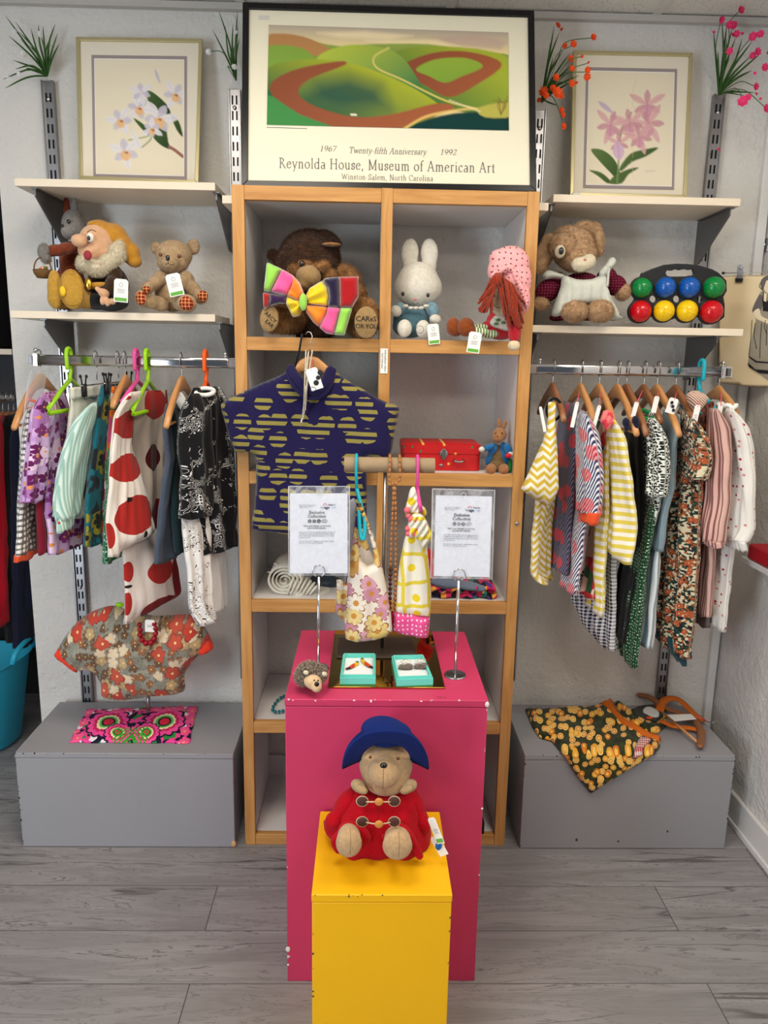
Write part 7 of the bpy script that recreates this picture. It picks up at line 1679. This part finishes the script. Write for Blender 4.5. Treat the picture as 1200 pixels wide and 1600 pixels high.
def petal(cv, x, y, l, wd, a, c, c2=None, al=.95):
    ca, sa = math.cos(a), math.sin(a); pts = []
    for t, k in ((0, .15), (.3, .8), (.6, 1), (.85, .6), (1, .05)): pts.append((x+ca*l*t-sa*wd*k/2, y+sa*l*t+ca*wd*k/2))
    for t, k in ((.85, .6), (.6, 1), (.3, .8), (0, .15)): pts.append((x+ca*l*t+sa*wd*k/2, y+sa*l*t-ca*wd*k/2))
    cv.poly(pts, c, al, 1.2, 2); cv.line([(x, y), (x+ca*l*.9, y+sa*l*.9)], .7, c2 or (170, 160, 170), .5)
def d1(cv):
    W, H = cv.w, cv.h
    def f(x, y): return (x/150*W, y/196*H)
    G_ = (72, 96, 52)
    for pts in ([(86, 56), (96, 54), (120, 74), (128, 92), (112, 90), (94, 78)], [(100, 120), (118, 112), (124, 140), (128, 152), (112, 146), (98, 132)], [(128, 92), (142, 104), (149, 130), (138, 118)], [(64, 100), (84, 112), (98, 130), (84, 124)]): cv.poly([f(*p) for p in pts], G_, 1, 1.5, 3, ((40, 62, 40), (.03, .03)))
    cv.line([f(126, 148), f(136, 154), f(149, 164)], 5, (150, 104, 92)); cv.line([f(56, 138), f(84, 132), f(98, 126)], 2, (150, 160, 110)); cv.line([f(76, 152), f(92, 138), f(96, 128)], 2, (130, 140, 90))
    WHT, SH = (222, 218, 222), (196, 190, 204)
    for x, y, s, ry in ((108, 100, 1.15, 1), (74, 82, .9, 1), (42, 104, .9, 1), (50, 158, 1.05, 1), (78, 56, .75, 0), (136, 58, .9, 1), (96, 118, .7, 1)):
        X_, Y_ = f(x, y)
        for k in range(6):
            a = k*PI/3+x*.3; petal(cv, X_, Y_, 26*s*(1.15 if k % 2 else .85)*W/150, 13*s*W/150, a, WHT if k % 2 else SH, (176, 168, 186), .88)
        if ry: cv.poly([(X_-7*s, Y_+2), (X_, Y_-2), (X_+8*s, Y_+3), (X_+5*s, Y_+13*s), (X_-4*s, Y_+12*s)], (226, 178, 120), .9, 2.5, 2); cv.poly([(X_-2, Y_+1), (X_+4, Y_), (X_+3, Y_+4)], (130, 60, 50), .9, 1.5)
    petal(cv, *f(60, 120), 40*W/150, 10*W/150, 1.1, WHT); petal(cv, *f(110, 40), 26*W/150, 5, -1.9, SH)
def d2(cv):
    W, H = cv.w, cv.h
    def f(x, y): return (x/150*W, y/196*H)
    G_ = (92, 116, 66)
    for pts in ([(6, 136), (26, 136), (46, 150), (58, 172), (58, 194), (46, 180), (22, 156)], [(58, 166), (76, 142), (100, 134), (126, 130), (104, 146), (80, 156), (62, 172)], [(4, 172), (26, 176), (44, 192), (36, 194), (20, 182)], [(40, 194), (50, 180), (76, 168), (92, 166), (74, 178), (62, 194)]): cv.poly([f(*p) for p in pts], G_, 1, 1.5, 3, ((60, 84, 50), (.03, .02)))
    cv.line([f(54, 196), f(56, 150), f(60, 100), f(76, 70)], 2.4, (120, 140, 90))
    PK, P2 = (216, 170, 172), (200, 146, 156)
    for x, y, s, a0 in ((104, 56, 1.15, .5), (108, 88, 1.2, 0), (74, 88, 1.1, .3), (40, 92, 1.1, .8), (92, 112, 1.0, .2), (56, 124, .8, .4)):
        X_, Y_ = f(x, y)
        for k in range(6): petal(cv, X_, Y_, 27*s*(1.2 if k % 2 else .85)*W/150, 10*s*W/150, k*PI/3+a0, PK if k % 2 else P2, (176, 110, 130), .85)
        petal(cv, X_, Y_, 20*s*W/150, 15*s*W/150, PI/2, (206, 150, 168), (160, 90, 120), .9)
    petal(cv, *f(44, 72), 34*W/150, 9*W/150, -2.5, (196, 176, 196)); petal(cv, *f(52, 120), 34*W/150, 20*W/150, 1.4, (206, 176, 200), (150, 90, 150))
    for k in range(5): cv.line([f(80+R.uniform(-3, 3), y) for y in range(10+k*36, 42+k*36, 6)], .8, (206, 178, 140), .6)
    cv.line([f(104, 172), f(120, 171)], 1, (150, 140, 130), .6, False)
yt1, yb1 = .30, .235
orchid([at(118, 57, yt1), at(316, 60, yt1), at(310, 287, yb1), at(123, 280, yb1)], 'white orchid print in thin gold frame on upper left shelf', 138, 180, d1, [(143, 86), (292, 88), (292, 281), (146, 277)])
orchid([at(896, 78, yt1), at(1083, 82, yt1), at(1073, 310, yb1), at(891, 306, yb1)], 'pink orchid print in thin gold frame on upper right shelf', 138, 180, d2, [(916, 105), (1058, 108), (1053, 297), (911, 294)])
b = MB().prism([at(895, 301, .232), at(907, 301, .232), at(907, 306, .232), at(895, 306, .232)], (0, .0006, 0)); obj('lot_sticker', b, M_TAG, bpy.data.objects['framed_print.001'], smooth=False)

# ---------------------------------------------------------------- flower sprays on the uprights
M_LEAF = Mat('artificial_leaf', .5, .4); u_ = M_LEAF.ob()[3]; M_LEAF.color(M_LEAF.mix(M_LEAF.noise(u_, 25, 1), lc(24, 66, 26), lc(72, 118, 40))); M_LEAF = M_LEAF.m
def blossom_mesh(mat, nm, r=.0085):
    mb = MB()
    for ring, (n_, k) in enumerate(((7, 1.0), (6, .7), (4, .4))):
        for i in range(n_):
            a = 2*PI*i/n_+ring*.5; d = Vector((math.cos(a), 0, math.sin(a)))*r*k; q = Vector((-math.sin(a), 0, math.cos(a)))*r*.42
            o_ = Vector((0, -.002-.003*ring, 0)); i0 = len(mb.v)
            mb.v += [o_, o_+d*.6+q+Vector((0, -.001, 0)), o_+d+Vector((0, -.003+.002*ring, 0)), o_+d*.6-q+Vector((0, -.001, 0))]; mb.face((i0, i0+1, i0+2, i0+3))
    me = mb.mesh(nm, mat); return me
def spray(base, label, leaves, stems, bloss, mat, Y0=.318, name='flower_spray'):
    B = at(base[0], base[1], Y0); t = thing(name, B, label, 'artificial flowers')
    lf = MB()
    for (x, y, dY, wd, bend) in leaves:
        T = at(x, y, Y0+dY); mid = (B+T)/2+Vector((bend[0], -.006, bend[1])); P = [Vector(q) for q in catmull([tuple(B), tuple((B+mid)/2+Vector((0, 0, .004))), tuple(mid), tuple(T)], 10)]
        rings = []
        for i, p in enumerate(P):
            k = i/9; w = wd*(.5+1.2*k)*(1-k)**.6+.0003; d = (P[min(i+1, 9)]-P[max(i-1, 0)]).normalized(); sd = d.cross(Vector((0, 1, 0))).normalized()
            rings.append([p-sd*w, p+Vector((0, -.0011, 0)), p+sd*w, p+Vector((0, .0004, 0))])
        lf.rings(rings)
    obj('leaves', lf, M_LEAF, t)
    if stems:
        st = MB()
        for P in stems: st.tube([Vector(q) for q in catmull([tuple(B)]+[tuple(at(x, y, Y0+d)) for x, y, d in P], 16)], .0011, 5)
        obj('stems', st, M_LEAF, t)
    me = blossom_mesh(mat, 'blossom')
    for (x, y, d, s) in bloss:
        o = bpy.data.objects.new('blossom', me); C.objects.link(o); o.location = at(x, y, Y0+d); o.scale = (s, s, s); o.rotation_euler = (R.uniform(-.5, .5), R.uniform(0, 6), R.uniform(-.6, .6)); o.parent = t; o.matrix_parent_inverse = Matrix.Translation(-t.location)
    return t
L = lambda pts, wd=.0034: [(x, y, d, wd, (R.uniform(-.008, .008), R.uniform(.0, .02))) for x, y, d in pts]
M_WPET = flat('white_petal_silk', (222, 222, 220), .7); M_OPET = flat('orange_petal_silk', (240, 84, 24), .7); M_PPET = flat('pink_petal_silk', (240, 60, 120), .7)
spray((74, 119), 'spray of green grass blades with tiny white flowers, beside the white orchid print', L([(8, 24, -.03), (24, 34, -.05), (14, 56, -.06), (32, 60, -.02), (48, 44, .0), (60, 38, -.02), (67, 40, -.01), (86, 38, -.02), (90, 52, -.04), (93, 68, -.06), (20, 94, -.06), (24, 108, -.08), (5, 124, -.07), (8, 138, -.09), (40, 106, -.05), (30, 50, -.05), (64, 56, -.03), (45, 70, -.07), (78, 60, -.05)]), None,
      [(24, 50, -.04, 1.0), (65, 54, -.04, 1.2), (36, 85, -.08, .9), (14, 120, -.08, .9), (40, 88, -.07, .8), (30, 116, -.09, .8)], M_WPET)
spray((369, 126), 'narrow spray of grass blades and white flowers touching the black poster frame', L([(342, 17, -.03), (352, 40, -.02), (371, 18, -.02), (332, 46, -.04), (364, 38, -.03), (372, 40, -.05), (366, 70, -.06), (374, 60, -.05), (360, 80, -.06)], .003), [[(350, 84, -.06), (327, 80, -.07)], [(356, 104, -.07), (362, 108, -.07)]],
      [(326, 81, -.075, 1.0), (361, 30, -.04, .7), (370, 52, -.06, .8), (366, 106, -.08, 1.1)], M_WPET)
spray((846, 160), 'spray of orange flowers on upright between black poster and pink orchid print', L([(866, 40, -.04), (874, 50, -.03), (860, 66, -.04), (880, 78, -.06), (890, 84, -.05), (895, 100, -.07), (886, 112, -.09), (905, 118, -.1), (880, 130, -.1), (872, 165, -.09), (878, 120, -.06), (864, 90, -.05), (892, 128, -.12)], .004),
      [[(870, 96, -.06), (884, 66, -.08), (926, 59, -.10)], [(868, 90, -.05), (895, 70, -.08)], [(884, 100, -.1), (908, 88, -.12)], [(888, 112, -.1), (920, 98, -.12)], [(880, 118, -.12), (918, 112, -.14)], [(872, 130, -.1), (893, 132, -.13)], [(862, 150, -.1), (876, 180, -.12), (879, 196, -.13)]],
      [(870, 41, -.05, 1.2), (878, 46, -.04, .6), (926, 59, -.11, 1.2), (895, 70, -.09, 1.3), (883, 72, -.08, 1.0), (891, 92, -.1, 1.2), (909, 88, -.13, .6), (920, 98, -.13, .5), (893, 108, -.12, 1.1), (917, 110, -.15, 1.2), (917, 121, -.14, 1.3), (868, 122, -.12, 1.3), (892, 131, -.14, 1.3), (901, 130, -.13, .6), (850, 144, -.13, 1.7), (853, 150, -.14, 1.2), (870, 146, -.14, 1.9), (864, 138, -.12, 1.2), (876, 150, -.13, 1.2), (843, 157, -.1, .9), (876, 172, -.12, 1.1), (879, 180, -.12, .9), (879, 198, -.14, 1.2)], M_OPET)
spray((1123, 148), 'spray of bright pink flowers on the upright nearest the room corner', L([(1115, 50, -.04), (1128, 30, -.03), (1136, 36, -.02), (1122, 80, -.05), (1144, 44, -.03), (1150, 58, -.04), (1160, 60, -.05), (1176, 64, -.06), (1150, 90, -.08), (1190, 82, -.09), (1175, 110, -.1), (1180, 145, -.12), (1165, 150, -.12), (1136, 60, -.06), (1140, 90, -.08), (1170, 90, -.08)], .004),
      [[(1118, 80, -.03), (1126, 32, -.04)], [(1138, 70, -.03), (1140, 36, -.04), (1155, 17, -.05)], [(1150, 90, -.06), (1176, 57, -.08), (1188, 54, -.09)], [(1150, 110, -.08), (1174, 87, -.1)], [(1155, 128, -.1), (1178, 134, -.12)], [(1160, 140, -.12), (1196, 168, -.14)], [(1150, 138, -.1), (1162, 158, -.13)]],
      [(1126, 31, -.05, 1.3), (1156, 17, -.06, 1.4), (1115, 51, -.05, .6), (1140, 40, -.04, 1.5), (1148, 40, -.04, 1.4), (1150, 54, -.05, 1.3), (1144, 56, -.05, .9), (1160, 53, -.05, .6), (1176, 57, -.09, 1.5), (1188, 54, -.1, 1.3), (1141, 80, -.1, 1.3), (1175, 87, -.1, 1.2), (1182, 82, -.11, 1.4), (1194, 106, -.12, 1.4), (1198, 83, -.11, .6), (1179, 115, -.12, .6), (1179, 136, -.13, 1.3), (1161, 159, -.14, 1.9), (1168, 153, -.14, 1.2), (1181, 147, -.13, .6), (1196, 170, -.15, 1.5), (1188, 154, -.14, .5), (1122, 234, -.01, .7)], M_PPET)

# ---------------------------------------------------------------- printed tea towel hanging in the right corner
ya, yb2 = .300, .205
def tp(x, y):
    t = (x-1122)/(1200-1122); return at(x, y, ya+(yb2-ya)*t), Vector((-.4, -.9, 0)).normalized()
g = thing('tea_towel', tp(1160, 602)[0], 'cream tea towel printed with a woman in long skirt, clipped in the corner', 'tea towel')
puff('linen', [(1125, 432), (1150, 430), (1180, 430), (1206, 430), (1206, 606), (1180, 605), (1150, 602), (1121, 598), (1122, 520)], 0, cloth('cream_linen', (222, 202, 164), wr=.002), g, thick=.0015, D=3, step=5, place=tp, fold=lambda x, y: .002*math.sin(x*.1+y*.02))
def tpo(x, y, k=.004): p, n_ = tp(x, y); return p+n_*k
def tpoly(nm, pts, mt, k=.004, sm=0):
    if sm: pts = smooth_poly(pts, sm)
    return obj(nm, MB().prism([tpo(x, y, k) for x, y in pts], (.0001, .0004, 0)), mt, fig, smooth=False)
GI = flat('grey_ink_wash', (150, 142, 124), .8); DI = flat('dark_ink', (28, 26, 30), .8); SI = flat('shade_ink', (98, 92, 90), .8); CI = flat('cream_ink', (226, 210, 178), .8)
fig = obj('printed_woman', MB().prism([tpo(x, y, .0036) for x, y in smooth_poly([(1190, 455), (1182, 470), (1180, 490), (1181, 500), (1174, 530), (1170, 560), (1169, 572), (1186, 582), (1206, 585), (1206, 455)], 3)], (.0001, .0004, 0)), GI, g, smooth=False)
tpoly('printed_hair', [(1188, 442), (1194, 433), (1206, 430), (1206, 440), (1198, 438), (1194, 448), (1191, 454)], SI, .0045, 3)
tpoly('printed_face', [(1194, 440), (1206, 436), (1206, 460), (1196, 456), (1193, 448)], CI, .0042, 3)
tpoly('printed_sleeve', [(1188, 460), (1181, 470), (1175, 486), (1182, 490), (1189, 484), (1192, 468)], SI, .0045, 3)
tpoly('printed_arm', [(1177, 488), (1186, 482), (1190, 494), (1206, 502), (1206, 508), (1190, 502), (1182, 498)], CI, .005, 3)
tpoly('printed_bodice', [(1192, 456), (1198, 458), (1198, 470), (1206, 472), (1206, 488), (1192, 486), (1191, 470)], DI, .0048, 0); tpoly('printed_blouse', [(1193.5, 457), (1198, 459), (1197, 472), (1193, 470)], CI, .0052, 0)
tpoly('printed_hem', [(1169, 567), (1180, 577), (1206, 579), (1206, 585), (1186, 583), (1170, 573)], DI, .0048, 0); tpoly('printed_hem_line', [(1170, 556), (1182, 564), (1206, 566), (1206, 568), (1181, 566.5), (1170, 558.5)], DI, .0048, 0)
ln = MB()
for pts in ([(1175, 500), (1173, 530), (1170, 556)], [(1180, 505), (1178, 525), (1182, 545)], [(1190, 505), (1188, 530), (1187, 560)], [(1198, 508), (1197, 540)], [(1188, 442), (1186, 448), (1192, 454)], [(1196, 500), (1194, 512), (1198, 522)]): ln.tube([tpo(x, y, .005) for x, y in pts], .0008, 5)
obj('printed_outline', ln, DI, fig)
cl = thing('bulldog_clip', tp(1157, 436)[0], 'black and silver bulldog clip gripping top of the cream tea towel', 'clip')
obj('jaw', MB().prism([tpo(1149, 435, .010), tpo(1161, 435, .010), tpo(1160, 441, .010), tpo(1149, 441, .010)], (.004, .012, 0)), M_BLKP, cl, bev=.001)
obj('lever', MB().prism([tpo(1152, 418, .012), tpo(1155, 414, .012), tpo(1159, 414, .012), tpo(1161, 418, .012), tpo(1160, 436, .012), tpo(1151, 436, .012)], (.001, .002, 0)), steel, cl, bev=.001); obj('pivot', MB().ell(tpo(1157, 420, .014), (.004, .004, .004)), chrome, cl)
w = MB().tube([tpo(1130, 427, .006), tpo(1160, 427, .006), tpo(1204, 425, .006)], .0012, 6)
o = tag(obj('hanging_wire', w, M_WIRE), 'thin wire stretched across the corner above the tea towel', 'wire'); obj('wire_end', MB().ell(tpo(1130, 427, .006), (.005, .004, .004)), M_BLKP, o)
o = tag(obj('switch_plate', MB().box(0, .001, 0, .001, 0, .001), M_TAG), 'x', 'x'); bpy.data.objects.remove(o)
b = MB().prism([tpo(1134, 572, .006), tpo(1144.5, 573, .006), tpo(1144, 590, .006), tpo(1133, 589, .006)], (.0004, .001, 0)); tag(obj('card_label', b, M_TAG, smooth=False), 'small white card label pinned to the tea towel corner', 'label')
hz = CP+ray(1192, 384)*((XR-.004-CP.x)/ray(1192, 384).x)
hg = thing('door_hinge', hz, 'small steel hinge screwed to the right wall above the tea towel', 'hinge')
obj('hinge_plate', MB().box(XR-.004, XR-.0005, hz.y-.03, hz.y+.012, hz.z-.02, hz.z+.02), chrome, hg, bev=.001); obj('hinge_knuckle', MB().tube([(XR-.008, hz.y, hz.z-.02), (XR-.008, hz.y, hz.z+.02)], .006, 10), chrome, hg)
# ---------------------------------------------------------------- things inside the lower cubby holes
# cream rolled bag
m = Mat('cream_wool', .9, .1, .3); X, Y, Z, o3 = m.ob(); m.color(m.mix(m.noise(o3, 60, 2), lc(226, 222, 208), lc(206, 202, 188))); m.bump((m.noise(m.vec(X*1.0, Y*.5, Z*1.0), 20, 3)*20).sin(), .4, .002); M_WOOL = m.m
g = thing('rolled_scarf', (-.24, .07, .788), 'cream woollen scarf rolled up in cubby hole behind left notice', 'scarf')
RYv = .05; c = at(444, 908, RYv); ry = 30*mpp(c)
b = MB(); sp = [Vector((c.x+ry*(1-.034*a)*math.cos(a)*.96, 0, c.z+ry*(1-.034*a)*math.sin(a)*.86)) for a in np.linspace(0, 27, 160)]
rings = []
for yy_ in np.linspace(RYv-.01, RYv+.16, 4): pass
for i in range(len(sp)-1):
    pass
b.rings([[Vector((p.x, y, p.z)) for y in (RYv, RYv+.05, RYv+.11, RYv+.17)] + [Vector((p.x*.0+c.x+(p.x-c.x)*.885, y, c.z+(p.z-c.z)*.885)) for y in (RYv+.17, RYv+.11, RYv+.05, RYv)] for p in sp])
obj('rolled_end', b, M_WOOL, g)
blob('soft_body', [(448, 910, RYv+.09, 27, 22, 45), (470, 917, RYv+.08, 28, 15, 44, .3), (494, 923, RYv+.07, 26, 8.5, 40)], M_WOOL, g, vox=.004)
b = MB()
for k in range(7):
    x0 = 462+k*6; b.tube([at(x0, 893+k*3.4, RYv+.015-.002*k), at(x0-6, 910+k*1.5, RYv-.004), at(x0-14, 929, RYv+.0)], .0035, 8)
obj('ribbing', b, M_WOOL, g)
obj('fringe', MB().tube([at(438, 886, RYv+.03), at(428, 880, RYv+.03)], .002, 6).tube([at(428, 894, RYv+.02), at(418, 894, RYv+.02)], .002, 6), M_WOOL, g)
t = tag(blob('dark_bag', [(505, 908, .16, 22, 12, 24), (520, 912, .17, 18, 10, 20)], flat('slate_leather', (52, 62, 74), .5), None, vox=.004), 'dark slate bag behind the cream scarf, below left notice', 'bag')
# embroidered cloth on the right
g = thing('folded_cloth', (.23, .1, .788), 'folded black cloth with pink and yellow zigzag embroidery behind right notice', 'cloth')
mm_ = Mat('mola_zigzag', .8, .1, .2); X, Y, Z, o3 = mm_.ob(); v_ = Z+Y*.35
t1 = (((X/.03).fr()-.5).ab()*.022+v_+mm_.noise(o3, 60, 2)*.012)/.016; ci = t1.fl(); w = mm_.new('TexWhiteNoise'); w.noise_dimensions = '2D'; mm_.nt.links.new(mm_.vec(ci, (X/.015).fl()).s, w.inputs['Vector']); r1 = S(mm_.nt, w.outputs[0])
c_ = mm_.mix(r1.gt(.3), lc(28, 16, 36), lc(200, 40, 90)); c_ = mm_.mix(r1.gt(.55), c_, lc(220, 150, 60)); c_ = mm_.mix(r1.gt(.72), c_, lc(70, 50, 130)); c_ = mm_.mix(r1.gt(.86), c_, lc(40, 110, 100)); mm_.color(c_)
yy0 = .035
for k, (a, b_, h, dx) in enumerate(((670, 777, 0, 0), (672, 775, .012, .004), (668, 773, .024, -.003))):
    xa_, xb_ = at(a, 935, yy0).x, at(b_, 935, yy0).x; mb = MB(); n_ = 24; rings = []
    for i in range(n_+1):
        x = xa_+(xb_-xa_)*i/n_; zo = .789+h+.003*math.sin(i*1.1+k); yf = yy0+.006*math.sin(i*.8+k*2)+dx; rings.append([Vector((x, yf, zo)), Vector((x, yf-.006, zo+.005)), Vector((x, yf, zo+.011)), Vector((x, yf+.2, zo+.011)), Vector((x, yf+.2, zo))])
    mb.rings(rings); obj('fold', mb, mm_.m, g)
M_DUST = plushm('dusty_blue_fabric', (112, 124, 146), (96, 108, 130))
tag(blob('blue_pouch', [(700, 910, .06, 28, 9, 22, .05), (730, 915, .05, 26, 6, 18, .12), (748, 919, .045, 13, 4.5, 12)], M_DUST, None, vox=.003), 'dusty blue cloth pouch on top of the zigzag embroidered cloth', 'pouch')
tag(blob('red_pouch', [(668, 876, .12, 14, 20, 14), (674, 894, .12, 16, 16, 18)], plushm('deep_red_fabric', (190, 20, 34), (160, 14, 26)), None, vox=.004), 'red cloth item half hidden between yellow dress and right notice', 'cloth')
# turquoise bracelet
g = thing('bead_bracelet', atz(436, 1100, .41), 'turquoise bead bracelet on shelf, left of the pink plinth', 'bracelet')
M_TQB = flat('turquoise_stone', (20, 104, 112), .3)
pts = [(444, 1088), (439, 1090), (434, 1094), (430, 1099), (427, 1104), (426, 1109), (430, 1112), (436, 1112), (442, 1111), (448, 1109)]
for i, (x, y) in enumerate(pts): obj('bead', MB().ell(atz(x, y, .4175), (.0055, .0055, .0055), n=12, m=8), M_TQB, g)
tag(obj('black_box', MB().box(at(748, 1300, .0).x, at(757, 1300, .0).x, .004, .10, .0365, .075), flat('matt_black', (18, 18, 20), .6), bev=.002), 'black object in bottom cubby hole peeking past the pink plinth', 'box')
mk = MB()
for x, y, a in ((684, 1089, .2), (690, 1089, -.3), (695, 1090, .1), (688, 1091, 0)): p = atz(x, y, .7318); mk.box(p.x-.004, p.x+.003, p.y-.0006, p.y+.0006, .7313, .7319)
obj('scuff_mark', mk, dk, bpy.data.objects['display_plinth.002'], smooth=False)

# ---------------------------------------------------------------- red item on ledge at the right wall
g = thing('wall_ledge', (XR-.05, 0, .89), 'white ledge fixed on right wall carrying red packets', 'ledge')
obj('ledge_board', MB().box(XR-.075, XR-.001, -.9, .13, .885, .903), M_WHITE, g, bev=.003)
b = MB(); b.box(XR-.072, XR-.008, -.45, .10, .904, .95); o = tag(obj('red_packet', b, flat('red_card', (176, 16, 34), .5), bev=.006), 'red packet lying on the white ledge at right wall', 'packet')
b = MB().box(XR-.074, XR-.0725, -.12, -.03, .91, .94); obj('white_label', b, M_TAG, o, smooth=False)

# ---------------------------------------------------------------- recess at the far left
tag(obj('wall_shelf', MB().box(-2.3, at(18, 548, .72).x, .72, 1.0, 1.462, 1.482), M_SHELF, bev=.001), 'pale shelf in the dark recess beyond the wall end', 'shelf', None)
b = MB(); zr = at(12, 622, .72).z; b.tube([(-2.3, .72, zr), (at(23, 620, .72).x, .72, zr)], .012, 12); tag(obj('hanging_rail', b, chrome), 'chrome rail in the recess, left of wall end', 'clothes rail')
tag(obj('dark_bag', MB().box(-1.9, -1.42, .78, .98, 1.484, 1.9).box(-1.75, -1.36, .80, .97, 1.9, 2.2), flat('dark_stock', (34, 34, 38), .7), bev=.02), 'dark boxed stock piled on the recess shelf', 'bag')
YR = .72
def rhang(px, col, lb):
    x = at(px, 622, YR).x; t = thing('wooden_hanger', (x, YR, zr), lb, 'coat hanger'); h = MB(); hook(h, x, zr-.006, YR, zn=zr-.06); obj('hook', h, M_WIRE, t)
    b = MB(); rings = []
    for u in (-.19, -.15, -.1, -.05, 0, .05, .1, .15, .19): p = Vector((x, YR-u, zr-.06-.1*(abs(u)/.19)**1.4)); rings.append([p+Vector((.008*math.cos(a), 0, .014*math.sin(a))) for a in [2*PI*j/12 for j in range(12)]])
    b.rings(rings); obj('shoulder_bar', b, col, t)
rhang(3, M_HWOOD, 'light hanger at picture edge in the recess'); rhang(12, M_HWOOD, 'light hanger in the recess above the dark coat'); rhang(20, M_HWOOD, 'light hanger in the recess nearest the wall end')
for nm, rows, mt, lb, sd in (('coat', [(655, -20, 12), (760, -20, 16), (860, -20, 23), (920, -20, 27), (985, -10, 12)], F_REDC, 'bright red coat hanging in the recess at the picture edge', 61),
                             ('coat', [(650, 8, 30), (760, 6, 36), (900, 8, 44), (1005, 12, 46)], F_BLACK, 'black coat hanging in the recess behind the red one', 62),
                             ('coat', [(668, 22, 34), (780, 24, 40), (900, 26, 48), (1015, 26, 50)], F_NAVY, 'navy coat hanging in the recess beside the wall end', 63)):
    t = thing(nm, at(20, 985, .7), lb, 'coat'); drape('body', rows, 'L', .50 if sd == 61 else .58, .74, mt, t, folds=(2, .01), seed=sd, thick=.06)
# turquoise tub
m = Mat('turquoise_tub_plastic', .35, .4); m.color(lc(40, 168, 200)); M_TUB = m.m
tc = Vector((-1.545, .62, 0)); g = thing('plastic_tub', tc, 'turquoise flexible tub with handles standing in the recess', 'tub')
hr = .345
def rim(a, k): return .0
rings = []
for r_, z in ((.002, .003), (.15, .003), (.165, .02), (.21, hr-.02), (.222, hr), (.226, hr+.002), (.222, hr-.004), (.205, hr-.02), (.16, .03), (.002, .022)):
    rings.append([tc+Vector((r_*1.08*math.cos(a), r_*math.sin(a), z+.02*math.cos(2*a)*(z/hr))) for a in [2*PI*j/48 for j in range(48)]])
obj('bowl', MB().rings(rings), M_TUB, g)
for s_ in (0, PI):
    P = []
    for t_ in np.linspace(-.42, .42, 14): a = s_+t_; P.append(tc+Vector((.226*1.08*math.cos(a), .224*math.sin(a), hr+.012+.062*math.sqrt(max(0, 1-(t_/.42)**2)))))
    obj('handle', MB().tube(P, .010, 10, flat=.7), M_TUB, g)
obj('bag_of_stock', MB(), M_TUB) if False else None
tag(blob('dark_bag', [(-10, 800, 1.0, 60, 60, 30), (20, 1000, .98, 30, 50, 20)], F_BLACK, None, vox=.012), 'black bulky bag at the back of the recess', 'bag')
